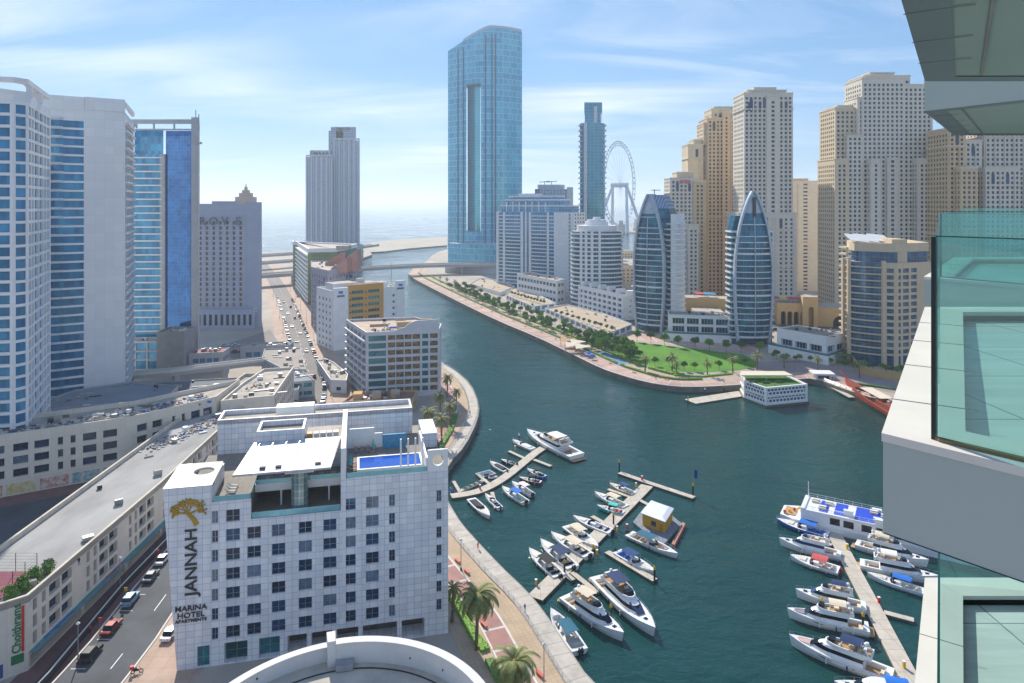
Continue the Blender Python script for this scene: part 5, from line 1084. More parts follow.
# ---- sail towers
def sail(label, c, ang, W, D, zt, side_top, flip=1, slot=False, seedz=0):
    r = thing('sail_tower', label, 'tower', (c[0], c[1], G)); fr = (c[0], c[1], ang)
    gl = mat('sail_glass', S(18, 112, 136), .09, .25, var=.35, scale=.25, tile=(2.1, 3.35), col2=S(12, 78, 108), line=S(92, 132, 150), mortar=.1)
    rib = mat('sail_rib', S(184, 194, 206), .4, .2)
    def hw(z):                                       # half width of the pointed front at height z
        t_ = (z - G) / (zt - G)
        if t_ < .42: return W / 2 * (.80 + .20 * math.sin(t_ / .42 * math.pi / 2))
        q = (t_ - .42) / .58; return W / 2 * max(.02, max(0.0, 1 - q ** 2.25) ** .85)
    def sec(z, o=0):
        h = hw(z) + o; bul = 2.6 * h / (W / 2); return [(-h, 0), (-h * .55, -bul * .8), (0, -bul), (h * .55, -bul * .8), (h, 0), (h * .96, D * .45), (-h * .96, D * .45)]
    zs = [G + 4.5 + (zt - G - 4.5) * k / 40 for k in range(41)]; zg = zt - 13; mb = MB(fr)
    for a, b in zip(zs[:-1], zs[1:]):
        s0, s1 = sec(a), sec(b); u = 0
        for i in range(7):
            j = (i + 1) % 7; L = math.hypot(s0[j][0] - s0[i][0], s0[j][1] - s0[i][1])
            m_ = 0 if (a < zg or i > 4) else 1
            mb.face([(*s0[i], a), (*s0[j], a), (*s1[j], b), (*s1[i], b)], m_, [(u, a), (u + L, a), (u + L, b), (u, b)]); u += L
    mb.face([(*p, zs[-1]) for p in sec(zs[-1])], 1); mb.face([(*p, zs[0]) for p in reversed(sec(zs[0]))], 1)
    mb.build('curtain_wall', [gl, rib], r)
    z = G + 4.5; k = 0
    while z < zg - 1:
        big = (side_top - 5 < z < zg)
        mb = MB(fr); o1, o2 = sec(z, .1), sec(z, -.3); o1 = [(p[0], p[1] - .75) for p in o1[:5]] + o1[5:]
        mb.ring(o1, o2, z, z + (.45 if k % 7 else 1.0)); mb.build('floor_slab', wD, r); z += 3.35 if z < side_top - 4 else 6.7; k += 1
    for s_ in (-1, 1):
        mb = MB(fr); pts = [(s_ * (hw(z_) + .35), -.5, z_) for z_ in [G] + zs]; 
        for a, b in zip(pts[:-1], pts[1:]): mb.beam(a, b, 1.15, 1.6) if 0 else mb.prism([(a[0] - .6, a[1] - 1.1), (a[0] + .6, a[1] - 1.1), (a[0] + .6, a[1] + 1.6), (a[0] - .6, a[1] + 1.6)], a[2], b[2], poly2=[(b[0] - .6, b[1] - 1.1), (b[0] + .6, b[1] - 1.1), (b[0] + .6, b[1] + 1.6), (b[0] - .6, b[1] + 1.6)])
        mb.build('rib', rib, r)
    mb = MB(fr); mb.tube([(0, -3.4 * hw(z_) / (W / 2) - .1, z_) for z_ in zs[:34]], .3, 5); mb.build('mullion', rib, r)
    # the deeper rear body with balconies
    bw_ = W / 2 + (.4 if slot else 1.5); pb = [(-bw_, D * .3), (bw_ + 1.5, D * .3), (bw_ + 1.5, D), (-bw_, D)]
    banded(r, pb, G, side_top, 3.35, gl, wD, .9, 1.1, fr=fr, first=1)
    if slot:
        mb = MB(fr); mb.prism([(-.9, -1.9), (.9, -1.9), (.6, .5), (-.6, .5)], zg - 2, zt - 3.5); mb.build('dark_slot', dmetal, r)
    mb = MB(fr)
    zc_ = side_top                                     # raked glass flank behind the rib
    P1 = [(0.8, 1.2), (0.8, D * .8)]; hs = hw(side_top)
    if not slot:
        mb.face([(hs, 1.5, side_top - 3), (bw_ + 1.4, D * .35, side_top - 3), (hw(zt - 9) + 4.5, D * .5, zt - 9), (hw(zt - 9), 1.5, zt - 9)], 0, [(0, 0), (8, 0), (8, 20), (0, 20)])
        mb.face([(bw_ + 1.4, D * .35, side_top - 3), (bw_ + 1.4, D, side_top - 3), (hw(zt - 9) + 4.5, D, zt - 9), (hw(zt - 9) + 4.5, D * .5, zt - 9)], 0, [(0, 0), (8, 0), (8, 20), (0, 20)])
        mb.face([(hw(zt - 9), 1.5, zt - 9), (hw(zt - 9) + 4.5, D * .5, zt - 9), (4.6, D * .5, zt - .5), (.5, 1.5, zt - .5)], 1); mb.face([(hw(zt - 9) + 4.5, D * .5, zt - 9), (hw(zt - 9) + 4.5, D, zt - 9), (4.6, D, zt - .5), (4.6, D * .5, zt - .5)], 1)
        mb.face([(.5, 1.5, zt - .5), (4.6, D * .5, zt - .5), (4.6, D, zt - .5), (-1, D, zt - .5)], 1); mb.face([(-bw_, D, side_top - 3), (bw_, D, side_top - 3), (4.6, D, zt - .5), (-1, D, zt - .5)][::-1], 1)
        mb.face([(-hs, 2, side_top - 3), (-bw_, D, side_top - 3), (-1, D, zt - .5), (.4, 1.5, zt - .5)][::-1], 1)
        mb.build('raked_flank', [gl, mat('louvre', S(150, 172, 196), .4, .3, tile=(1.1, 40), line=S(90, 112, 140), mortar=.2)], r)
        mb = MB(fr); mb.tube([(2, 3, zt), (2, 3, zt + 3)], .25, 5); mb.beam((0, 3, zt + 2.4), (6, 3, zt + 2.4), .5, .4); mb.build('roof_crane', dmetal, r)
        mb = MB(fr); mb.prism([(bw_ + 1.7, D * .15), (bw_ + 4.2, D * .3), (bw_ + 4.2, D * .95), (bw_ + 1.7, D)], G, side_top + 5); mb.build('side_shaft', wD, r)
        z = G + 4
        while z < side_top: mb = MB(fr); mb.prism([(bw_ + 2.6, D * .1), (bw_ + 6.2, D * .3), (bw_ + 6.2, D * .8), (bw_ + 4.25, D * .8), (bw_ + 4.25, D * .29), (bw_ + 2.6, D * .19)], z, z + 1.1); mb.build('balcony', wD, r); z += 3.35
    else:
        mb = MB(fr); mb.prism([(-bw_, D * .35), (-hw(side_top) * .7, D * .4), (-2, D * .8), (-bw_, D)], side_top, side_top + 9, poly2=[(-bw_ * .8, D * .35), (-hw(side_top) * .5, D * .4), (-1.6, D * .8), (-bw_ * .8, D)]); mb.prism([(bw_ * .55, D * .4), (bw_ * .95, D * .35), (bw_, D), (2, D * .8)], side_top, side_top + 8); mb.build('rear_wing', gl, r)
        z = G + 3.35
        for s_ in ():
            mb = MB(fr); x0_ = s_ * (bw_ + 2.2 + (s_ > 0)); mb.prism([(x0_ - 1.3, D * .5), (x0_ + 1.3, D * .5), (x0_ + 1.3, D * .9), (x0_ - 1.3, D * .9)], G, side_top - 8 + 14 * (s_ < 0)); mb.build('side_shaft', wD, r)
    return r
sail('pointed sail shaped tower with a raked louvred roof, the left of the two', (ax(650, 424), 426), -.66, 19.5, 19, az(194, 426), az(222, 426), seedz=1)
sail('pointed sail shaped tower with a pale arrow tip, the right of the two', (ax(754.5, 384), 386), .0, 20.5, 13, az(191, 384), az(232, 384), slot=True)
# podium villas between and right of the sail towers
def villa(label, A, B_, D, h):
    r = thing('canal_villa_block', label, 'building', (*A, G)); pl = rect(A, B_, D); q0 = offset(pl, 3.2)
    mb = MB(); q0[2] = pl[2]; q0[3] = pl[3]; mb.prism(q0, G, G + 4.4, 0, 1); mb.build('base_wall', [white, concrete], r)
    block(r, pl, G + 4.45, h, white, win, pitch=8.2, ww=6.8, fh=4.7, sill=.4, wh=3.5, depth=1.6, frame=white, mull=3, roof=mat('pebble_roof', S(150, 142, 134), .9, var=.2, scale=.5), parapet=.5, top=.7, ptn=.5)
    mb = MB(); q = offset(pl, 2.9); q[2] = pl[2]; q[3] = pl[3]; i_ = offset(pl, 2.8); 
    for a, b, c_, d_ in ((q[0], q[1], i_[1], i_[0]), (q[1], q[2], i_[2], i_[1])): mb.face([(*a, G + 4.41), (*b, G + 4.41), (*b, G + 5.5), (*a, G + 5.5)]); mb.face([(*b, G + 4.41), (*a, G + 4.41), (*a, G + 5.5), (*b, G + 5.5)])
    mb.build('glass_railing', bal_glass, r); return r
villa('white glazed villa row between the two sail towers', (ax(668, 402), 402), (ax(733, 394), 394), 16, 17.5)
v2 = villa('white glazed villa row right of the arrow tipped tower', (ax(777, 366), 366), (ax(826, 343), 343), 18, 16)
mb = MB(); mb.face([(*p, G + 4.45) for p in (lambda a: [a, (a[0] + 7, a[1] - 3), (a[0] + 9, a[1] + 3), (a[0] + 2, a[1] + 5)])((ax(830, 348), 342))]); mb.build('terrace_lawn', grass, v2)
# ---- cream rounded block on the right
ib = thing('rounded_cream_block', 'cream block with curved blue balconies right of the villas', 'building', (ax(880, 345), 350, G))
crw = mat('warm_cream_wall', S(214, 192, 160), .8, var=.06, scale=.1, tile=(4, 3.3), line=S(190, 168, 138), mortar=.04)
a0 = (ax(843, 366), 366); pts = [(ax(846, 352), 352)]; 
for k in range(7):
    t_ = k / 6; pts.append((ax(851, 345) + 11.5 * t_ ** 1.2, 345 - 9.5 * t_ ** .8))
Cn = (ax(896, 334), 333); Dn = (ax(930, 345), 342)
pI = [a0] + pts + [Cn, Dn, (Dn[0] + 6, 372), (a0[0] + 12, 378)]
zti = az(262, 340)
bluebal = mat('blue_balcony_glass', S(36, 104, 144), .1, .3, var=.3, scale=.3, tile=(2.2, 3.3), col2=S(22, 74, 112), line=S(120, 120, 110), mortar=.12)
mb = MB(); mb.prism(pI[:9] + [(pI[8][0] + 8, 350), (a0[0] + 12, 378)], G, zti, 0, 1); mb.build('curtain_wall', [bluebal, roofm], ib)
mb = MB(); panes = []
PT = [(pI[8][0] + .02, pI[8][1] - .4), Cn, Dn, (Dn[0] + 6, 372), (a0[0] + 12, 378), (pI[8][0] + 4, 352)]
facade(mb, panes, PT[0], PT[1], G, zti, [(1.0, 4.0), (5.0, 7.6)], [(3.2, 8.2)] + rows_by(G + 6, zti, 3.3, .7, 2.1), .5)
facade(mb, panes, PT[1], PT[2], G, zti, [(.9, 2.6), (4.0, 8.0), (9.4, 13.4)], [(3.2, 8.2)] + rows_by(G + 6, zti, 3.3, .7, 2.1), .5); facade(mb, None, PT[2], PT[3], G, zti, [], []); facade(mb, None, PT[3], PT[4], G, zti, [], []); facade(mb, None, PT[4], PT[5], G, zti, [], []); facade(mb, None, PT[5], PT[0], G, zti, [], [])
mb.face([(*p, zti) for p in PT]); mb.build('wall', crw, ib); put_windows(ib, panes, bluebal, frame=None)
z = G + 5.5
while z < zti - 1:
    mb = MB(); sub = pI[:9]; o1 = offset(pI, .9)[:9]; o2 = offset(pI, .02)[:9]
    for i in range(8): mb.prism([o1[i], o1[i + 1], o2[i + 1], o2[i]], z, z + .62)
    mb.build('balcony', crw, ib); z += 3.3
for k in (1, 2, 8): q = offset(pI, .95)[k]; mb = MB(); mb.prism([(q[0] - .8, q[1] - .3), (q[0] + .8, q[1] - .3), (q[0] + .8, q[1] + 1.2), (q[0] - .8, q[1] + 1.2)], G, zti + 1); mb.build('pier', crw, ib)
q = offset(pI, -2.5); mb = MB(); mb.prism(q, zti, zti + 7, 0, 1); mb.build('penthouse', [bluebal, crw], ib)
mb = MB(); q1 = offset(pI, -1.8); q2 = offset(pI, -5); mb.ring(q1, q2, zti + 5.2, zti + 9.5); mb.build('roof_band', crw, ib)
mb = MB(); mb.prism([(ax(888, 340), 336.6), (ax(903, 340), 336.4), (ax(904, 340), 350), (ax(889, 340), 350)], zti - 3, zti + 11.5); mb.build('roof_tower', crw, ib)
for k, x in enumerate((861, 871, 884)):
    X_ = ax(x, 344); mb = MB(); mb.face([(X_ - 4, 346, zti + 10.5), (X_ + 4, 343, zti + 9.6), (X_ + 5, 354, zti + 12.8), (X_ - 3, 356, zti + 13.6)]); mb.face([(X_ - 3, 356, zti + 13.4), (X_ + 5, 354, zti + 12.6), (X_ + 4, 343, zti + 9.4), (X_ - 4, 346, zti + 10.3)]); mb.build('roof_sail', white, ib)
for k, z in enumerate([G + 7 + 3.3 * q for q in range(16)]):
    mb = MB(); mb.prism([(a0[0] - 2.3, a0[1] - 8), (a0[0] + .6, a0[1] - 9), (a0[0] + .6, a0[1]), (a0[0] - 2.3, a0[1])], z, z + .9); mb.build('balcony', crw, ib)
rp_ = thing('boundary_wall', 'tan curved boundary wall in front of the cream block', 'wall', (ax(840, 340), 330, G))
wl = [gp(835, 345), gp(850, 360), gp(858, 372), gp(868, 376), gp(905, 382), gp(925, 386)]; mb = MB(); strip(mb, wl, 0, .5, 6.2)
for a, b in zip(wl[:-1], wl[1:]):
    d_ = (Vector(b) - Vector(a)).normalized() * .5; mb.prism([a, b, (b[0] - d_.y, b[1] + d_.x), (a[0] - d_.y, a[1] + d_.x)], G, 6.19)
mb.build('wall', mat('tan_wall', S(196, 164, 112), .85, var=.08), rp_)
# ---- beach residence towers
jw1 = mat('sand_wall', S(226, 206, 174), .8, var=.05, scale=.04, tile=(3.4, 3.3), line=S(196, 174, 146), mortar=.05)
jw2 = mat('deep_sand_wall', S(222, 192, 150), .8, var=.05, scale=.04, tile=(3.4, 3.3), line=S(186, 152, 112), mortar=.05)
jw3 = mat('pale_sand_wall', S(228, 218, 200), .8, var=.05, scale=.04, tile=(3.4, 3.3), line=S(200, 188, 170), mortar=.05)
jwin = mat('residence_window', S(48, 70, 96), .15, .2, var=.5, scale=.35, obj_rand=.3)
cor = mat('cornice_cream', S(224, 212, 190), .7)
def jtower(label, vols, Y, ang=0.0, **kw):
    """vols: (px0, px1, pyTop, setback, depth, material[, opts]) measured at the tower's own distance"""
    xm = ax((vols[0][0] + vols[0][1]) / 2, Y); r = thing('residence_tower', label, 'tower', (xm, Y, G)); nb = max(12, int(100 / len(vols)))
    for v in vols:
        p0, p1, pt_, sb, D, m_ = v[:6]; o = dict(pitch=3.3, ww=1.75, fh=3.3, sill=.9, wh=1.9, depth=.5, parapet=.6, top=1.4, cap=cor, nmax=nb); o.update(kw)
        if len(v) > 6: o.update(v[6])
        x0_, x1_ = ax(p0, Y) - xm, ax(p1, Y) - xm; c, s = math.cos(ang), math.sin(ang); tf = lambda x, y: (xm + x * c - y * s, Y + x * s + y * c)
        pl = [tf(x0_, sb), tf(x1_, sb), tf(x1_, sb + D), tf(x0_, sb + D)]; zt_ = az(pt_, Y)
        o.setdefault('styles', {2: 'blank'}); block(r, pl, v[7] if len(v) > 7 else G, zt_, m_, jwin, **o)
        if x1_ - x0_ > 12 and o['nmax'] > 12:
            w3 = x1_ - x0_; kk_ = max(2, int(w3 / 9)); nn3 = max(1, int((w3 - .8) / o['pitch'])); st3 = (w3 - nn3 * o['pitch']) / 2
            for k in range(0, nn3 + 1, max(2, nn3 // kk_)):
                xx = x0_ + st3 + o['pitch'] * k; mb = MB(); a = tf(xx - .45, sb - .65); b = tf(xx + .45, sb - .65); c2 = tf(xx + .45, sb - .01); d2 = tf(xx - .45, sb - .01); mb.prism([a, b, c2, d2], G, zt_ - 3.4); mb.build('pier', m_, r)
            for k in range(1, nn3 - 1, 3):
                xx = x0_ + st3 + o['pitch'] * (k + .5); mb = MB(); q = [tf(xx - 1.1, sb - .12), tf(xx + 1.1, sb - .12), tf(xx + 1.1, sb - .02), tf(xx - 1.1, sb - .02)]; mb.prism(q, zt_ - 11, zt_ - 4.2); mb.build('crown_window', jwin, r)
            for zc_ in (zt_ - 12.6, zt_ * .45): mb = MB(); q = offset(pl, .7); mb.ring(q, offset(pl, -.1), zc_, zc_ + .7); mb.build('string_course', cor, r)
    return r
Yj = 520
t3 = jtower('tallest sand coloured residence tower with a flat cornice, right of the arrow tip', [(744, 793, 93, 0, 26, jw3), (749, 788, 89.5, 3, 20, jw3, dict(nmax=0)), (738, 796, 213, -1.5, 30, jw3, dict(pitch=4)), (766, 779, 96, -1.2, 6, jw3, dict(pitch=4.6, ww=2.4))], Yj)
mb = MB(); mb.box(ax(756, Yj), Yj + 5, az(89.5, Yj), ax(779, Yj), Yj + 18, az(86, Yj)); mb.build('roof_plant', jw3, t3)
for px_ in (749, 753.5, 760, 774.5, 781, 786): 
    x = ax(px_, Yj); mb = MB(); mb.box(x - .9, Yj - .12, az(111, Yj), x + .9, Yj - .02, az(102, Yj)); mb.build('crown_window', jwin, t3)
t2 = jtower('stepped deep sand residence tower left of the tallest one', [(707, 744, 118, 0, 26, jw2), (712, 744, 108.5, 2, 22, jw1, dict(pitch=4)), (716, 740, 106, 5, 12, jw1, dict(nmax=0)), (704.5, 713, 122.5, 3, 22, jw1), (689, 706.5, 144, 3, 22, jw1, dict(pitch=4.5, ww=1, styles={0: dict(cols=[(14, 15), (16.4, 17.4)]), 2: 'blank', 3: 'blank'})), (695.5, 706, 139, 6, 16, jw1, dict(styles={0: 'blank', 2: 'blank', 3: 'blank'})), (722, 730, 112, -1.4, 4, jw2, dict(pitch=4))], 590)
jtower('low cream residence block with a pink roof sign', [(670, 697, 178, 0, 22, jw3), (678, 695, 172, 4, 16, jw1, dict(nmax=0)), (693, 706, 181, -1, 26, jw2), (684, 694, 224, -14, 12, jw3)], 560)
pks = mat('pink_sign', S(206, 120, 140), .6)
for k in range(5): 
    x = ax(680.5 + k * 2.3, 560); mb = MB(); mb.box(x - .75, 559.5, az(183.6, 560), x + .75, 559.85, az(180, 560)); o = mb.build('roof_sign', pks, [q for q in COL.objects if q.get('label', '').startswith('low cream residence block with a pink')][0])
jtower('low wide sand block joining the two groups of residence towers', [(793, 820, 181, 2, 22, jw3, dict(pitch=13, ww=3.8, wh=1.5)), (819, 838, 184, 4, 22, jw1, dict(pitch=9)), (796, 812, 178.5, 8, 12, jw2, dict(nmax=0))], 620)
Y4 = 500
jtower('big stepped cream residence tower on the right with many setbacks', [(838, 862, 107, 4, 26, jw1), (843, 866, 104, 8, 22, jw1, dict(nmax=10)), (862, 905, 78, 0, 26, jw3), (868, 915, 74, 6, 22, jw3, dict(nmax=20)), (877, 902, 70, 10, 12, jw3, dict(nmax=0)), (858, 866, 97, 1, 20, jw3), (904, 934, 84, 1.5, 26, jw3), (833.5, 848, 159, -2, 28, jw1), (847, 862, 135, -.8, 22, jw3), (866, 876, 160, -7, 10, jw3), (886, 897, 158, -1.6, 8, jw3, dict(pitch=4.5, ww=2.4)), (913, 953, 159, -6, 22, jw3), (920, 953, 138, 6, 22, jw3)], Y4)
jtower('sunlit golden residence tower seen behind the overhanging balconies', [(948, 966, 128, 0, 24, jw2), (966, 984, 140, 2, 24, jw3), (955, 972, 168, -6, 8, jw2), (980, 1015, 168, -5, 20, jw3), (988, 1030, 118, 4, 26, jw3), (1034, 1075, 95, 0, 26, jw3)], 470)
jtower('cream residence tower hidden at the far right edge', [(1100, 1160, 90, 0, 26, jw1)], 450)
# ---- arched tan podium in front of the residence towers
ap = thing('arched_podium', 'tan podium wall with arched openings at the foot of the residence towers', 'building', (150, 470, G))
tw = mat('tan_podium', S(204, 170, 116), .85, var=.08, scale=.08)
def archwall(A, B_, z1, arches, D=14):
    d_ = Vector((B_[0] - A[0], B_[1] - A[1])); L = d_.length; d_ /= L; n_ = Vector((d_.y, -d_.x)); mb = MB(); P = lambda u, z, o=0: (A[0] + d_.x * u - n_.x * o, A[1] + d_.y * u - n_.y * o, z); u = 0
    for c_, r_, sp in arches:
        mb.face([P(u, G), P(c_ - r_, G), P(c_ - r_, z1), P(u, z1)]); prev = (c_ - r_, sp)
        for k in range(1, 13):
            a = math.pi * (1 - k / 12); cur = (c_ + r_ * math.cos(a), sp + r_ * math.sin(a)); mb.face([P(*prev), P(*cur), P(cur[0], z1), P(prev[0], z1)]); mb.face([P(*cur), P(*prev), P(*prev, 5), P(*cur, 5)]); prev = cur
        for q in (-1, 1): mb.face([P(c_ + q * r_, G), P(c_ + q * r_, sp), P(c_ + q * r_, sp, 5), P(c_ + q * r_, G, 5)])
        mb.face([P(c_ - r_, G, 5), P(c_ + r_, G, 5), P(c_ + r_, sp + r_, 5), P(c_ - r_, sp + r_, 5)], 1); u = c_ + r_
    mb.face([P(u, G), P(L, G), P(L, z1), P(u, z1)]); q = [P(0, z1), P(L, z1), P(L, z1, D), P(0, z1, D)]; mb.face(q, 2)
    mb.face([P(L, G), P(L, G, D), P(L, z1, D), P(L, z1)]); mb.face([P(0, G, D), P(0, G), P(0, z1), P(0, z1, D)]); mb.face([P(L, G, D), P(0, G, D), P(0, z1, D), P(L, z1, D)])
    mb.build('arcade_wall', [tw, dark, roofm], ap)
def ga(px, Y): return (ax(px, Y), Y)
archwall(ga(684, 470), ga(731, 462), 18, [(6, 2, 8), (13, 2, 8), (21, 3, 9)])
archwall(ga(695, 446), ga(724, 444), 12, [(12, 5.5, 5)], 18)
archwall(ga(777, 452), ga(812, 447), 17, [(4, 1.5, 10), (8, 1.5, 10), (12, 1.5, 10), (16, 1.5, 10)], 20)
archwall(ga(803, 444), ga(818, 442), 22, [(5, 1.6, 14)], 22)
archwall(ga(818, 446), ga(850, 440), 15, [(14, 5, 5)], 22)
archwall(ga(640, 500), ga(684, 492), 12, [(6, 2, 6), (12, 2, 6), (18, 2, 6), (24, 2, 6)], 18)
for k, (px_, Y_, cc_) in enumerate(((712, 465, S(60, 140, 190)), (703, 467, S(200, 70, 70)), (782, 452, S(196, 50, 90)), (789, 450, S(214, 190, 60)), (797, 449, S(206, 50, 100)))):
    x = ax(px_, Y_); z = 18.2 if k < 2 else 17.2; t_ = thing('shade_canopy', ('blue', 'red', 'magenta', 'yellow', 'crimson')[k] + ' shade canopy on the tan podium terrace', 'canopy', (x, Y_ + 3, z - .2))
    mb = LB(); mb.face([(-4, 0, 2.4), (4, -.5, 2.1), (4, 5, 3.0), (-4, 5.5, 3.3)]); mb.face([(-4, 5.5, 3.2), (4, 5, 2.9), (4, -.5, 2.0), (-4, 0, 2.3)]); mb.build('cloth', mat('shade_%d' % k, cc_, .8), t_)
    for a_, b_ in ((-3.9, .2), (3.8, -.2), (-3.9, 5), (3.8, 4.8)): mb = LB(); mb.tube([(a_, b_, .2), (a_, b_, 2.3)], .1, 5); mb.build('post', dmetal, t_)
# hazy low buildings between the towers and the sea
for k, (px_, Y_, w_, h_) in enumerate(((612, 640, 14, 14), (622, 600, 16, 9), (630, 690, 20, 16), (618, 760, 24, 12), (607, 700, 18, 16), (634, 560, 10, 10), (612, 950, 30, 12), (630, 1000, 26, 10), (662, 600, 30, 18), (850, 560, 30, 40), (820, 700, 60, 50))):
    t_ = thing('street_building', 'small pale building between the towers, %s from the left' % nth(k), 'building', (ax(px_, Y_), Y_, G)); block(t_, [(ax(px_, Y_) - w_ / 2, Y_), (ax(px_, Y_) + w_ / 2, Y_), (ax(px_, Y_) + w_ / 2, Y_ + 14), (ax(px_, Y_) - w_ / 2, Y_ + 14)], G, G + h_, jw1, jwin, pitch=4, ww=1.8, fh=3.5)
# ------------------------------------------------------------ jetties
deckc = mat('jetty_concrete', S(198, 188, 172), .85, var=.12, scale=.5, tile=(3, 3), line=S(150, 142, 130), mortar=.05)
floatm = mat('float_grey', S(96, 92, 86), .8)
yel = mat('pile_yellow', S(226, 180, 30), .6); blackm = mat('pile_black', S(30, 34, 40), .6); redm = mat('signal_red', S(206, 40, 36), .6)
def wpx(px, py, z=.55): return gp(px, py, z)
def jetty(name, label, runs, root_xy):
    r = thing(name, label, 'jetty', (*root_xy, 0))
    for k, (pts, wd) in enumerate(runs):
        P = smoothline([wpx(*p) for p in pts], 2) if len(pts) > 3 else [wpx(*p) for p in pts]
        a, b = offline(P, -wd / 2), offline(P, wd / 2); mb = MB(); zt_ = .6 - .006 * k; u = 0
        for i in range(len(P) - 1):
            L = math.hypot(P[i + 1][0] - P[i][0], P[i + 1][1] - P[i][1]); q = [a[i], a[i + 1], b[i + 1], b[i]]; mb.prism(q, -.3, zt_ - .1, 1); mb.prism(offset(q, .0), zt_ - .1, zt_, 0); u += L
        mb.build('walkway' if k == 0 else 'finger', [deckc, floatm], r)
    return r
def pile(px, py, label, h=3.2, m=None):
    x, y = wpx(px, py); r = thing('mooring_pile', label, 'pile', (x, y, 0), 'mooring piles along the jetties'); mb = LB(); mb.tube([(0, 0, -1), (0, 0, h)], .22, 8); mb.build('shaft', blackm, r)
    mb = LB(); mb.tube([(0, 0, h - .35), (0, 0, h + .12), (0, 0, h + .5)], [.28, .28, .05], 8); mb.build('cap', m or yel, r)
jetty('jetty', 'curved pale jetty nearest the round promenade with short fingers', [
    ([(451, 496), (466, 494), (482, 490.5), (503, 479), (522.5, 463), (536, 452), (543.4, 447.5)], 3.0), ([(509, 451), (524, 458)], 1.2), ([(534, 459.5), (551, 466)], 1.3),
    ([(492, 492), (496, 508)], 1.1), ([(460, 492), (453.5, 481)], 1.0), ([(489, 483.5), (477.5, 474)], 1.0)], wpx(455, 496))
jetty('jetty', 'long straight jetty crossing the middle of the marina with a T end', [
    ([(535, 598), (647, 485.5)], 3.6), ([(619.5, 472.5), (644, 481), (694, 497.5)], 1.9), ([(607, 551.5), (655, 580)], 1.7), ([(553, 563), (573, 580)], 1.3), ([(592, 516), (613, 528)], 1.3), ([(575, 537), (592, 549)], 1.2),
    ([(608, 489), (631, 497)], 1.2), ([(572, 572), (597, 592)], 1.3), ([(640, 500), (655, 508)], 1.2)], wpx(536, 597))
jetty('jetty', 'jetty of the right hand marina between two rows of yachts', [([(833, 531), (851, 566), (872, 606), (909, 677), (920, 700)], 3.4), ([(884, 612), (914, 620)], 1.5), ([(832, 545), (822, 541)], 1.2)], wpx(834, 532))
jetty('jetty', 'short square pontoon tied to the floating restaurant', [([(690, 401.5), (744, 393)], 7.0)], wpx(700, 400))
for k, (a, b, l) in enumerate(((619.3, 470, 'black pile with yellow cap at the left tip of the T jetty end'), (613.5, 524, 'black pile with yellow cap beside the middle jetty speedboats'), (564.5, 573, 'black pile with yellow cap near the foot of the long jetty'), (654.5, 580, 'black pile with yellow cap at the tip of the right side finger'),
     (519, 442, 'black pile with yellow cap behind the small white cruiser'), (693, 494, 'black pile under the blue flag at the right tip of the T end'), (688, 404, 'black pile with yellow cap at the left end of the square pontoon'), (705, 395, 'black pile with white cap at the middle of the square pontoon'), (724, 392, 'black pile with yellow cap near the floating restaurant'), (611, 619, 'black pile between the two large yachts'), (863, 628, 'black pile between the lower right yachts'), (822, 612, 'black pile between the upper right yachts'))):
    pile(a, b, l, 3.2, white if 'white' in l else None)
fx, fy = wpx(694, 494); fl = thing('flag', 'small blue flag flying at the tip of the T jetty', 'flag', (fx, fy, 3.2)); mb = LB(); mb.tube([(0, 0, 0), (0, 0, 4.2)], .06, 5); mb.build('pole', steel, fl)
mb = LB()
for i in range(6):
    f_ = lambda t: (.06 + .9 * t, .12 * math.sin(5 * t)); a, b = f_(i / 6), f_((i + 1) / 6); mb.face([(*a, 1.9), (*b, 1.7), (*b, 4.0), (*a, 4.1)]); mb.face([(b[0], b[1] + .02, 1.7), (a[0], a[1] + .02, 1.9), (a[0], a[1] + .02, 4.1), (b[0], b[1] + .02, 4.0)])
mb.build('cloth', mat('flag_blue', S(24, 52, 150), .8), fl)
# yellow bollards / red safety posts on the jetties
for k, (a, b, c_) in enumerate(((536, 585, 'y'), (597, 555, 'y'), (617, 531, 'y'), (515, 449.5, 'y'), (480, 489, 'r'), (642, 480, 'r'), (627, 529, 'r'), (636, 487, 'y'), (879, 603, 'r'), (847, 549, 'y'), (904, 668, 'y'), (593, 549, 'y'), (641, 612, 'y'))):
    x, y = wpx(a, b); r = thing('service_post', ('red', 'yellow')[c_ == 'y'] + ' service post on the marina jetties, %s of thirteen' % nth(k), 'post', (x, y, .6), 'service posts on the jetties'); mb = LB(); mb.box(-.22, -.22, 0, .22, .22, 1.1); mb.build('cabinet', yel if c_ == 'y' else redm, r); mb = LB(); mb.box(-.26, -.26, 1.1, .26, .26, 1.22); mb.build('lid', white, r)
# floating kiosk
kx, ky = wpx(658, 526); kk = thing('floating_kiosk', 'yellow walled kiosk with white roof on a grey floating platform', 'kiosk', (kx, ky, 0)); ka = math.atan2(wpx(685, 522)[1] - wpx(655, 546)[1], wpx(685, 522)[0] - wpx(655, 546)[0])
def KP(px, py, z=.6): return gp(px, py, z)
mb = MB(); mb.prism([KP(662, 546), KP(682.5, 524), KP(668, 512), KP(645, 506), KP(633, 522)][::1], -.2, .6); mb.build('platform', mat('platform_grey', S(130, 138, 148), .8, tile=(1, 6), line=S(100, 108, 118), mortar=.08), kk)
mb = MB(); mb.prism([KP(674.5, 546), KP(685.5, 524.5), KP(682.5, 523), KP(671.5, 545)], -.2, .9); mb.build('edge_beam', mat('weathered_red', S(176, 124, 104), .8), kk)
b0, b1, b2, b3 = KP(642.5, 525), KP(664.5, 533.5), KP(672.5, 520.5), KP(652, 513)
kw = mat('kiosk_yellow', S(216, 160, 44), .7, var=.1, tile=(1.2, .6), line=S(186, 132, 30))
mb = MB(); mb.prism([b0, b1, b2, b3], .6, 3.6); mb.build('wall', kw, kk)
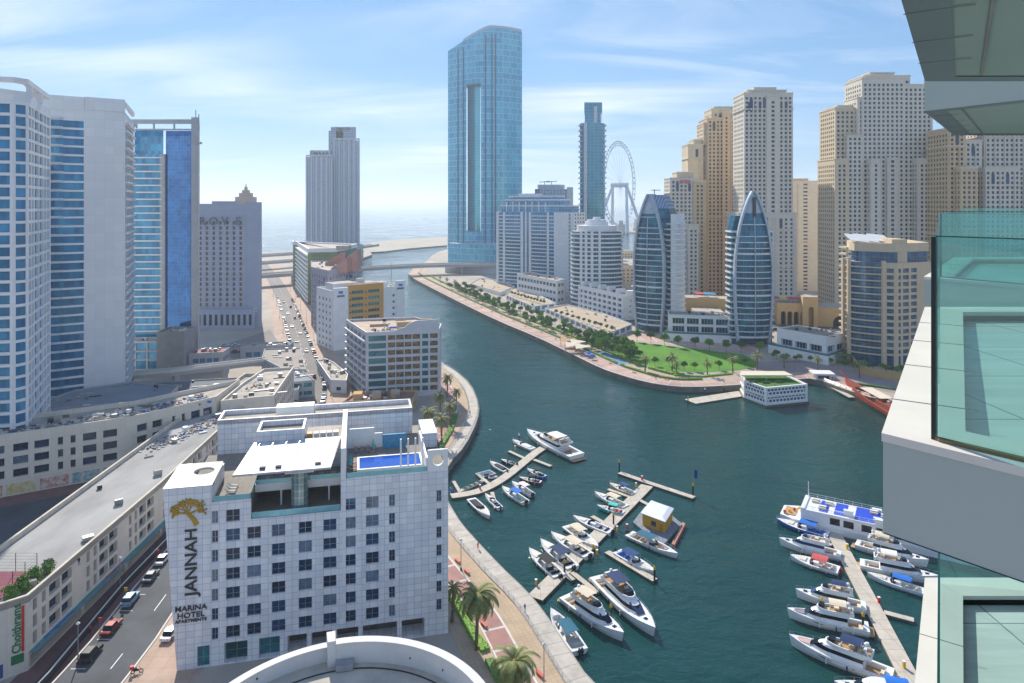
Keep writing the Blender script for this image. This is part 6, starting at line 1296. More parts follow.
q = offset([b0, b1, b2, b3], .35); mb = MB(); mb.prism(q, 3.6, 3.75, poly2=q); mb.prism(q, 3.751, 4.2, poly2=offset(q, -1.2)); mb.build('roof', mat('white_blue_roof', S(222, 226, 232), .5, var=.1), kk)
v = (Vector(b1) - Vector(b0)).normalized(); nn_ = Vector((v.y, -v.x)); mb = MB(); a = Vector(b0) + v * 2.6 + nn_ * .05; mb.prism([tuple(a), tuple(a + v * 1.4), tuple(a + v * 1.4 - nn_ * .04), tuple(a - nn_ * .04)], 1.4, 2.6); mb.build('window', win, kk)
a = Vector(b0) + v * 5 + nn_ * .05; mb = MB(); mb.prism([tuple(a), tuple(a + v * 1), tuple(a + v * 1 - nn_ * .04), tuple(a - nn_ * .04)], .62, 2.7); mb.build('door', mat('kiosk_door', S(180, 128, 36), .7), kk)
# ------------------------------------------------------------ boats (local +X is the bow)
gel = mat('gelcoat_white', S(236, 236, 234), .25, var=.03, spec=.6); hullc = {}
teak = mat('teak_deck', S(196, 158, 112), .8, var=.1, tile=(4, .12), line=S(140, 108, 74), mortar=.02); beige = mat('seat_beige', S(214, 200, 178), .8)
bglass = mat('boat_glass', S(20, 30, 44), .08, .3); enginem = mat('engine_black', S(26, 28, 32), .3); navy = mat('canvas_navy', S(26, 54, 96), .85); grw = mat('cockpit_white', S(214, 216, 216), .5)
def cvs(name, c): return mat(name, c, .85, var=.06)
C_teal = cvs('canvas_teal', S(30, 100, 126)); C_turq = cvs('canvas_turquoise', S(70, 200, 190)); C_blue = cvs('canvas_blue', S(24, 110, 200)); C_beige = cvs('canvas_beige', S(220, 206, 182)); C_black = cvs('canvas_black', S(32, 34, 40)); C_red = cvs('canvas_red', S(196, 84, 84)); C_white = cvs('canvas_white', S(232, 232, 230)); C_dblue = cvs('canvas_deep_blue', S(24, 64, 120))
def hull(r, L, B, h, m, cock=(.08, .5), deck=None, floor=None, name='hull', sheer=.45, fine=2.2, n=16, stripe=None):
    mb = MB('local') if 0 else LB(); S_ = []
    for i in range(n + 1):
        t_ = i / n; hb = B / 2 * ((.90 + .10 * math.sin(t_ / .45 * 1.57)) if t_ < .45 else max(.015, 1 - ((t_ - .45) / .55) ** fine)); zs = h * (1 + sheer * t_ * t_); x = -L / 2 + L * t_; xo = L * .05 * t_ ** 3
        S_.append((x, hb, zs, xo))
    def ring_(i):
        x, hb, zs, xo = S_[i]; return [(x - xo, 0, -.35), (x - xo * .6, hb * .72, .0), (x - xo * .3, hb * .93, zs * .45), (x, hb, zs)]
    for i in range(n):
        a, b = ring_(i), ring_(i + 1)
        for s in (1, -1):
            A = [(p[0], p[1] * s, p[2]) for p in a]; B_ = [(p[0], p[1] * s, p[2]) for p in b]
            for k in range(3):
                q = [A[k], B_[k], B_[k + 1], A[k + 1]]; mb.face(q if s < 0 else q[::-1], 3 if (stripe and k == 2) else 0)
        x, hb, zs, _ = S_[i]; x2, hb2, zs2, _ = S_[i + 1]; t_ = (i + .5) / n; g_ = .12 * B
        if cock[0] < t_ < cock[1]:
            ih, ih2 = max(0, hb - g_), max(0, hb2 - g_); fz_ = h * .35
            for s in (1, -1):
                q = [(x, hb * s, zs), (x2, hb2 * s, zs2), (x2, ih2 * s, zs2), (x, ih * s, zs)]; mb.face(q[::-1] if s > 0 else q, 1)
                q = [(x, ih * s, zs), (x2, ih2 * s, zs2), (x2, ih2 * s, fz_), (x, ih * s, fz_)]; mb.face(q[::-1] if s > 0 else q, 1)
            mb.face([(x, -ih, fz_), (x2, -ih2, fz_), (x2, ih2, fz_), (x, ih, fz_)], 2)
            if not cock[0] < (i - .5) / n < cock[1]: mb.face([(x, ih, fz_), (x, -ih, fz_), (x, -ih, zs), (x, ih, zs)][::-1], 1)
            if not cock[0] < (i + 1.5) / n < cock[1]: mb.face([(x2, ih2, fz_), (x2, -ih2, fz_), (x2, -ih2, zs2), (x2, ih2, zs2)], 1)
        else: mb.face([(x, -hb, zs), (x2, -hb2, zs2), (x2, hb2, zs2), (x, hb, zs)], 1)
    a = ring_(0); mb.face([(p[0], -p[1], p[2]) for p in a[::-1]] + [p for p in a[1:]], 0)
    return mb.build(name, [m, deck or gel, floor or teak, stripe or navy], r)
def plan(x0, x1, hw, nose=.5, z=0, m=4):
    p = [(x0, -hw)]; 
    for k in range(1, m + 1): a = k / m * math.pi / 2; p.append((x1 - (x1 - x0) * nose * (1 - math.sin(a)), -hw * (math.cos(a) ** .8 if k < m else .12)))
    return p + [(q[0], -q[1]) for q in reversed(p)]
def loft(mb, plans, mats):
    for (pa, za), (pb, zb), m in zip(plans[:-1], plans[1:], mats):
        n = len(pa)
        for i in range(n): j = (i + 1) % n; mb.face([(*pa[i], za), (*pa[j], za), (*pb[j], zb), (*pb[i], zb)], m)
    p, z = plans[-1]; mb.face([(*q, z) for q in p], mats[-1])
def canopy_(r, x0, x1, hw, z, m, zf, arch=.18):
    mb = LB(); n = 4
    for i in range(n):
        a, b = -1 + 2 * i / n, -1 + 2 * (i + 1) / n; za, zb = z + arch * (1 - a * a), z + arch * (1 - b * b)
        mb.face([(x0, a * hw, za), (x1, a * hw, za), (x1, b * hw, zb), (x0, b * hw, zb)]); mb.face([(x0, b * hw, zb - .06), (x1, b * hw, zb - .06), (x1, a * hw, za - .06), (x0, a * hw, za - .06)])
        for x, s in ((x0, 0), (x1, 1)): q = [(x, a * hw, za - .06), (x, b * hw, zb - .06), (x, b * hw, zb), (x, a * hw, za)]; mb.face(q if s else q[::-1])
    for s in (-1, 1): q = [(x0, s * hw, z - .06), (x1, s * hw, z - .06), (x1, s * hw, z), (x0, s * hw, z)]; mb.face(q if s < 0 else q[::-1])
    o = mb.build('canopy', m, r)
    for x in (x0 + .1, x1 - .1):
        for s in (-1, 1): mb = LB(); mb.tube([(x, s * hw * .9, zf), (x, s * hw * .95, z)], .03, 4); p = mb.build('canopy_post', steel, r); p.parent = o
def engines(r, L, h, n, m=None):
    for k in range(n):
        y = (k - (n - 1) / 2) * .55; mb = LB(); mb.prism([(-L / 2 - .75, y - .2), (-L / 2 - .1, y - .22), (-L / 2 - .1, y + .22), (-L / 2 - .75, y + .2)], h * .75, h * .75 + .75, poly2=[(-L / 2 - .6, y - .13), (-L / 2 - .2, y - .16), (-L / 2 - .2, y + .16), (-L / 2 - .6, y + .13)]); mb.box(-L / 2 - .5, y - .08, -.4, -L / 2 - .2, y + .08, h * .75); mb.build('engine', m or enginem, r)
def seats(r, spots, m, z):
    for x, y, a, b in spots:
        mb = LB(); mb.box(x - a / 2, y - b / 2, z, x + a / 2, y + b / 2, z + .42); mb.box(x - a / 2, y - b / 2, z + .421, x - a / 2 + .14, y + b / 2, z + .8); mb.build('seat', m, r)
def bowrail(r, L, B, h, sheer, t0=.62, name='bow_rail'):
    mb = LB(); n = 8
    def pt(t_, s, dz): hb = B / 2 * max(.03, 1 - ((t_ - .45) / .55) ** 2.2) * .94; return (-L / 2 + L * t_ - .08, s * hb, h * (1 + sheer * t_ * t_) + dz)
    path = [pt(t0 + (1.0 - t0) * k / n, 1, .65) for k in range(n + 1)] + [pt(1 - (1.0 - t0) * k / n, -1, .65) for k in range(1, n + 1)]; mb.tube(path, .028, 4, caps=False)
    for k in range(0, n + 1, 2):
        for s in (1, -1): mb.tube([pt(t0 + (1.0 - t0) * k / n, s, 0), pt(t0 + (1.0 - t0) * k / n, s, .65)], .022, 4, caps=False)
    mb.build(name, steel, r)
def cushions(r, m, x0, x1, hw, z):
    mb = LB(); p = plan(x0, x1, hw, .8); mb.prism(p, z, z + .16); mb.build('sun_pad', m, r)
def speedboat(r, L, B, hm=None, top=None, cons=True, eng=1, seat=None, windshield=True, floor=None, cover=None, bow_open=False, engm=None, stripe=None, em=None):
    h = .62 + L * .022; hull(r, L, B, h, hm or gel, cock=(.06, .80 if bow_open else .56), floor=floor or grw, stripe=stripe); fz_ = h * .35
    if cover: mb = LB(); p = [(-L * .42, -B * .4), (L * .06, -B * .42), (L * .2, -B * .25), (L * .2, B * .25), (L * .06, B * .42), (-L * .42, B * .4)]; mb.prism(p, h * .8, h + .25, poly2=[(q[0] * .85, q[1] * .7) for q in p]); mb.build('boat_cover', cover, r)
    else:
        mb = LB(); mb.prism([(-.1 * L, -B * .15), (.02 * L, -B * .13), (.02 * L, B * .13), (-.1 * L, B * .15)], fz_, h + .35); mb.build('console', gel, r)
        seats(r, [(-.2 * L, 0, .7, B * .45), (-.36 * L, 0, .55, B * .6)], seat or beige, fz_)
        if bow_open: seats(r, [(.2 * L, B * .2, 1.1, .4), (.2 * L, -B * .2, 1.1, .4)], seat or beige, fz_)
    if windshield:
        mb = LB(); x = L * .07; w_ = B * .36; mb.prism([(x - L * .07, -w_), (x + .02, -w_ * .75), (x + L * .03, 0), (x + .02, w_ * .75), (x - L * .07, w_), (x - L * .07 - .05, w_ * .93), (x - .05, w_ * .68), (x + L * .02, 0), (x - .05, -w_ * .68), (x - L * .07 - .05, -w_ * .93)], h + .05, h + .6, poly2=[(q[0] - .25, q[1] * .92) for q in [(x - L * .07, -w_), (x + .02, -w_ * .75), (x + L * .03, 0), (x + .02, w_ * .75), (x - L * .07, w_), (x - L * .07 - .05, w_ * .93), (x - .05, w_ * .68), (x + L * .02, 0), (x - .05, -w_ * .68), (x - L * .07 - .05, -w_ * .93)]]); mb.build('windshield', bglass, r)
    if top: canopy_(r, -L * .28, L * .04, B * .38, h + 1.55, top, fz_)
    engines(r, L, h, eng, engm); 
    if not bow_open: cushions(r, mat('pad_cream', S(224, 216, 200), .8), L * .16, L * .38, B * .24, h * 1.10 + .1)
    if L > 7: bowrail(r, L, B, h, .45)
    for k in range(2):
        for s in (-1, 1): mb = LB(); x = -L * .28 + k * L * .3; mb.tube([(x, s * B * .5, h * .3), (x, s * B * .5, h * .95)], .1, 6); mb.build('fender', C_dblue if s < 0 else gel, r)
    mb = LB(); mb.tube([(L * .46, B * .02, h * 1.3), (L * .5, B * .35, h * .5)], .02, 4); mb.build('mooring_line', C_beige, r)
def yacht(r, L, B, top=None, decks=1, hm=None, padc=None, hard=None, fly=True, cover=None, glassm=None):
    h = .95 + L * .026; hull(r, L, B, h, hm or gel, cock=(.05, .26), sheer=.42, fine=2.4, floor=teak); g = glassm or bglass
    zd = lambda x: h * (1 + .42 * ((x + L / 2) / L) ** 2)
    mb = LB(); x0, x1 = -L * .24, L * .25; hw = B * .37
    loft(mb, [(plan(x0, x1 + L * .06, hw, .55), h + .02), (plan(x0, x1 + L * .0, hw * .96, .5), h + .72), (plan(x0, x1 - L * .05, hw * .92, .45), h + 1.38), (plan(x0 - .4, x1 - L * .10, hw * .92, .45), h + 1.75)], [0, 1, 0]); mb.build('cabin', [gel, g], r)
    mb = LB(); p1 = [(x1 - L * .085, -hw * .6), (x1 + L * .0, -hw * .42), (x1 + L * .0, hw * .42), (x1 - L * .085, hw * .6)]
    mb.face([(x1 - L * .10, -hw * .62, h + 1.66), (x1 + L * .03, -hw * .42, h + .62), (x1 + L * .03, hw * .42, h + .62), (x1 - L * .10, hw * .62, h + 1.66)]); mb.face([(x1 - L * .10, hw * .62, h + 1.6), (x1 + L * .03, hw * .42, h + .56), (x1 + L * .03, -hw * .42, h + .56), (x1 - L * .10, -hw * .62, h + 1.6)]); mb.build('windscreen', cover or g, r)
    for s in (-1, 1):
        mb = LB(); q = [(-L * .18, s * B * .463, h * .62), (L * .12, s * B * .455, h * .72), (L * .2, s * B * .43, h * .86), (-L * .14, s * B * .468, h * .84)]; q2 = [(p[0], p[1] + s * .05, p[2]) for p in q]; mb.face(q2 if s < 0 else q2[::-1])
        mb.build('hull_window', g, r)
    if fly:
        zf = h + 1.78; mb = LB(); q = plan(x0 - L * .08, x1 - L * .12, hw * .96, .5); i_ = offset(q, -.22); mb.ring(q, i_, zf, zf + .55); mb.prism(i_, zf, zf + .06, 2); mb.build('flybridge', [gel, gel, teak], r)
        seats(r, [(x0 + L * .02, hw * .35, 1.4, hw * .8), (x0 + L * .12, -hw * .4, 1.0, hw * .6), (x1 - L * .26, hw * .3, .8, hw * .5)], beige, zf + .07)
        mb = LB(); mb.prism([(x1 - L * .2, -hw * .5), (x1 - L * .14, -hw * .4), (x1 - L * .14, hw * .4), (x1 - L * .2, hw * .5)], zf + .5, zf + 1.0, poly2=[(x1 - L * .22, -hw * .5), (x1 - L * .17, -hw * .4), (x1 - L * .17, hw * .4), (x1 - L * .22, hw * .5)]); mb.build('flybridge_screen', g, r)
        mb = LB(); ax_ = x0 - L * .03
        for s in (-1, 1): mb.beam((ax_ - .7, s * hw * .9, zf), (ax_ + .2, s * hw * .75, zf + 1.5), .35, .3)
        mb.beam((ax_ + .2, -hw * .8, zf + 1.5), (ax_ + .2, hw * .8, zf + 1.5), .5, .18); mb.build('radar_arch', gel, r)
        mb = LB(); mb.blob((ax_ + .2, 0, zf + 1.85), (.4, .4, .3), 8, 5); mb.build('radar_dome', gel, r)
        if top: canopy_(r, x0 + L * .01, x0 + L * .22, hw * .85, zf + 1.75, top, zf)
    else:
        if top: canopy_(r, x0 - L * .05, x0 + L * .2, hw * .9, h + 2.3, top, h + 1.7)
    mb = LB(); mb.prism([(-L / 2 - L * .06, -B * .38), (-L / 2 + .1, -B * .42), (-L / 2 + .1, B * .42), (-L / 2 - L * .06, B * .38)], .35, .5); mb.build('swim_platform', teak, r)
    seats(r, [(-L * .41, 0, .8, B * .55)], beige, h * .36)
    if padc: cushions(r, padc, L * .27, L * .41, B * .2, zd(L * .3) + .02)
    else: mb = LB(); mb.box(L * .33, -.35, zd(L * .34) + .0, L * .33 + .7, .35, zd(L * .34) + .12); mb.build('deck_hatch', bglass, r)
    bowrail(r, L, B, h, .42, .55)
    for k in range(3):
        for s in (-1, 1): mb = LB(); x = -L * .3 + k * L * .2; mb.tube([(x, s * B * .5, h * .25), (x, s * B * .5, h * .85)], .13, 6); mb.build('fender', C_dblue if k % 2 else gel, r)
    mb = LB(); mb.tube([(-L * .2, B * .3, h + 1.7), (-L * .23, B * .3, h + 4.4)], .025, 4); mb.build('antenna', gel, r)
def boat(bow, stern, kind, label, zb=.9, B=None, cat='boat', **kw):
    b, s = gp(*bow, zb + .5), gp(*stern, zb - .2); dx, dy = b[0] - s[0], b[1] - s[1]; L = math.hypot(dx, dy)
    r = thing('yacht' if kind == 'y' else 'motor_boat', label, 'yacht' if kind == 'y' else cat, ((b[0] + s[0]) / 2, (b[1] + s[1]) / 2, 0), None, math.atan2(dy, dx))
    B = B or (L * .31 if L < 9 else (L * .27 if L < 15 else L * .25)); (yacht if kind == 'y' else speedboat)(r, L, B, **kw); return r, L, B
def parts_rot_fix(): pass
maroon = mat('hull_maroon', S(140, 30, 56), .25); bluehull = mat('hull_blue', S(40, 110, 190), .25); cyanhull = mat('hull_cyan', S(60, 190, 190), .3); blackhull = mat('hull_dark', S(40, 46, 54), .25)
boat((527, 429), (577, 455), 'y', 'largest white yacht of the left jetty, moored at its far tip with a tented flybridge', 1.8, top=C_white, padc=None)
boat((512.5, 438.5), (533, 449), 's', 'small white cruiser tied just left of the large far yacht', .9, windshield=True, eng=0, cons=False, cover=C_white)
boat((490, 460.5), (506.5, 471.5), 's', 'white hulled speedboat with a black cover on the inner side of the left jetty', .7, cover=C_black, windshield=False, eng=1)
boat((501, 458.5), (516, 464.5), 's', 'dark speedboat with open cockpit tied beside a white covered one at the left jetty', .7, hm=blackhull, seat=C_black, eng=1, floor=dmetal)
boat((490, 515), (471, 499), 's', 'white boat with a big black cockpit on the near side of the left jetty foot', .9, B=3.0, cover=C_black, windshield=True, eng=0)
boat((485, 492.5), (500, 508), 's', 'small white outboard boat beside the black cockpit boat', .8, hm=gel, seat=C_dblue, eng=1, B=2.1)
boat((502, 485.5), (525.5, 502.5), 's', 'white speedboat with a bright blue canopy at the left jetty', .8, top=C_blue, eng=2, floor=cyanhull)
boat((512, 480.5), (532, 495), 's', 'white speedboat with a small white top next to the blue canopy one', .8, top=C_white, eng=2)
boat((519, 476), (541, 482.5), 's', 'maroon speedboat with black cover at the left jetty', .8, hm=maroon, seat=C_black, top=C_black, eng=0)
boat((527, 467.5), (544.5, 477), 's', 'blue and white speedboat nearest the short finger of the left jetty', .8, hm=bluehull, seat=C_black, top=C_black, eng=0)
boat((609.5, 482), (634, 494), 's', 'white speedboat with orange bow deck and blue canopy near the T end', .8, top=C_dblue, eng=0, stripe=yel)
boat((594.5, 490), (626, 506), 's', 'white cabin cruiser with beige top, second from the T end', 1.1, top=C_beige, cover=None, eng=0)
boat((597, 504), (624, 513), 's', 'teal boat with a turquoise canopy and red seats', .8, hm=cyanhull, top=C_turq, seat=cvs('canvas_scarlet', S(200, 40, 44)), eng=0, floor=C_turq)
boat((573, 514.5), (611.5, 532), 's', 'white speedboat with dark outboards, third on the left side of the long jetty', .9, top=None, eng=2, seat=C_dblue)
boat((598.5, 545.5), (567, 526), 's', 'white boat with a beige canopy over its stern, bow pointing at the long jetty', .9, top=C_beige, eng=0)
boat((551, 531), (589, 556), 's', 'white speedboat with beige hardtop and two black outboards', .9, top=C_beige, eng=2, seat=C_black)
boat((540.5, 538), (573, 568), 's', 'white speedboat with dark striped seats second from the foot of the long jetty', .9, top=navy, eng=2, seat=C_black)
boat((529, 547), (559.5, 576.5), 's', 'white speedboat with black seat covers nearest the foot of the long jetty', .9, seat=C_black, top=C_black, eng=2)
boat((678, 552.5), (629, 533.5), 's', 'white open fishing boat with blue top and tan bow deck beside the kiosk', 1.0, top=C_teal, eng=2, bow_open=True, floor=teak, B=3.6)
boat((655.5, 570), (617, 551.5), 's', 'white speedboat with deep blue canopy along the right side finger', .9, top=C_dblue, seat=bluehull, eng=1)
boat((624, 631), (566, 594), 'y', 'white yacht with a cream canopy at the foot of the long jetty', 1.7, top=C_beige, hm=gel)
boat((655.5, 627), (599, 575), 'y', 'white yacht with navy canopy and navy windscreen cover beside the cream topped one', 1.7, top=navy, cover=navy)
boat((550.5, 607), (580, 651), 's', 'white open boat with teal top moored along the near quay', .9, top=C_teal, eng=2, bow_open=True)
boat((776.5, 517.5), (829, 535), 's', 'long bright blue boat with blue canopy beside the party ship', .9, hm=bluehull, top=C_blue, floor=C_blue, seat=C_blue, eng=0, B=4.0)
boat((779, 536.5), (841, 554), 'y', 'white yacht with navy side band below the bright blue boat', 1.5, fly=True, glassm=navy)
boat((790, 553), (839, 570), 's', 'white boat with a red canopy in the right marina', 1.0, top=C_red, eng=2, B=4, engm=maroon)
boat((795.5, 587), (866, 605), 'y', 'white yacht with steel blue canopy, upper of three below the red topped boat', 1.6, top=navy, cover=C_dblue)
boat((787, 606), (869, 626), 'y', 'white open yacht with beige rear top, middle of the three large right ones', 1.7, top=C_beige, padc=mat('pad_mauve', S(150, 140, 150), .8))
boat((789, 630), (893, 671), 'y', 'largest white yacht of the right marina, with navy hardtop and pink pad', 2.2, top=navy, padc=mat('pad_rose', S(206, 176, 170), .8))
boat((834, 678), (930, 700), 'y', 'white yacht with bright blue canopy cut by the bottom edge of the view', 1.8, top=C_blue, fly=False)
boat((929, 558), (856, 541), 'y', 'beige topped white yacht uppermost on the right side of the right jetty', 1.7, top=C_beige)
boat((939, 574), (860, 561), 'y', 'white topped yacht, second on the right side of the right jetty', 1.7, top=C_white)
boat((867, 571), (925, 592), 's', 'white speedboat with bright blue bimini under the balcony edge', .9, top=C_blue, eng=1)
# jet skis and dock pads at the left jetty foot
def jetski(px, py, rz, c, label):
    x, y = wpx(px, py); r = thing('jet_ski', label, 'jet ski', (x, y, .15), 'jet skis at the left jetty', rz); mb = LB(); p = plan(-1.4, 1.5, .5, .6); mb.prism(p, 0, .45, poly2=[(q[0] * .92, q[1] * .8) for q in p]); mb.build('hull', c, r)
    mb = LB(); mb.prism([(-1.1, -.2), (.2, -.2), (.2, .2), (-1.1, .2)], .45, .8); mb.build('seat', C_black, r); mb = LB(); mb.beam((.35, -.4, .95), (.35, .4, .95), .08, .08); mb.beam((.5, 0, .45), (.35, 0, .95), .2, .2); mb.build('handlebar', dmetal, r)
padm = mat('dock_pad', S(190, 196, 186), .8)
for k in range(5):
    x, y = wpx(463 + k * 4.6, 489 - k * 2.1); r = thing('dock_pad', 'pale plastic jet ski dock pad, %s from the left in its row' % nth(k), 'dock pad', (x, y, .1), 'pale dock pads', .9); mb = LB(); p = [(-1.9, -.7), (1.9, -.7), (1.9, .7), (-1.9, .7)]; mb.prism(p, 0, .4, poly2=offset(p, -.1)); mb.build('float', padm, r); mb = LB(); mb.box(-1.5, -.12, .4, 1.5, .12, .43); mb.build('groove', concrete, r)
x, y = wpx(485.5, 473.5); r = thing('float_platform', 'blue square floating platform off the left jetty', 'platform', (x, y, .05), None, .6); mb = LB(); mb.box(-2.6, -1.8, 0, 2.6, 1.8, .45); mb.build('float', C_teal, r); mb = LB(); mb.ring([(-2.6, -1.8), (2.6, -1.8), (2.6, 1.8), (-2.6, 1.8)], [(-2.4, -1.6), (2.4, -1.6), (2.4, 1.6), (-2.4, 1.6)], .451, .52); mb.build('rim', gel, r)
jetski(487.5, 475, .4, redm, 'red jet ski on the blue floating platform'); jetski(493, 476.5, .2, gel, 'white jet ski at the edge of the blue floating platform'); jetski(452, 489, 1.9, bluehull, 'blue jet ski half hidden by the hotel corner')
# ------------------------------------------------------------ party ship
bx, by = gp(778, 512, 3), 0
P0 = Vector(gp(779, 522, 0)); P1 = Vector(gp(884, 546, 0)); dS = (P1 - P0).normalized(); rzS = math.atan2(dS.y, dS.x); Ls = 46
ps = thing('party_ship', 'long white party ship with a blue carpeted open top deck', 'ship', (*(P0 + dS * Ls / 2 + Vector((-dS.y, dS.x)) * 4.5), 0), None, rzS)
mb = LB(); p = [(-Ls / 2, -3), (-Ls / 2 + 3.5, -4.5), (Ls / 2, -4.5), (Ls / 2, 4.5), (-Ls / 2 + 3.5, 4.5), (-Ls / 2, 3)]; mb.prism(p, -.3, 1.6); mb.build('hull', gel, ps)
mb = LB(); panes = []
q = [(-Ls / 2 + 6, -4.2), (Ls / 2, -4.2), (Ls / 2, 4.2), (-Ls / 2 + 6, 4.2)]
def lfac(A, B_, z0, z1, cols, rows, d): facade(mb, panes, A, B_, z0, z1, cols, rows, d)
lfac(q[0], q[1], 1.6, 4.5, [(6 + k * 3.1 + (k // 2) * .9, 8.3 + k * 3.1 + (k // 2) * .9) for k in range(9)], [(2.2, 3.9)], .12); lfac(q[1], q[2], 1.6, 4.5, [], [], .1); lfac(q[2], q[3], 1.6, 4.5, [], [], .1); lfac(q[3], q[0], 1.6, 4.5, [(3, 5)], [(1.7, 3.9)], .1)
mb.build('cabin_wall', gel, ps)
for w4 in panes: m2 = LB(); m2.face(list(w4[:4])); m2.build('window', bglass, ps)
blue_c = mat('blue_carpet', S(20, 74, 196), .9, var=.12)
mb = LB(); mb.box(-Ls / 2 + 5.8, -4.4, 4.5, Ls / 2, 4.4, 4.7, 0); mb.build('top_deck', gel, ps)
for a, b, c_, d_ in ((-13.6, -11.6, -3.6, 3.6), (-10.2, -7.4, -1, 3.9), (-10.2, -7.4, -3.6, -1.5), (-5.5, 22, -4, 4)): mb = LB(); mb.box(a, c_, 4.705, b, d_, 4.76); mb.build('carpet', blue_c, ps)
mb = LB(); q = [(-Ls / 2 + 6, -4.3), (Ls / 2, -4.3), (Ls / 2, 4.3), (-Ls / 2 + 6, 4.3)]
for s in (-4.3, 4.3):
    mb.tube([(-Ls / 2 + 6, s, 5.7), (Ls / 2, s, 5.7)], .05, 4); mb.tube([(-Ls / 2 + 6, s, 5.2), (Ls / 2, s, 5.2)], .03, 4)
    for k in range(20): mb.tube([(-Ls / 2 + 6 + k * 2.1, s, 4.7), (-Ls / 2 + 6 + k * 2.1, s, 5.7)], .04, 4)
mb.build('railing', gel, ps)
mb = LB(); mb.prism([(-Ls / 2 + 5.2, -4.4), (-Ls / 2 + 6.2, -4.4), (-Ls / 2 + 6.2, 4.4), (-Ls / 2 + 5.2, 4.4)], 1.6, 5.0); mb.build('front_wall', gel, ps); mb = LB(); mb.tube([(-Ls / 2 + 6, 3.5, 4.7), (-Ls / 2 + 6, 3.5, 9)], .1, 5); mb.build('mast', gel, ps)
for k, (x, y) in enumerate([(-15, 2), (-13, -1.5), (-11.8, 2), (-1.5, 2.3), (-.5, -2), (1, 1)] + [(4 + i * 4, j) for i in range(5) for j in (-2.2, 2.2)]):
    mb = LB(); mb.box(x - .9, y - .35, 5.35, x + .9, y + .35, 5.45); mb.box(x - .1, y - .1, 4.76, x + .1, y + .1, 5.35); mb.build('deck_table', C_white, ps)
    for s in (-.75, .75): mb = LB(); mb.box(x - .9, y + s - .2, 4.76, x + .9, y + s + .2, 5.2); mb.build('bench', C_beige, ps)
for (a, b, c_, d_, e_) in ((-8, -3, 6, -4.1, 1.8), (-1, -4.3, 2, -3, 1.6), (1.5, -4.3, 3.4, -3.2, 1.2), (-2, 3, 3, 4, 1.0)): mb = LB(); mb.box(min(a, c_) if 0 else a, b, 4.77, a + 2.2, d_ if d_ > b else b + 1, 4.77 + e_ * .7); mb.build('deck_locker', gel, ps)
mb = LB(); mb.box(-Ls / 2 + .8, -2.4, 1.6, -Ls / 2 + 3.6, 2.4, 1.8); mb.build('fore_deck', teak, ps)
for k in range(4): mb = LB(); mb.blob((-Ls / 2 + 1 + k, -2.2 + k * 1.3, 2.2), (.4, .4, .4), 6, 4); mb.build('fender', yel if k % 2 else redm, ps)
# floating restaurant with patterned screens
fr0 = Vector(gp(745, 399, 0)); fr1 = Vector(gp(766, 407, 0)); fr2 = Vector(gp(806, 403, 0)); 
fp = [tuple(fr0), tuple(fr1), tuple(fr2), tuple(fr2 + Vector((-2, 15))), tuple(fr0 + Vector((2, 11)))]
fr_ = thing('floating_restaurant', 'two storey floating restaurant with white patterned screens and a green roof', 'restaurant', (*fr1, 0))
scr = mat('lattice_screen', S(40, 60, 76), .4, tile=(1.7, 1.5), col2=S(60, 86, 100), line=S(232, 234, 236), mortar=.3, off=.5)
mb = MB(); mb.prism(fp, .8, 7.6, 0, 1); mb.build('screen_wall', [scr, concrete], fr_)
for z in (.75, 3.9, 7.2): mb = MB(); q = offset(fp, .45); mb.ring(q, offset(fp, -.5), z, z + .75); mb.build('white_band', white, fr_)
for p in fp[:3]: mb = MB(); mb.prism([(p[0] - .5, p[1] - .5), (p[0] + .5, p[1] - .5), (p[0] + .5, p[1] + .5), (p[0] - .5, p[1] + .5)], .7, 8); mb.build('corner_post', white, fr_)
mb = MB(); mb.prism(offset(fp, 1.0), -.4, .74); mb.build('pontoon', floatm, fr_)
cxy = sum((Vector(p) for p in fp), Vector((0, 0))) / 5
mb = MB(); q = [tuple(cxy + (Vector(p) - cxy) * .9) for p in fp]; mb.prism(q, 7.61, 7.8); mb.build('roof_deck', mat('green_roof', S(60, 110, 30), .95, var=.4, scale=.6, detail=6), fr_)
mb = MB(); mb.prism([tuple(cxy + Vector(o)) for o in ((-12, -1), (10, -1), (9, 6), (-10, 6))], 9.9, 10.2); mb.build('roof_canopy', C_beige, fr_)
for o in ((-11, 0), (9, 0), (8, 5), (-9, 5), (-1, 0), (-1, 5)): mb = MB(); x, y = cxy + Vector(o); mb.tube([(x, y, 7.8), (x, y, 9.9)], .12, 5); mb.build('canopy_post', white, fr_)
for o in ((-8, -4), (-3, -5), (3, -4), (7, -2)): mb = MB(); x, y = cxy + Vector(o); mb.prism([(x - 1.5, y - .3), (x + 1.5, y - .1), (x + 1.5, y + .4), (x - 1.5, y + .2)], 7.8, 8.5); mb.build('planter', hedgeg, fr_)
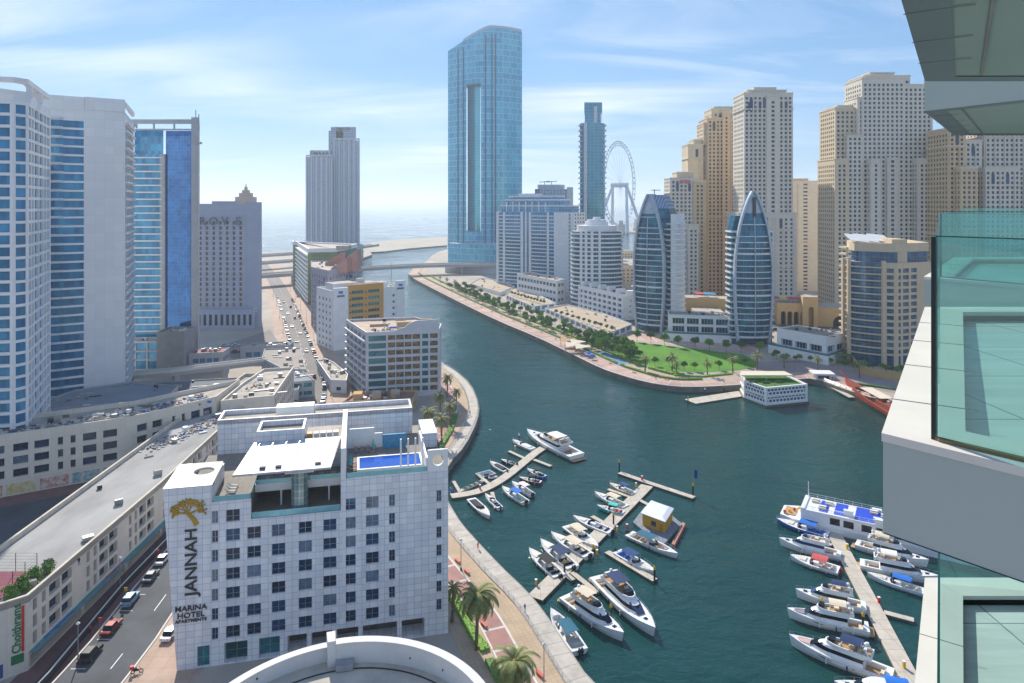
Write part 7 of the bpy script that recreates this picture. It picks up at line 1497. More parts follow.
# ferry station
x, y = gp(822, 383, 0); fs = thing('ferry_station', 'small white ferry station with dark doorway behind the floating restaurant', 'building', (x, y, 0), None, -.1)
mb = LB(); mb.box(-5, -3.5, -.3, 5, 5, 1.0); mb.build('pontoon', floatm, fs); mb = LB(); mb.box(-3.4, -2, 1.0, 3.6, 3, 4.4); mb.build('wall', pale, fs); mb = LB(); mb.box(-4.6, -3.2, 4.4, 4.8, 4, 5.0); mb.build('roof', white, fs); mb = LB(); mb.box(-2.4, -2.06, 1.4, 2.6, -2.01, 3.8); mb.build('window', win, fs)
for s in (-4.3, 4.3): mb = LB(); mb.tube([(s, -3, 1), (s, -3, 4.4)], .15, 6); mb.build('post', white, fs)
rp2 = thing('gangway', 'white railed gangway from the ferry station along the quay', 'gangway', (*gp(840, 388, 0), 0)); mb = MB(); mb.beam((*gp(828, 385, .8), 1.0), (*gp(852, 398, .8), 1.0), 2.4, .3); mb.build('deck', deckc, rp2)
# wooden dhow
D0, D1 = Vector(gp(845, 378, 5)), Vector(gp(906, 420, 1.5)); dd = thing('dhow', 'traditional wooden dhow in orange brown planks by the far quay', 'boat', (*((D0 + D1) / 2), 0), None, math.atan2((D0 - D1).y, (D0 - D1).x)); Ld_ = (D0 - D1).length
wood = mat('dhow_wood', S(150, 68, 36), .6, var=.2, scale=1, tile=(6, .35), line=S(120, 50, 24), mortar=.04)
hull(dd, Ld_, 7.5, 2.4, wood, cock=(.05, .75), deck=wood, floor=teak, sheer=1.3, fine=1.9, stripe=mat('dhow_red', S(160, 44, 30), .5))
mb = LB(); mb.prism([(-Ld_ * .48, -2.6), (-Ld_ * .15, -2.8), (-Ld_ * .15, 2.8), (-Ld_ * .48, 2.6)], 2.2, 4.4); mb.build('cabin', wood, dd); mb = LB(); mb.box(-Ld_ * .22, -2.6, 5.6, Ld_ * .12, 2.6, 5.75); mb.build('deck_awning', C_beige, dd)
mb = LB(); mb.beam((Ld_ * .45, 0, 5), (Ld_ * .6, 0, 7.4), .35, .4); mb.build('stem_post', mat('dhow_red', S(160, 44, 30), .5), dd)
for k in range(9):
    mb = LB(); x = -Ld_ * .45 + k * 2.3; mb.box(x, -2.2 + (k % 3) * 1.6, 4.42, x + 1.5, -1.2 + (k % 3) * 1.6, 5.1); mb.build('deck_seat', mat('dhow_seat_%d' % (k % 3), (S(40, 130, 110), S(200, 190, 170), S(190, 60, 50))[k % 3], .8), dd)
for x in (-Ld_ * .45, -Ld_ * .1, Ld_ * .1):
    for s in (-2.9, 2.9): mb = LB(); mb.tube([(x, s, 2.4), (x, s, 5.6)], .09, 4); mb.build('awning_post', wood, dd)
# ------------------------------------------------------------ plants
def leafmat(name, c1, c2, sc=1.2):
    m = mat(name, c1, .8, scale=sc, noise_col=c2, detail=5); b = m.node_tree.nodes['Principled BSDF']
    b.inputs['Subsurface Weight'].default_value = 0; return m
LG = [leafmat('leaf_green', S(66, 112, 40), S(112, 150, 58)), leafmat('leaf_dark', S(50, 92, 42), S(88, 128, 54)), leafmat('leaf_bright', S(86, 138, 36), S(136, 172, 60))]
palm_leaf = leafmat('palm_leaf', S(84, 104, 54), S(150, 150, 84), 2.0); bark = mat('bark', S(120, 98, 74), .95, var=.3, scale=3)
def leafcloud(mb, c, r, n, s, rg, flat=.8):
    for _ in range(n):
        while True:
            v = Vector((rg.uniform(-1, 1), rg.uniform(-1, 1), rg.uniform(-1, 1)))
            if .45 < v.length < 1: break
        p = Vector(c) + Vector((v.x * r[0], v.y * r[1], v.z * r[2])); a = Vector((rg.gauss(0, 1), rg.gauss(0, 1), rg.gauss(0, 1))).normalized(); b = a.cross(Vector((rg.gauss(0, 1), rg.gauss(0, 1), rg.gauss(0, 1)))).normalized(); k = s * rg.uniform(.6, 1.3)
        mb.face([p - a * k, p + b * k * .7, p + a * k, p - b * k * .7])
def tree_mesh(seed, h=6.0, r=2.3, m=None, label='', loc=(0, 0, G), lean=0):
    rg = random.Random(seed); t_ = thing('broadleaf_tree', label, 'tree', loc)
    mb = LB(); mb.tube([(0, 0, 0), (.08, .05, h * .3), (.0, .1, h * .55)], [.2, .16, .12], 6); mb.build('trunk', bark, t_)
    for k in range(4): a = k * 1.6 + rg.random(); mb = LB(); mb.tube([(0, .05, h * (.36 + .05 * k)), (math.cos(a) * r * .35, math.sin(a) * r * .35, h * .62), (math.cos(a) * r * .6, math.sin(a) * r * .6, h * .75)], [.09, .06, .03], 4); mb.build('limb', bark, t_)
    mb = LB()
    for k in range(9):
        a = rg.uniform(0, 6.28); d = r * rg.uniform(.2, .62); rr = r * rg.uniform(.36, .55); leafcloud(mb, (math.cos(a) * d, math.sin(a) * d, h * rg.uniform(.58, .86)), (rr, rr, rr * .8), 110, .26, rg)
    leafcloud(mb, (0, 0, h * .72), (r * .6, r * .6, r * .5), 200, .26, rg); mb.build('crown', m or LG[0], t_); return t_
def palm_mesh(seed, h, r, label, loc, n=30, detail=16):
    rg = random.Random(seed); t_ = thing('palm_tree', label, 'palm tree', loc)
    mb = LB(); pts = [(.25 * math.sin(k / 9 * 2), 0, h * k / 9) for k in range(10)]; mb.tube(pts, [.34 - .012 * k + (.03 if k % 2 else 0) for k in range(10)], 8); mb.build('trunk', bark, t_)
    mb = LB(); top = Vector(pts[-1]); mb.blob(tuple(top), (.5, .5, .6), 8, 5); mb.build('crown_shaft', mat('palm_fibre', S(150, 112, 60), .9, scale=4), t_)
    mb = LB()
    for k in range(n):
        az_ = k * 2.39996 + rg.uniform(-.2, .2); el = 1.25 - 1.75 * (k / n) + rg.uniform(-.12, .12); L = r * rg.uniform(.9, 1.12); d = Vector((math.cos(az_), math.sin(az_), 0)); sd = Vector((-d.y, d.x, 0)); p = top.copy(); e = el; prev = p
        for j in range(detail):
            st = L / detail; e -= .115 + .02 * (j / detail); q = p + (d * math.cos(e) + Vector((0, 0, math.sin(e)))) * st; up = (d * -math.sin(e) + Vector((0, 0, math.cos(e))))
            mb.face([p - sd * .025, q - sd * .02, q + sd * .02, p + sd * .025])
            if j > 1:
                ll = r * .20 * math.sin(math.pi * min(1, (j + 1) / detail * .92 + .04)) ** .6 + .08
                for s in (-1, 1):
                    for hh in (0, .5):
                        b0_ = p.lerp(q, hh); tip = b0_ + (sd * s * .82 + (q - p).normalized() * .6 - up * .18).normalized() * ll; mb.face([b0_, b0_ + (q - p) * .6, tip])
            p = q
    mb.build('fronds', palm_leaf, t_); return t_
p1 = palm_mesh(1, 9.8, 5.0, 'tall date palm on the near promenade, upper of the two big ones', (*gp(476, 650), G), 44, 18)
p2 = palm_mesh(5, 9.2, 4.8, 'tall date palm at the bottom edge of the near promenade', (*gp(513, 722), G), 44, 18)
p3 = palm_mesh(9, 6.5, 2.4, 'small palm half hidden behind the right edge of the white hotel', (*gp(452, 622), G), 26, 12)
tp_ = snapshot(p1); pr = palm_mesh(11, 8, 3.4, 'date palm by the round promenade, northernmost of the group', (*gp(447, 397), G), 30, 12); tpr = snapshot(pr)
for k, (a, b) in enumerate(((456, 409), (450, 427), (442, 444), (430, 468), (440, 416), (428, 436))): place(pr, tpr, (*gp(a, b), G), k * 1.3, 'date palm beside the round promenade bend, %s after the northernmost' % nth(k), 'palms at the round promenade', .85 + .1 * (k % 3))
pr['group'] = 'palms at the round promenade'
pe = palm_mesh(21, 6.5, 3.4, 'date palm at the front edge of the park lawn, leftmost of the row', (*gp(645, 371.5), G), 26, 9); tpe = snapshot(pe); pe['group'] = 'palms along the far promenade'
for k, (a, b) in enumerate(((676, 374.5), (707.5, 375.5), (733, 372.5), (757, 370), (784, 368), (818, 371), (859.5, 378), (672, 371), (440, 282), (447, 285), (455, 288))): place(pe, tpe, (*gp(a, b), G), k * 1.7, 'date palm along the far promenade, %s after the leftmost lawn palm' % nth(k), 'palms along the far promenade', .85 + .08 * (k % 4))
src = [tree_mesh(31 + k, 6, 2.5, LG[k % 3], 'round green tree, model row start', (*gp(637 + k * 14, 342), G)) for k in range(3)]
trs = [snapshot(s) for s in src]
spots = [(637, 341.5), (651, 343), (664.5, 345), (678, 347.5), (695, 349), (709.5, 350.5), (726, 352), (741, 353), (759.5, 354)]
for k, (a, b) in enumerate(spots):
    s = src[k % 3]; place(s, trs[k % 3], (*gp(a, b), G), k * .9, 'round green tree along the upper edge of the park lawn, %s from the left' % nth(k), 'trees along the upper lawn edge', 1.15, first=k < 3)
for k, (a, b) in enumerate(((631, 362), (640, 359), (655, 366), (669, 366), (684, 371), (694.5, 371), (719, 370), (745, 367))):
    place(src[k % 3], trs[k % 3], (*gp(a, b), G), k * 1.1, 'small round tree on the lower edge of the park lawn, %s from the left' % nth(k), 'trees along the lower lawn edge', .8)
rg = random.Random(4); EL = linelen(EN); k = 0
s_ = next(q for q in range(0, 2000, 4) if along(EN, q)[1] < 640)
while along(EN, s_)[1] > 372 and k < 95:
    x, y, a = along(EN, s_); d_ = rg.uniform(13.5, 19) if k % 2 else rg.uniform(20, 29); X_, Y_ = x - math.sin(a) * d_, y + math.cos(a) * d_
    place(src[k % 3], trs[k % 3], (X_, Y_, G), rg.uniform(0, 6), 'leafy tree in the waterfront planting, %s from the bridge end' % nth(k), 'trees in the waterfront planting', rg.uniform(.8, 1.25)); s_ += 3.1; k += 1
for k in range(26):
    a, b = 772 + k * 5.4 + rg.uniform(-2, 2), 358 + max(0, k - 8) * 1.1 + rg.uniform(-2.5, 2.5) - (k > 16) * 2
    place(src[k % 3], trs[k % 3], (*gp(a, b + 3), G), rg.uniform(0, 6), 'bushy tree below the villa wall on the right, %s from the left' % nth(k), 'bushes below the villa wall', rg.uniform(.55, .8))
for k in range(22):
    px_, Y_ = rg.uniform(448, 500), rg.uniform(790, 838)
    place(src[k % 3], trs[k % 3], (ax(px_, Y_), Y_, G), rg.uniform(0, 6), 'dark tree at the foot of the gate tower, %s in its clump' % nth(k), 'trees at the gate tower', rg.uniform(1, 1.5))
for k in range(24):
    px_, Y_ = rg.uniform(690, 835), rg.uniform(455, 500)
    place(src[k % 3], trs[k % 3], (ax(px_, Y_), Y_, G), rg.uniform(0, 6), 'green tree among the residence towers, %s in that garden' % nth(k), 'trees in the residence garden', rg.uniform(.9, 1.5))
for k in range(30):
    place(src[k % 3], trs[k % 3], (*gp(585 + k * 1.7, 347 + k * .55 - (k % 4) * 3.4), G), rg.uniform(0, 6), 'dense tree at the left tip of the park, %s from the left' % nth(k), 'trees at the left tip of the park', rg.uniform(.9, 1.35))
for k in range(22):
    a, b = ((512 + k * 3.2, 297 + k * .95) if k < 11 else (556 + (k - 11) * 5.6, 316 + (k - 11) * 1.75)); z_ = 6.3
    x, y = gp(a, b - 1.5, z_); place(src[k % 3], trs[k % 3], (x, y, z_), k * 1.3, 'small tree on the waterfront podium roofs, %s from the left' % nth(k), 'trees on the podium roofs', .62)
def hedge(name, label, pts, d0, d1, h, m=hedgeg, seed=0, z=G, dens=9, leaf=.2):
    r = random.Random(seed); mb = MB(); P_ = dense(pts, 2)
    A, B = offline(P_, d0), offline(P_, d1)
    for i in range(len(P_) - 1):
        if r.random() < .06: continue
        a, b, c, d = Vector(A[i]), Vector(A[i + 1]), Vector(B[i + 1]), Vector(B[i]); mb.prism([tuple(q) for q in (a, b, c, d)], z, z + h * r.uniform(.7, .95))
        for _ in range(dens):
            u, v = r.random(), r.random(); p = a.lerp(b, u).lerp(d.lerp(c, u), v); q = Vector((p.x, p.y, z + h * r.uniform(.6, 1.15))); e = Vector((r.gauss(0, 1), r.gauss(0, 1), r.gauss(0, .6))).normalized() * leaf; f = e.cross(Vector((r.gauss(0, 1), r.gauss(0, 1), 1))).normalized() * leaf; mb.face([q - e, q + f, q + e, q - f])
    return tag(mb.build(name, m), label, 'hedge')
hd = [p for p in EN]
hedge('hedge', 'low clipped hedge along the far promenade walk', hd[3:26], 11.2, 12.6, .9, LG[0], 1)
hedge('hedge', 'second wavy hedge behind the promenade planting', hd[4:24], 19.5, 21.5, 1.2, LG[2], 2)
hedge('hedge', 'low yellow green hedge in front of the park lawn', [gp(*p) for p in ((674, 376), (702, 377.5), (733, 374.5))], 0, 1.2, .8, LG[2], 3)
hedge('hedge', 'dark hedge under the tan boundary wall', [gp(*p) for p in ((850, 384), (880, 388), (905, 392))], 0, 1.4, .8, LG[1], 4)
hedge('hedge', 'narrow green planting under the upper near palm', [gp(*p) for p in ((452, 600), (463, 618), (472, 636), (484, 652))], -.6, 1.2, .7, LG[2], 5, dens=30, leaf=.14)
hedge('hedge', 'narrow green planting under the lower near palm', [gp(*p) for p in ((488, 662), (498, 680), (508, 700))], -.6, 1.0, .7, LG[0], 6, dens=30, leaf=.14)
hedge('hedge', 'green planting between palms at the round promenade', [gp(*p) for p in ((438, 450), (449, 432), (455, 415))], -1.2, .8, .7, LG[0], 7, dens=14)
for k, (x, y) in enumerate([(-88.9 - j * 0 - (i * .9) * .55, 116.2 + i * 1.15) for j in range(1) for i in range(11)]):
    t_ = thing('roof_shrub', 'dense green shrub in the roof edge planter, %s from the near corner' % nth(k), 'shrub', (-86.0 - (k % 3) * .9, 117.4 + k * 1.0, 14.42), 'shrubs along the roof edge'); r_ = random.Random(k); mb = LB()
    for q in range(4): leafcloud(mb, (r_.uniform(-.5, .5), r_.uniform(-.5, .5), .9 + r_.uniform(-.2, .4)), (.9, .9, .9), 90, .17, r_)
    mb.build('foliage', LG[k % 3], t_); mb = LB(); mb.tube([(0, 0, 0), (0, 0, .8)], .06, 5); mb.build('stem', bark, t_)
# ------------------------------------------------------------ street furniture
def lamp(label, x, y, h=7.5, rz=0, grp='street lamps'):
    r = thing('street_lamp', label, 'street lamp', (x, y, G), grp, rz); mb = LB(); mb.tube([(0, 0, 0), (0, 0, h)], [.11, .07], 6); mb.build('pole', steel, r); mb = LB(); mb.tube([(0, 0, h), (0, 0, h + .12), (0, 0, h + .35)], [.32, .34, .08], 10); mb.build('lamp_head', white, r); mb = LB(); mb.box(-.2, -.2, 0, .2, .2, .5); mb.build('base', dmetal, r); return r
l0 = lamp('slim lamp post at the bottom of the near promenade', *gp(544, 690), 7.5); 
for k, (a, b, h_, lb) in enumerate(((461, 570, 6.5, 'slim lamp post on the promenade beside the hotel'), (78, 664, 7, 'lamp post on the pavement between the parked dark and red cars'), (428, 384, 6, 'lamp post near the bottom of the white apartment block'), (678, 375, 6, 'lamp post in front of the park lawn'), (120, 592, 7, 'lamp post near the silver blue parked car'))): lamp(lb, *gp(a, b), h_)
for k in range(14):
    x, y, a = along(far_, 12 + k * 30); sd_ = (-1) ** k * 8; lamp('street lamp beside the busy street, %s from its near end' % nth(k), x - math.sin(a) * sd_, y + math.cos(a) * sd_, 9)
for k, px_ in enumerate((247, 421, 436)):
    Y_ = (980, 1350, 1250)[k]; lamp(('tall mast lamp by the sea left of the twin towers', 'thin tall mast on the sand spit', 'second thin mast on the sand spit')[k], ax(px_, Y_), Y_, 30 if k == 0 else 22)
seatm = mat('bench_orange', S(206, 74, 40), .6)
def bench(label, x, y, rz):
    r = thing('bench', label, 'bench', (x, y, G), 'orange promenade benches', rz); mb = LB(); mb.box(-1.0, -.28, .4, 1.0, .28, .5); mb.build('seat', seatm, r)
    for s in (-.8, .8): mb = LB(); mb.box(s - .08, -.25, 0, s + .08, .25, .4); mb.build('leg', concrete, r)
for k, (a, b) in enumerate(((467, 573), (457.5, 562), (484, 626), (540, 676), (478, 604))): q = WN[0]; bench('orange bench on the near promenade, %s listed from the top' % ORD[(1, 0, 3, 4, 2)[k]], *gp(a, b), 2.15)
for k in range(16):
    x, y, a = along(EN, 360 + k * 22); d_ = 8 + (k % 2); bench('orange bench on the far promenade, %s from the bridge end' % nth(k), x - math.sin(a) * d_, y + math.cos(a) * d_, a)
def railing(label, pts, d, step, nposts=95, h=1.15):
    r = thing('railing', label, 'railing', (*pts[0], G)); L_ = offline(pts, d); P_ = dense(L_, step); mb = MB()
    for z in (h, h * .66, h * .33): mb.tube([(*p, G + z) for p in L_], .035, 4, caps=False)
    mb.build('rail', steel, r); rest = MB()
    for i, (x, y) in enumerate(P_):
        m2 = MB() if i < nposts else rest; m2.box(x - .05, y - .05, G, x + .05, y + .05, G + h)
        if i < nposts: m2.build('post', white, r)
    if rest.v: tag(rest.build('post', white, r), kind='stuff')
railing('steel railing between floating walkway and tan promenade', WN, 4.28, 2.0)
railing('railing along the far waterfront edge', EN, .9, 3.0)
railing('railing round the upper promenade bend', [p for p in WN[18:]] if 0 else offline(WN, 0)[-18:], .5, 2.5)
# dark low barrier along the left pavement
bp_ = [(-77.9, 100), (-78.3, 115), (-81, 141), (-81.6, 160), (-83, 175)]
br = thing('barrier_wall', 'dark low barrier wall with pale coping beside the sloping pavement', 'wall', (-80, 120, G)); mb = MB(); a, b = offline(bp_, -.35), offline(bp_, .35)
for i in range(4): mb.prism([a[i], a[i + 1], b[i + 1], b[i]], G, G + 1.5)
mb.build('wall', mat('barrier_dark', S(38, 42, 52), .6), br); mb = MB(); a, b = offline(bp_, -.45), offline(bp_, -.2)
for i in range(4): mb.prism([a[i], a[i + 1], b[i + 1], b[i]], G + 1.5, G + 1.62)
mb.build('coping', kerbm, br)
for k, y in enumerate((127, 137, 152)):
    r = thing('traffic_sign', 'small yellow and red sign pole on the left pavement, %s from the bottom' % nth(k), 'sign', (-76.6 - (y - 127) * .09, y, G)); mb = LB(); mb.tube([(0, 0, 0), (0, 0, 3.4)], .05, 5); mb.build('pole', steel, r); mb = LB(); mb.box(-.3, -.04, 2.7, .3, .04, 3.4); mb.build('panel', (redm, yel, redm)[k], r)
# blue parasols, square sails by the water, pavilion
for k, (a, b) in enumerate(((588, 357), (592, 359.5))):
    r = thing('parasol', 'blue dome parasol on the far promenade, %s one' % ('left', 'right')[k], 'parasol', (*gp(a, b), G)); mb = LB(); mb.tube([(0, 0, 0), (0, 0, 2.6)], .05, 5); mb.build('pole', steel, r); mb = LB(); mb.tube([(0, 0, 2.1), (0, 0, 2.6), (0, 0, 3.0)], [1.9, 1.3, .1], 10); mb.build('canopy', C_blue, r)
for k, (a, b, c_) in enumerate(((573, 352, C_beige), (583, 354, C_beige), (578, 349, C_beige), (568, 347, cvs('canvas_tan', S(190, 150, 104))))):
    r = thing('shade_sail', 'beige shade sail over the waterfront playground, %s of four' % nth(k), 'shade sail', (*gp(a, b), G)); mb = LB(); mb.face([(-4, -3, 3.4), (4, -3, 4.6), (4, 4, 3.6), (-4, 4, 4.8)]); mb.face([(-4, 4, 4.75), (4, 4, 3.55), (4, -3, 4.55), (-4, -3, 3.35)]); mb.build('cloth', c_, r)
    for s in ((-4, -3, 3.4), (4, -3, 4.6), (4, 4, 3.6), (-4, 4, 4.8)): mb = LB(); mb.tube([(s[0], s[1], 0), s], .1, 5); mb.build('post', steel, r)
# ------------------------------------------------------------ vehicles
def carmat(n, c): return mat('car_' + n, c, .25, .2, var=.02, spec=.6)
CM = {'black': carmat('black', S(24, 28, 36)), 'red': carmat('red', S(130, 16, 26)), 'silver blue': carmat('silver_blue', S(140, 176, 200)), 'dark grey': carmat('dark_grey', S(70, 80, 92)), 'white': carmat('white', S(232, 232, 232)), 'silver': carmat('silver', S(172, 176, 180)), 'sand': carmat('sand', S(196, 180, 150))}
tyre = mat('tyre', S(22, 22, 24), .9); rim = mat('wheel_rim', S(170, 172, 176), .3, .8); headm = mat('headlight', S(230, 234, 240), .1); tail = mat('taillight', S(170, 20, 20), .2)
def car(label, color, loc, rz, tall=0.0, L=4.5, grp=None):
    r = thing('parked_car' if grp is None or 'park' in grp else 'car', label, 'car', loc, grp, rz); w_ = .92; h0 = .85 + tall * .2; h1 = 1.45 + tall * .3
    prof = [(-L / 2, .35), (-L / 2 + .02, h0 * .95), (-L / 2 + .35, h0 + .03), (L * .22, h0 + .02), (L / 2 - .15, h0 * .86), (L / 2, .55), (L / 2, .3)]
    mb = LB()
    def ext(mb, prof, w0, inset, m=0):
        n = len(prof); zmax = max(p[1] for p in prof); f = lambda p: w0 - inset * ((p[1] - .3) / 1.2) ** 2
        for i in range(n - 1): a, b = prof[i], prof[i + 1]; mb.face([(a[0], -f(a), a[1]), (a[0], f(a), a[1]), (b[0], f(b), b[1]), (b[0], -f(b), b[1])][::1], m)
        mb.face([(p[0], -f(p), p[1]) for p in prof][::-1], m); mb.face([(p[0], f(p), p[1]) for p in prof], m)
    ext(mb, prof, w_, .06); mb.face([(-L / 2, -w_, .35), (L / 2, -w_, .3), (L / 2, w_, .3), (-L / 2, w_, .35)]); mb.build('body', CM[color], r)
    mb = LB(); x0, x1 = (-L * .42, L * .20) if tall else (-L * .34, L * .2); t0, t1 = (x0 + .2, x1 - .6) if tall else (x0 + .45, x1 - .55)
    B0 = [(x0, -w_ + .08), (x1, -w_ + .08), (x1, w_ - .08), (x0, w_ - .08)]; B1 = [(t0, -w_ + .16), (t1, -w_ + .16), (t1, w_ - .16), (t0, w_ - .16)]; mb.prism(B0, h0, h1, 0, 1, poly2=B1); mb.build('windows', [bglass, CM[color]], r)
    mb = LB(); mb.prism(offset(B1, .02), h1 + .001, h1 + .05, poly2=offset(B1, -.08)); mb.build('roof', CM[color], r)
    for sx_ in (-L * .31, L * .31):
        for s in (-1, 1):
            mb = LB(); n = 12; ring0 = [(sx_ + .34 * math.cos(6.2832 * k / n), s * (w_ - .18), .34 + .34 * math.sin(6.2832 * k / n)) for k in range(n)]; ring1 = [(p[0], s * (w_ + .02), p[2]) for p in ring0]
            for k in range(n): j = (k + 1) % n; mb.face([ring0[k], ring0[j], ring1[j], ring1[k]])
            mb.face(ring1); wl = mb.build('wheel', tyre, r); mb = LB(); mb.face([(sx_ + .2 * math.cos(6.2832 * k / n), s * (w_ + .03), .34 + .2 * math.sin(6.2832 * k / n)) for k in range(n)]); q = mb.build('rim', rim, r); q.parent = wl
    for s in (-.62, .62): mb = LB(); mb.box(L / 2 - .06, s - .2, .55, L / 2 + .02, s + .2, .7); mb.build('headlight', headm, r); mb = LB(); mb.box(-L / 2 - .02, s - .2, .62, -L / 2 + .04, s + .2, .8); mb.build('taillight', tail, r)
    return r
for a, b, c_, tl, lb in ((92, 657, 'black', 1, 'black estate car parked lowest on the left kerb of the near street'), (112.5, 630, 'red', 0, 'dark red car parked second from the bottom on the near street'), (131.5, 602, 'silver blue', 1, 'silver blue car with a glass roof parked beside the arcade'), (152, 578.5, 'dark grey', 0, 'dark grey car parked behind the silver blue one'), (163.5, 561.5, 'white', 0, 'white car parked last before the hotel hides the kerb')):
    x, y = gp(a, b); car(lb, c_, (x - .2, y, G + .02), 1.6 + (b < 620) * .05, tl, 4.8)
car('white car half hidden behind the left bottom of the hotel', 'white', (-63.5, 127, G + .02), 1.57, 0)
srcc = {c: car('far street start', c, (-85, 285, G + .02), 1.9, i % 2, grp='cars on the busy street') for i, c in enumerate(CM)}
trc = {c: snapshot(v) for c, v in srcc.items()}; used = set(); rg = random.Random(9); FL = linelen(far_)
def addcar(c, x, y, a, label, grp):
    f = c not in used; used.add(c); o = place(srcc[c], trc[c], (x, y, G + .03), a, label, grp, first=f); o.scale = (1, 1, 1)
keys = ['white', 'white', 'silver', 'dark grey', 'black', 'white', 'sand', 'red', 'silver blue']
for side, nm in ((5.4, 'left'), (-5.4, 'right')):
    s_ = 2; k = 0
    while s_ < 360:
        if rg.random() < .62:
            c = rg.choice(keys); x, y, a = along(far_, s_); addcar(c, x - math.sin(a) * side, y + math.cos(a) * side, a + (3.1416 if side > 0 else 0), '%s car on the %s kerb of the busy street, %s from its end' % (c, nm, nth(k)), 'cars parked along the busy street'); k += 1
        s_ += 6.4
for k in range(12):
    s_ = 20 + k * 28 + rg.uniform(-4, 4); ln = (-1.8, 1.8)[k % 2]; c = rg.choice(keys); x, y, a = along(far_, s_); addcar(c, x - math.sin(a) * ln, y + math.cos(a) * ln, a + (3.1416 if ln > 0 else 0), '%s car driving on the busy street, %s from its near end' % (c, nth(k)), 'cars driving on the busy street')
for k in range(10):
    a_, b_ = 225 + (k % 5) * 11, 346 + (k // 5) * 7; addcar(rg.choice(keys), *gp(a_, b_), .3, 'car in the shaded parking ground, %s of ten' % nth(k), 'cars in the parking ground')
for k in range(16):
    Y_ = 430 - (k % 2) * 4; px_ = 752 + k * 5.6; c = rg.choice(keys); addcar(c, ax(px_, Y_), Y_, 0 if k % 2 else 3.14, '%s car on the road behind the right villas, %s from the left' % (c, nth(k)), 'cars behind the villas')
for k in range(4): addcar(('white', 'white', 'silver', 'sand')[k], ax(688 + k * 9, 410), 425, .1, 'car behind the sail tower podium, %s from the left' % nth(k), 'cars behind the sail towers')
def motorbike(label, x, y, rz, c, grp=None):
    r = thing('motorcycle', label, 'motorcycle', (x, y, G), grp, rz)
    for s in (-.65, .65):
        mb = LB(); n = 10; 
        pts = [(s + .3 * math.cos(6.2832 * k / n), 0, .3 + .3 * math.sin(6.2832 * k / n)) for k in range(n + 1)]; mb.tube(pts, .07, 5, caps=False); mb.build('wheel', tyre, r)
    mb = LB(); mb.prism([(-.5, -.14), (.3, -.12), (.3, .12), (-.5, .14)], .4, .8, poly2=[(-.7, -.12), (.35, -.1), (.35, .1), (-.7, .12)]); mb.build('body', CM['black'], r); mb = LB(); mb.box(-.55, -.14, .8, .05, .14, .9); mb.build('saddle', C_black, r)
    mb = LB(); mb.tube([(.65, 0, .3), (.4, 0, 1.0)], .04, 5); mb.tube([(.4, -.35, 1.02), (.4, .35, 1.02)], .03, 5); mb.build('handlebar', dmetal, r); mb = LB(); mb.box(-1.05, -.28, .8, -.5, .28, 1.35); mb.build('delivery_box', c, r); return r
motorbike('red delivery motorcycle with red box parked by the hotel corner', *gp(137, 673), .3, redm)
mb0 = motorbike('row start', -82, 285, 1.2, mat('box_green', S(30, 130, 90), .5), 'delivery motorcycles'); tm0 = snapshot(mb0)
for k in range(18):
    x, y, a = along(far_, 4 + k * 2.2); place(mb0, tm0, (x - math.sin(a) * 8.4, y + math.cos(a) * 8.4, G), a + 1.2, 'delivery motorcycle with green box in the kerb row, %s from the near end' % nth(k), 'delivery motorcycles', first=k == 0)
# ------------------------------------------------------------ people
skin = mat('skin', S(150, 104, 78), .7)
def person(label, loc, rz, top, leg, arm=0.0):
    r = thing('person', label, 'person', loc, None, rz)
    mb = LB()
    J = {'pel': (0, 0, .92, .13), 'che': (0, .0, 1.3, .16), 'nec': (0, 0, 1.5, .06), 'hea': (0, .02, 1.66, .11), 'crn': (0, .02, 1.74, .07)}
    vs = [(0, 0, .92), (0, 0, 1.12), (0, 0, 1.36), (0, 0, 1.48), (0, .02, 1.6), (0, .02, 1.72), (-.19, 0, 1.38), (-.24, .04, 1.12), (-.23, .14 + arm, .9 + arm), (.19, 0, 1.38), (.24, .02, 1.12), (.23, .06, .88), (-.09, 0, .86), (-.11, .08, .48), (-.11, .0, .08), (-.11, .14, .04), (.09, 0, .86), (.11, -.04, .48), (.11, -.16, .1), (.11, -.04, .04)]
    es = [(0, 1), (1, 2), (2, 3), (3, 4), (4, 5), (2, 6), (6, 7), (7, 8), (2, 9), (9, 10), (10, 11), (0, 12), (12, 13), (13, 14), (14, 15), (0, 16), (16, 17), (17, 18), (18, 19)]
    rd = [.15, .14, .16, .06, .1, .09, .075, .055, .04, .075, .055, .04, .1, .07, .05, .045, .1, .07, .05, .045]
    me = bpy.data.meshes.new('body'); me.from_pydata(vs, es, []); o = bpy.data.objects.new('body', me); COL.objects.link(o); md = o.modifiers.new('skin', 'SKIN'); me.skin_vertices.new() if not me.skin_vertices else None
    for i, v in enumerate(me.skin_vertices[0].data): v.radius = (rd[i], rd[i] * .85)
    me.skin_vertices[0].data[0].use_root = True; o.modifiers.new('sub', 'SUBSURF').levels = 1; me.materials.append(skin); o.parent = r
    dg = bpy.context.evaluated_depsgraph_get(); bpy.context.view_layer.update(); m2 = bpy.data.meshes.new_from_object(o.evaluated_get(bpy.context.evaluated_depsgraph_get())); o.modifiers.clear(); o.data = m2
    m2.materials.clear(); m2.materials.append(skin); m2.materials.append(top); m2.materials.append(leg); m2.materials.append(enginem)
    for p in m2.polygons:
        z = p.center.z; p.material_index = 3 if z > 1.7 else (1 if .93 < z < 1.47 and (abs(p.center.x) < .22 or z > 1.15) else (2 if z < .93 and abs(p.center.x) < .2 else 0)); p.use_smooth = True
    return r
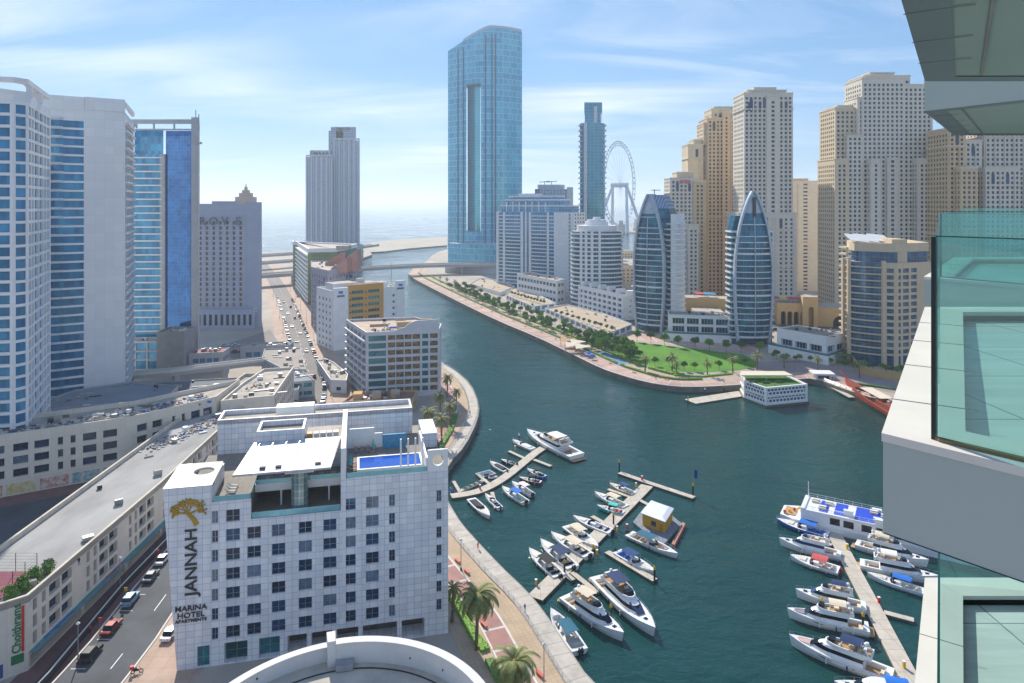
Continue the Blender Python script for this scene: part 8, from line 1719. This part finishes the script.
PM = {c: mat('cloth_' + c, v, .9) for c, v in (('red', S(200, 36, 40)), ('white', S(226, 226, 224)), ('blue', S(40, 80, 160)), ('black', S(30, 32, 36)), ('yellow', S(214, 180, 50)), ('grey', S(120, 124, 130)))}
for a, b, tcol, lcol, lb, z, rz in ((478, 549, 'red', 'red', 'person in red standing on the floating walkway', G, 1), (525, 612, 'blue', 'blue', 'person in blue leaning at the railing by the long jetty foot', G, 2.2), (79, 566, 'black', 'blue', 'person in dark clothes walking on the street wing roof', 14.4, 1), (422, 456, 'white', 'white', 'person in white at the hotel poolside', 32.46, 2), (470, 415, 'red', 'black', 'person in red top on the round promenade bend', G, .5), (452, 418, 'black', 'black', 'person in black on the round promenade bend', G, .8), (90, 634, 'red', 'black', 'person in red near the parked cars on the pavement', G, 0),
        (505, 330, 'white', 'black', 'walker in white on the far promenade near the bridge', G, 1), (560, 353, 'blue', 'grey', 'walker in blue on the far promenade opposite the playground', G, 1), (656, 380, 'black', 'grey', 'walker in black in front of the park lawn', G, 1), (724, 383, 'red', 'black', 'walker in red near the square pontoon', G, 1), (745, 377, 'yellow', 'black', 'walker in yellow beside the floating restaurant', G, 1), (536, 341, 'white', 'grey', 'walker in white halfway along the far promenade', G, 1), (860, 390, 'white', 'blue', 'walker in white behind the wooden dhow', G, 1)):
    x, y = gp(a, b, z); person(lb, (x, y, z), rz, PM[tcol], PM[lcol])
# ------------------------------------------------------------ plant and ducts on the roofs
def inpoly(p, poly):
    c = False
    for (x1, y1), (x2, y2) in edges(poly):
        if (y1 > p[1]) != (y2 > p[1]) and p[0] < (x2 - x1) * (p[1] - y1) / (y2 - y1) + x1: c = not c
    return c
umats = [concrete, steel, white, mat('duct_grey', S(140, 144, 148), .5, .3), dmetal]
def clutter(n, seed, names):
    r_ = random.Random(seed)
    for o in [q for q in list(COL.objects) if q.name.split('.')[0] == 'roof' and q.parent and q.parent.name.split('.')[0] in names]:
        me = o.data; off = o.parent.location; poly = [(v.co.x + off.x, v.co.y + off.y) for v in list(me.vertices)[:len(me.polygons[0].vertices)]]; z = me.vertices[0].co.z + off.z
        xs_, ys_ = [p[0] for p in poly], [p[1] for p in poly]; area = (max(xs_) - min(xs_)) * (max(ys_) - min(ys_))
        if z > 60: continue
        an = math.atan2(poly[1][1] - poly[0][1], poly[1][0] - poly[0][0]); inn = offset(poly, -1.6); k = 0; tries = 0; N_ = min(n, int(area / 28) + 2)
        while k < N_ and tries < 300:
            tries += 1; p = (r_.uniform(min(xs_), max(xs_)), r_.uniform(min(ys_), max(ys_)))
            if not inpoly(p, inn): continue
            mb = MB((p[0], p[1], an)); t_ = r_.random()
            if t_ < .55: a, b, h_ = r_.uniform(.8, 2), r_.uniform(.7, 1.4), r_.uniform(.5, 1.4); mb.box(0, 0, z + .15, a, b, z + .15 + h_); mb.box(.05, .05, z + .01, .2, b - .05, z + .15); mb.box(a - .2, .05, z + .01, a - .05, b - .05, z + .15); nm = 'air_conditioner'
            elif t_ < .8: L_ = r_.uniform(2, 6); mb.box(0, 0, z + .01, L_, .35, z + .4); nm = 'duct'
            else: mb.prism([(.8 * math.cos(q * .785), .8 * math.sin(q * .785)) for q in range(8)], z + .01, z + 1.4); nm = 'water_tank'
            mb.build(nm, r_.choice(umats), o.parent); k += 1
clutter(13, 5, ('arcade_block', 'stepped_roof_block', 'tower_podium', 'warehouse', 'service_building', 'amenity_deck', 'apartment_block', 'office_block', 'terrace_house', 'ramp_building', 'building', 'podium', 'canal_villa_block', 'low_pavilion', 'grey_core', 'town_row', 'entrance_canopy'))
# ------------------------------------------------------------ the balconies of our own tower, on the right
alu = mat('cladding_panel', S(168, 178, 174), .5, var=.03, scale=.8); ledge = mat('ledge_stone', S(214, 208, 200), .7, var=.06, scale=1.5, detail=8)
soff = mat('soffit_panel', S(128, 146, 144), .6, var=.05, scale=.4); sofd = mat('soffit_border', S(96, 112, 120), .55, var=.06, scale=.6); joint = mat('panel_joint', S(120, 122, 124), .8)
floorm = mat('balcony_floor', S(226, 226, 220), .25, var=.14, scale=1.2, stretch=(.5, 4, 1), tile=(1.2, 1.2), line=S(150, 156, 156), mortar=.012)  # stretched streaks in the tile colour imitate a streaky reflection
bgl = bpy.data.materials.new('balustrade_glass'); bgl.use_nodes = True; t = bgl.node_tree; t.nodes.clear(); o_ = t.nodes.new('ShaderNodeOutputMaterial'); tr = t.nodes.new('ShaderNodeBsdfTransparent'); tr.inputs[0].default_value = (.80, .955, .94, 1); gs = t.nodes.new('ShaderNodeBsdfGlossy'); gs.inputs['Roughness'].default_value = .02; df = t.nodes.new('ShaderNodeBsdfDiffuse'); df.inputs[0].default_value = (.30, .66, .64, 1)
m1 = t.nodes.new('ShaderNodeMixShader'); m1.inputs[0].default_value = .07; m2 = t.nodes.new('ShaderNodeMixShader'); fr2_ = t.nodes.new('ShaderNodeFresnel'); fr2_.inputs[0].default_value = 1.4
t.links.new(tr.outputs[0], m1.inputs[1]); t.links.new(df.outputs[0], m1.inputs[2]); m2.inputs[0].default_value = .09; t.links.new(m1.outputs[0], m2.inputs[1]); t.links.new(gs.outputs[0], m2.inputs[2]); t.links.new(m2.outputs[0], o_.inputs[0])
gedge = mat('glass_edge', S(20, 74, 66), .2)
def prow(label, C, Lf, fd, dz, reach, glassr=True):
    C, Lf = Vector(C), Vector(Lf); fd = Vector(fd).normalized(); E = C + fd * reach; zt_ = 81.6 + dz; zb_ = zt_ - .61
    r = thing('balcony', label, 'balcony', (C.x, C.y, zb_)); poly = [tuple(C), tuple(E), (15, E.y), (15, Lf.y), tuple(Lf)]
    mb = MB(); n = 5
    for i in range(n):
        a, b = poly[i], poly[(i + 1) % n]; mb.face([(*a, zb_ + .005), (*b, zb_ + .005), (*b, zt_ - .005), (*a, zt_ - .005)])
    mb.build('fascia', alu, r)
    mb = MB(); inn = offset(poly, -.42); mid = offset(poly, -.40); q = offset(poly, .008)
    mb.ring(q, inn, zt_ - .05, zt_); mb.build('ledge', ledge, r)
    fl = MB(); fl.face([(*p, zt_ - .12) for p in inn]); fl.build('floor', floorm, r)
    mb = MB(); mb.face([(*p, zb_ + .012) for p in reversed(offset(poly, -.33))]); mb.build('soffit', soff, r)
    mb = MB(); o5 = offset(poly, .006); i5 = offset(poly, -.34)
    for i in range(n): j = (i + 1) % n; mb.face([(*i5[i], zb_), (*i5[j], zb_), (*o5[j], zb_), (*o5[i], zb_)])
    mb.build('soffit_border', sofd, r)
    # joints across the soffit border, ledge and fascia
    v = (Lf - C); LL = v.length; v.normalize(); nn = Vector((v.y, -v.x))
    for k in range(1, int(LL / 1.25) + 1):
        p = C + v * (k * 1.25 - .4); q0, q1 = p - nn * .02, p + nn * .5; mb = MB(); mb.beam((*q0, zb_ - .004), (*q1, zb_ - .001), .02, .004); mb.build('panel_joint', joint, r); mb = MB(); mb.beam((*q0, zt_ + .002), (*q1, zt_ + .002), .007, .004); mb.build('panel_joint', joint, r)
    for k in range(0, 4):
        p = C + fd * (.645 + 1.7 * (k - 1)); mb = MB(); mb.beam((*(p + v * .3), zb_ - .004), (*(p + v * LL), zb_ - .004), .03, .01); mb.build('panel_joint', joint, r) if k else None
    for k in range(1, 5):
        p = C + fd * k * 1.9; mb = MB(); mb.beam((*(p + Vector((fd.y, -fd.x)) * .012), zb_), (*(p + Vector((fd.y, -fd.x)) * .012), zt_), .02, .02); mb.build('panel_joint', joint, r)
    pass
    G0, G1 = C + (-nn * 0 + nn * .235) + fd * .02, Lf + nn * .10; G0 = C + Vector((.24, -.13)); G1 = Lf + Vector((.10, -.12)); G2 = C + Vector((.24, -.13)) + fd * (reach - .3); G3 = G1 + Vector((7, -1.2))
    for a, b, hh in ((G0, G2, 1.2), (G1, G0, 1.2), (G3, G1, 1.28)):
        d = (b - a).normalized(); m_ = Vector((-d.y, d.x)) * .02; LL = (b - a).length; k = max(1, round(LL / 1.7))
        for i in range(k):
            p, q = a + d * (LL * i / k + .006), a + d * (LL * (i + 1) / k - .006); mb = MB(); mb.prism([tuple(p), tuple(q), tuple(q + m_), tuple(p + m_)], zt_ - .04, zt_ + hh); mb.build('glass_panel', bgl, r)
            mb = MB(); mb.prism([tuple(p), tuple(q), tuple(q + m_), tuple(p + m_)], zt_ + hh + .001, zt_ + hh + .008); mb.build('glass_edge', gedge, r)
    mb = MB(); mb.prism([tuple(G0 + Vector((-.015, .02))), tuple(G0 + Vector((.012, .0))), tuple(G0 + Vector((.025, .03))), tuple(G0 + Vector((0, .045)))], zt_, zt_ + 1.2); mb.build('corner_edge', mat('dark_glass_edge', S(14, 40, 40), .3), r)
    mb = MB(); mb.prism([tuple(G0 + Vector((.0, -.03))), tuple(G0 + fd * (reach - .4) + Vector((0, -.03))), tuple(G0 + fd * (reach - .4) + Vector((0, .03))), tuple(G0 + Vector((.0, .03)))], zt_, zt_ + .02); mb.build('glass_channel', mat('channel_brown', S(120, 104, 70), .6), r)
    return r
for lv, nm in ((0, 'level'), (-3.65, 'lower'), (3.1 + .55, 'upper')):
    prow({'level': 'grey prow shaped balcony with teal glass balustrade beside the viewer', 'lower': 'balcony one floor down with glass balustrade, bottom right', 'upper': 'underside of the overhanging balcony above, top right'}[nm], (2.26, 4.16), (5.57, 9.2), (.64, -.77), lv, 5.2)
    prow({'level': 'second grey prow balcony farther along at eye level, seen through glass', 'lower': 'second prow balcony farther along one floor down', 'upper': 'second overhanging balcony farther along, its pale fascia above the towers'}[nm], (7.85, 13.0), (11.4, 17.6), (.8, -1.4), lv + (.1 if lv > 1 else 0), 3.6)
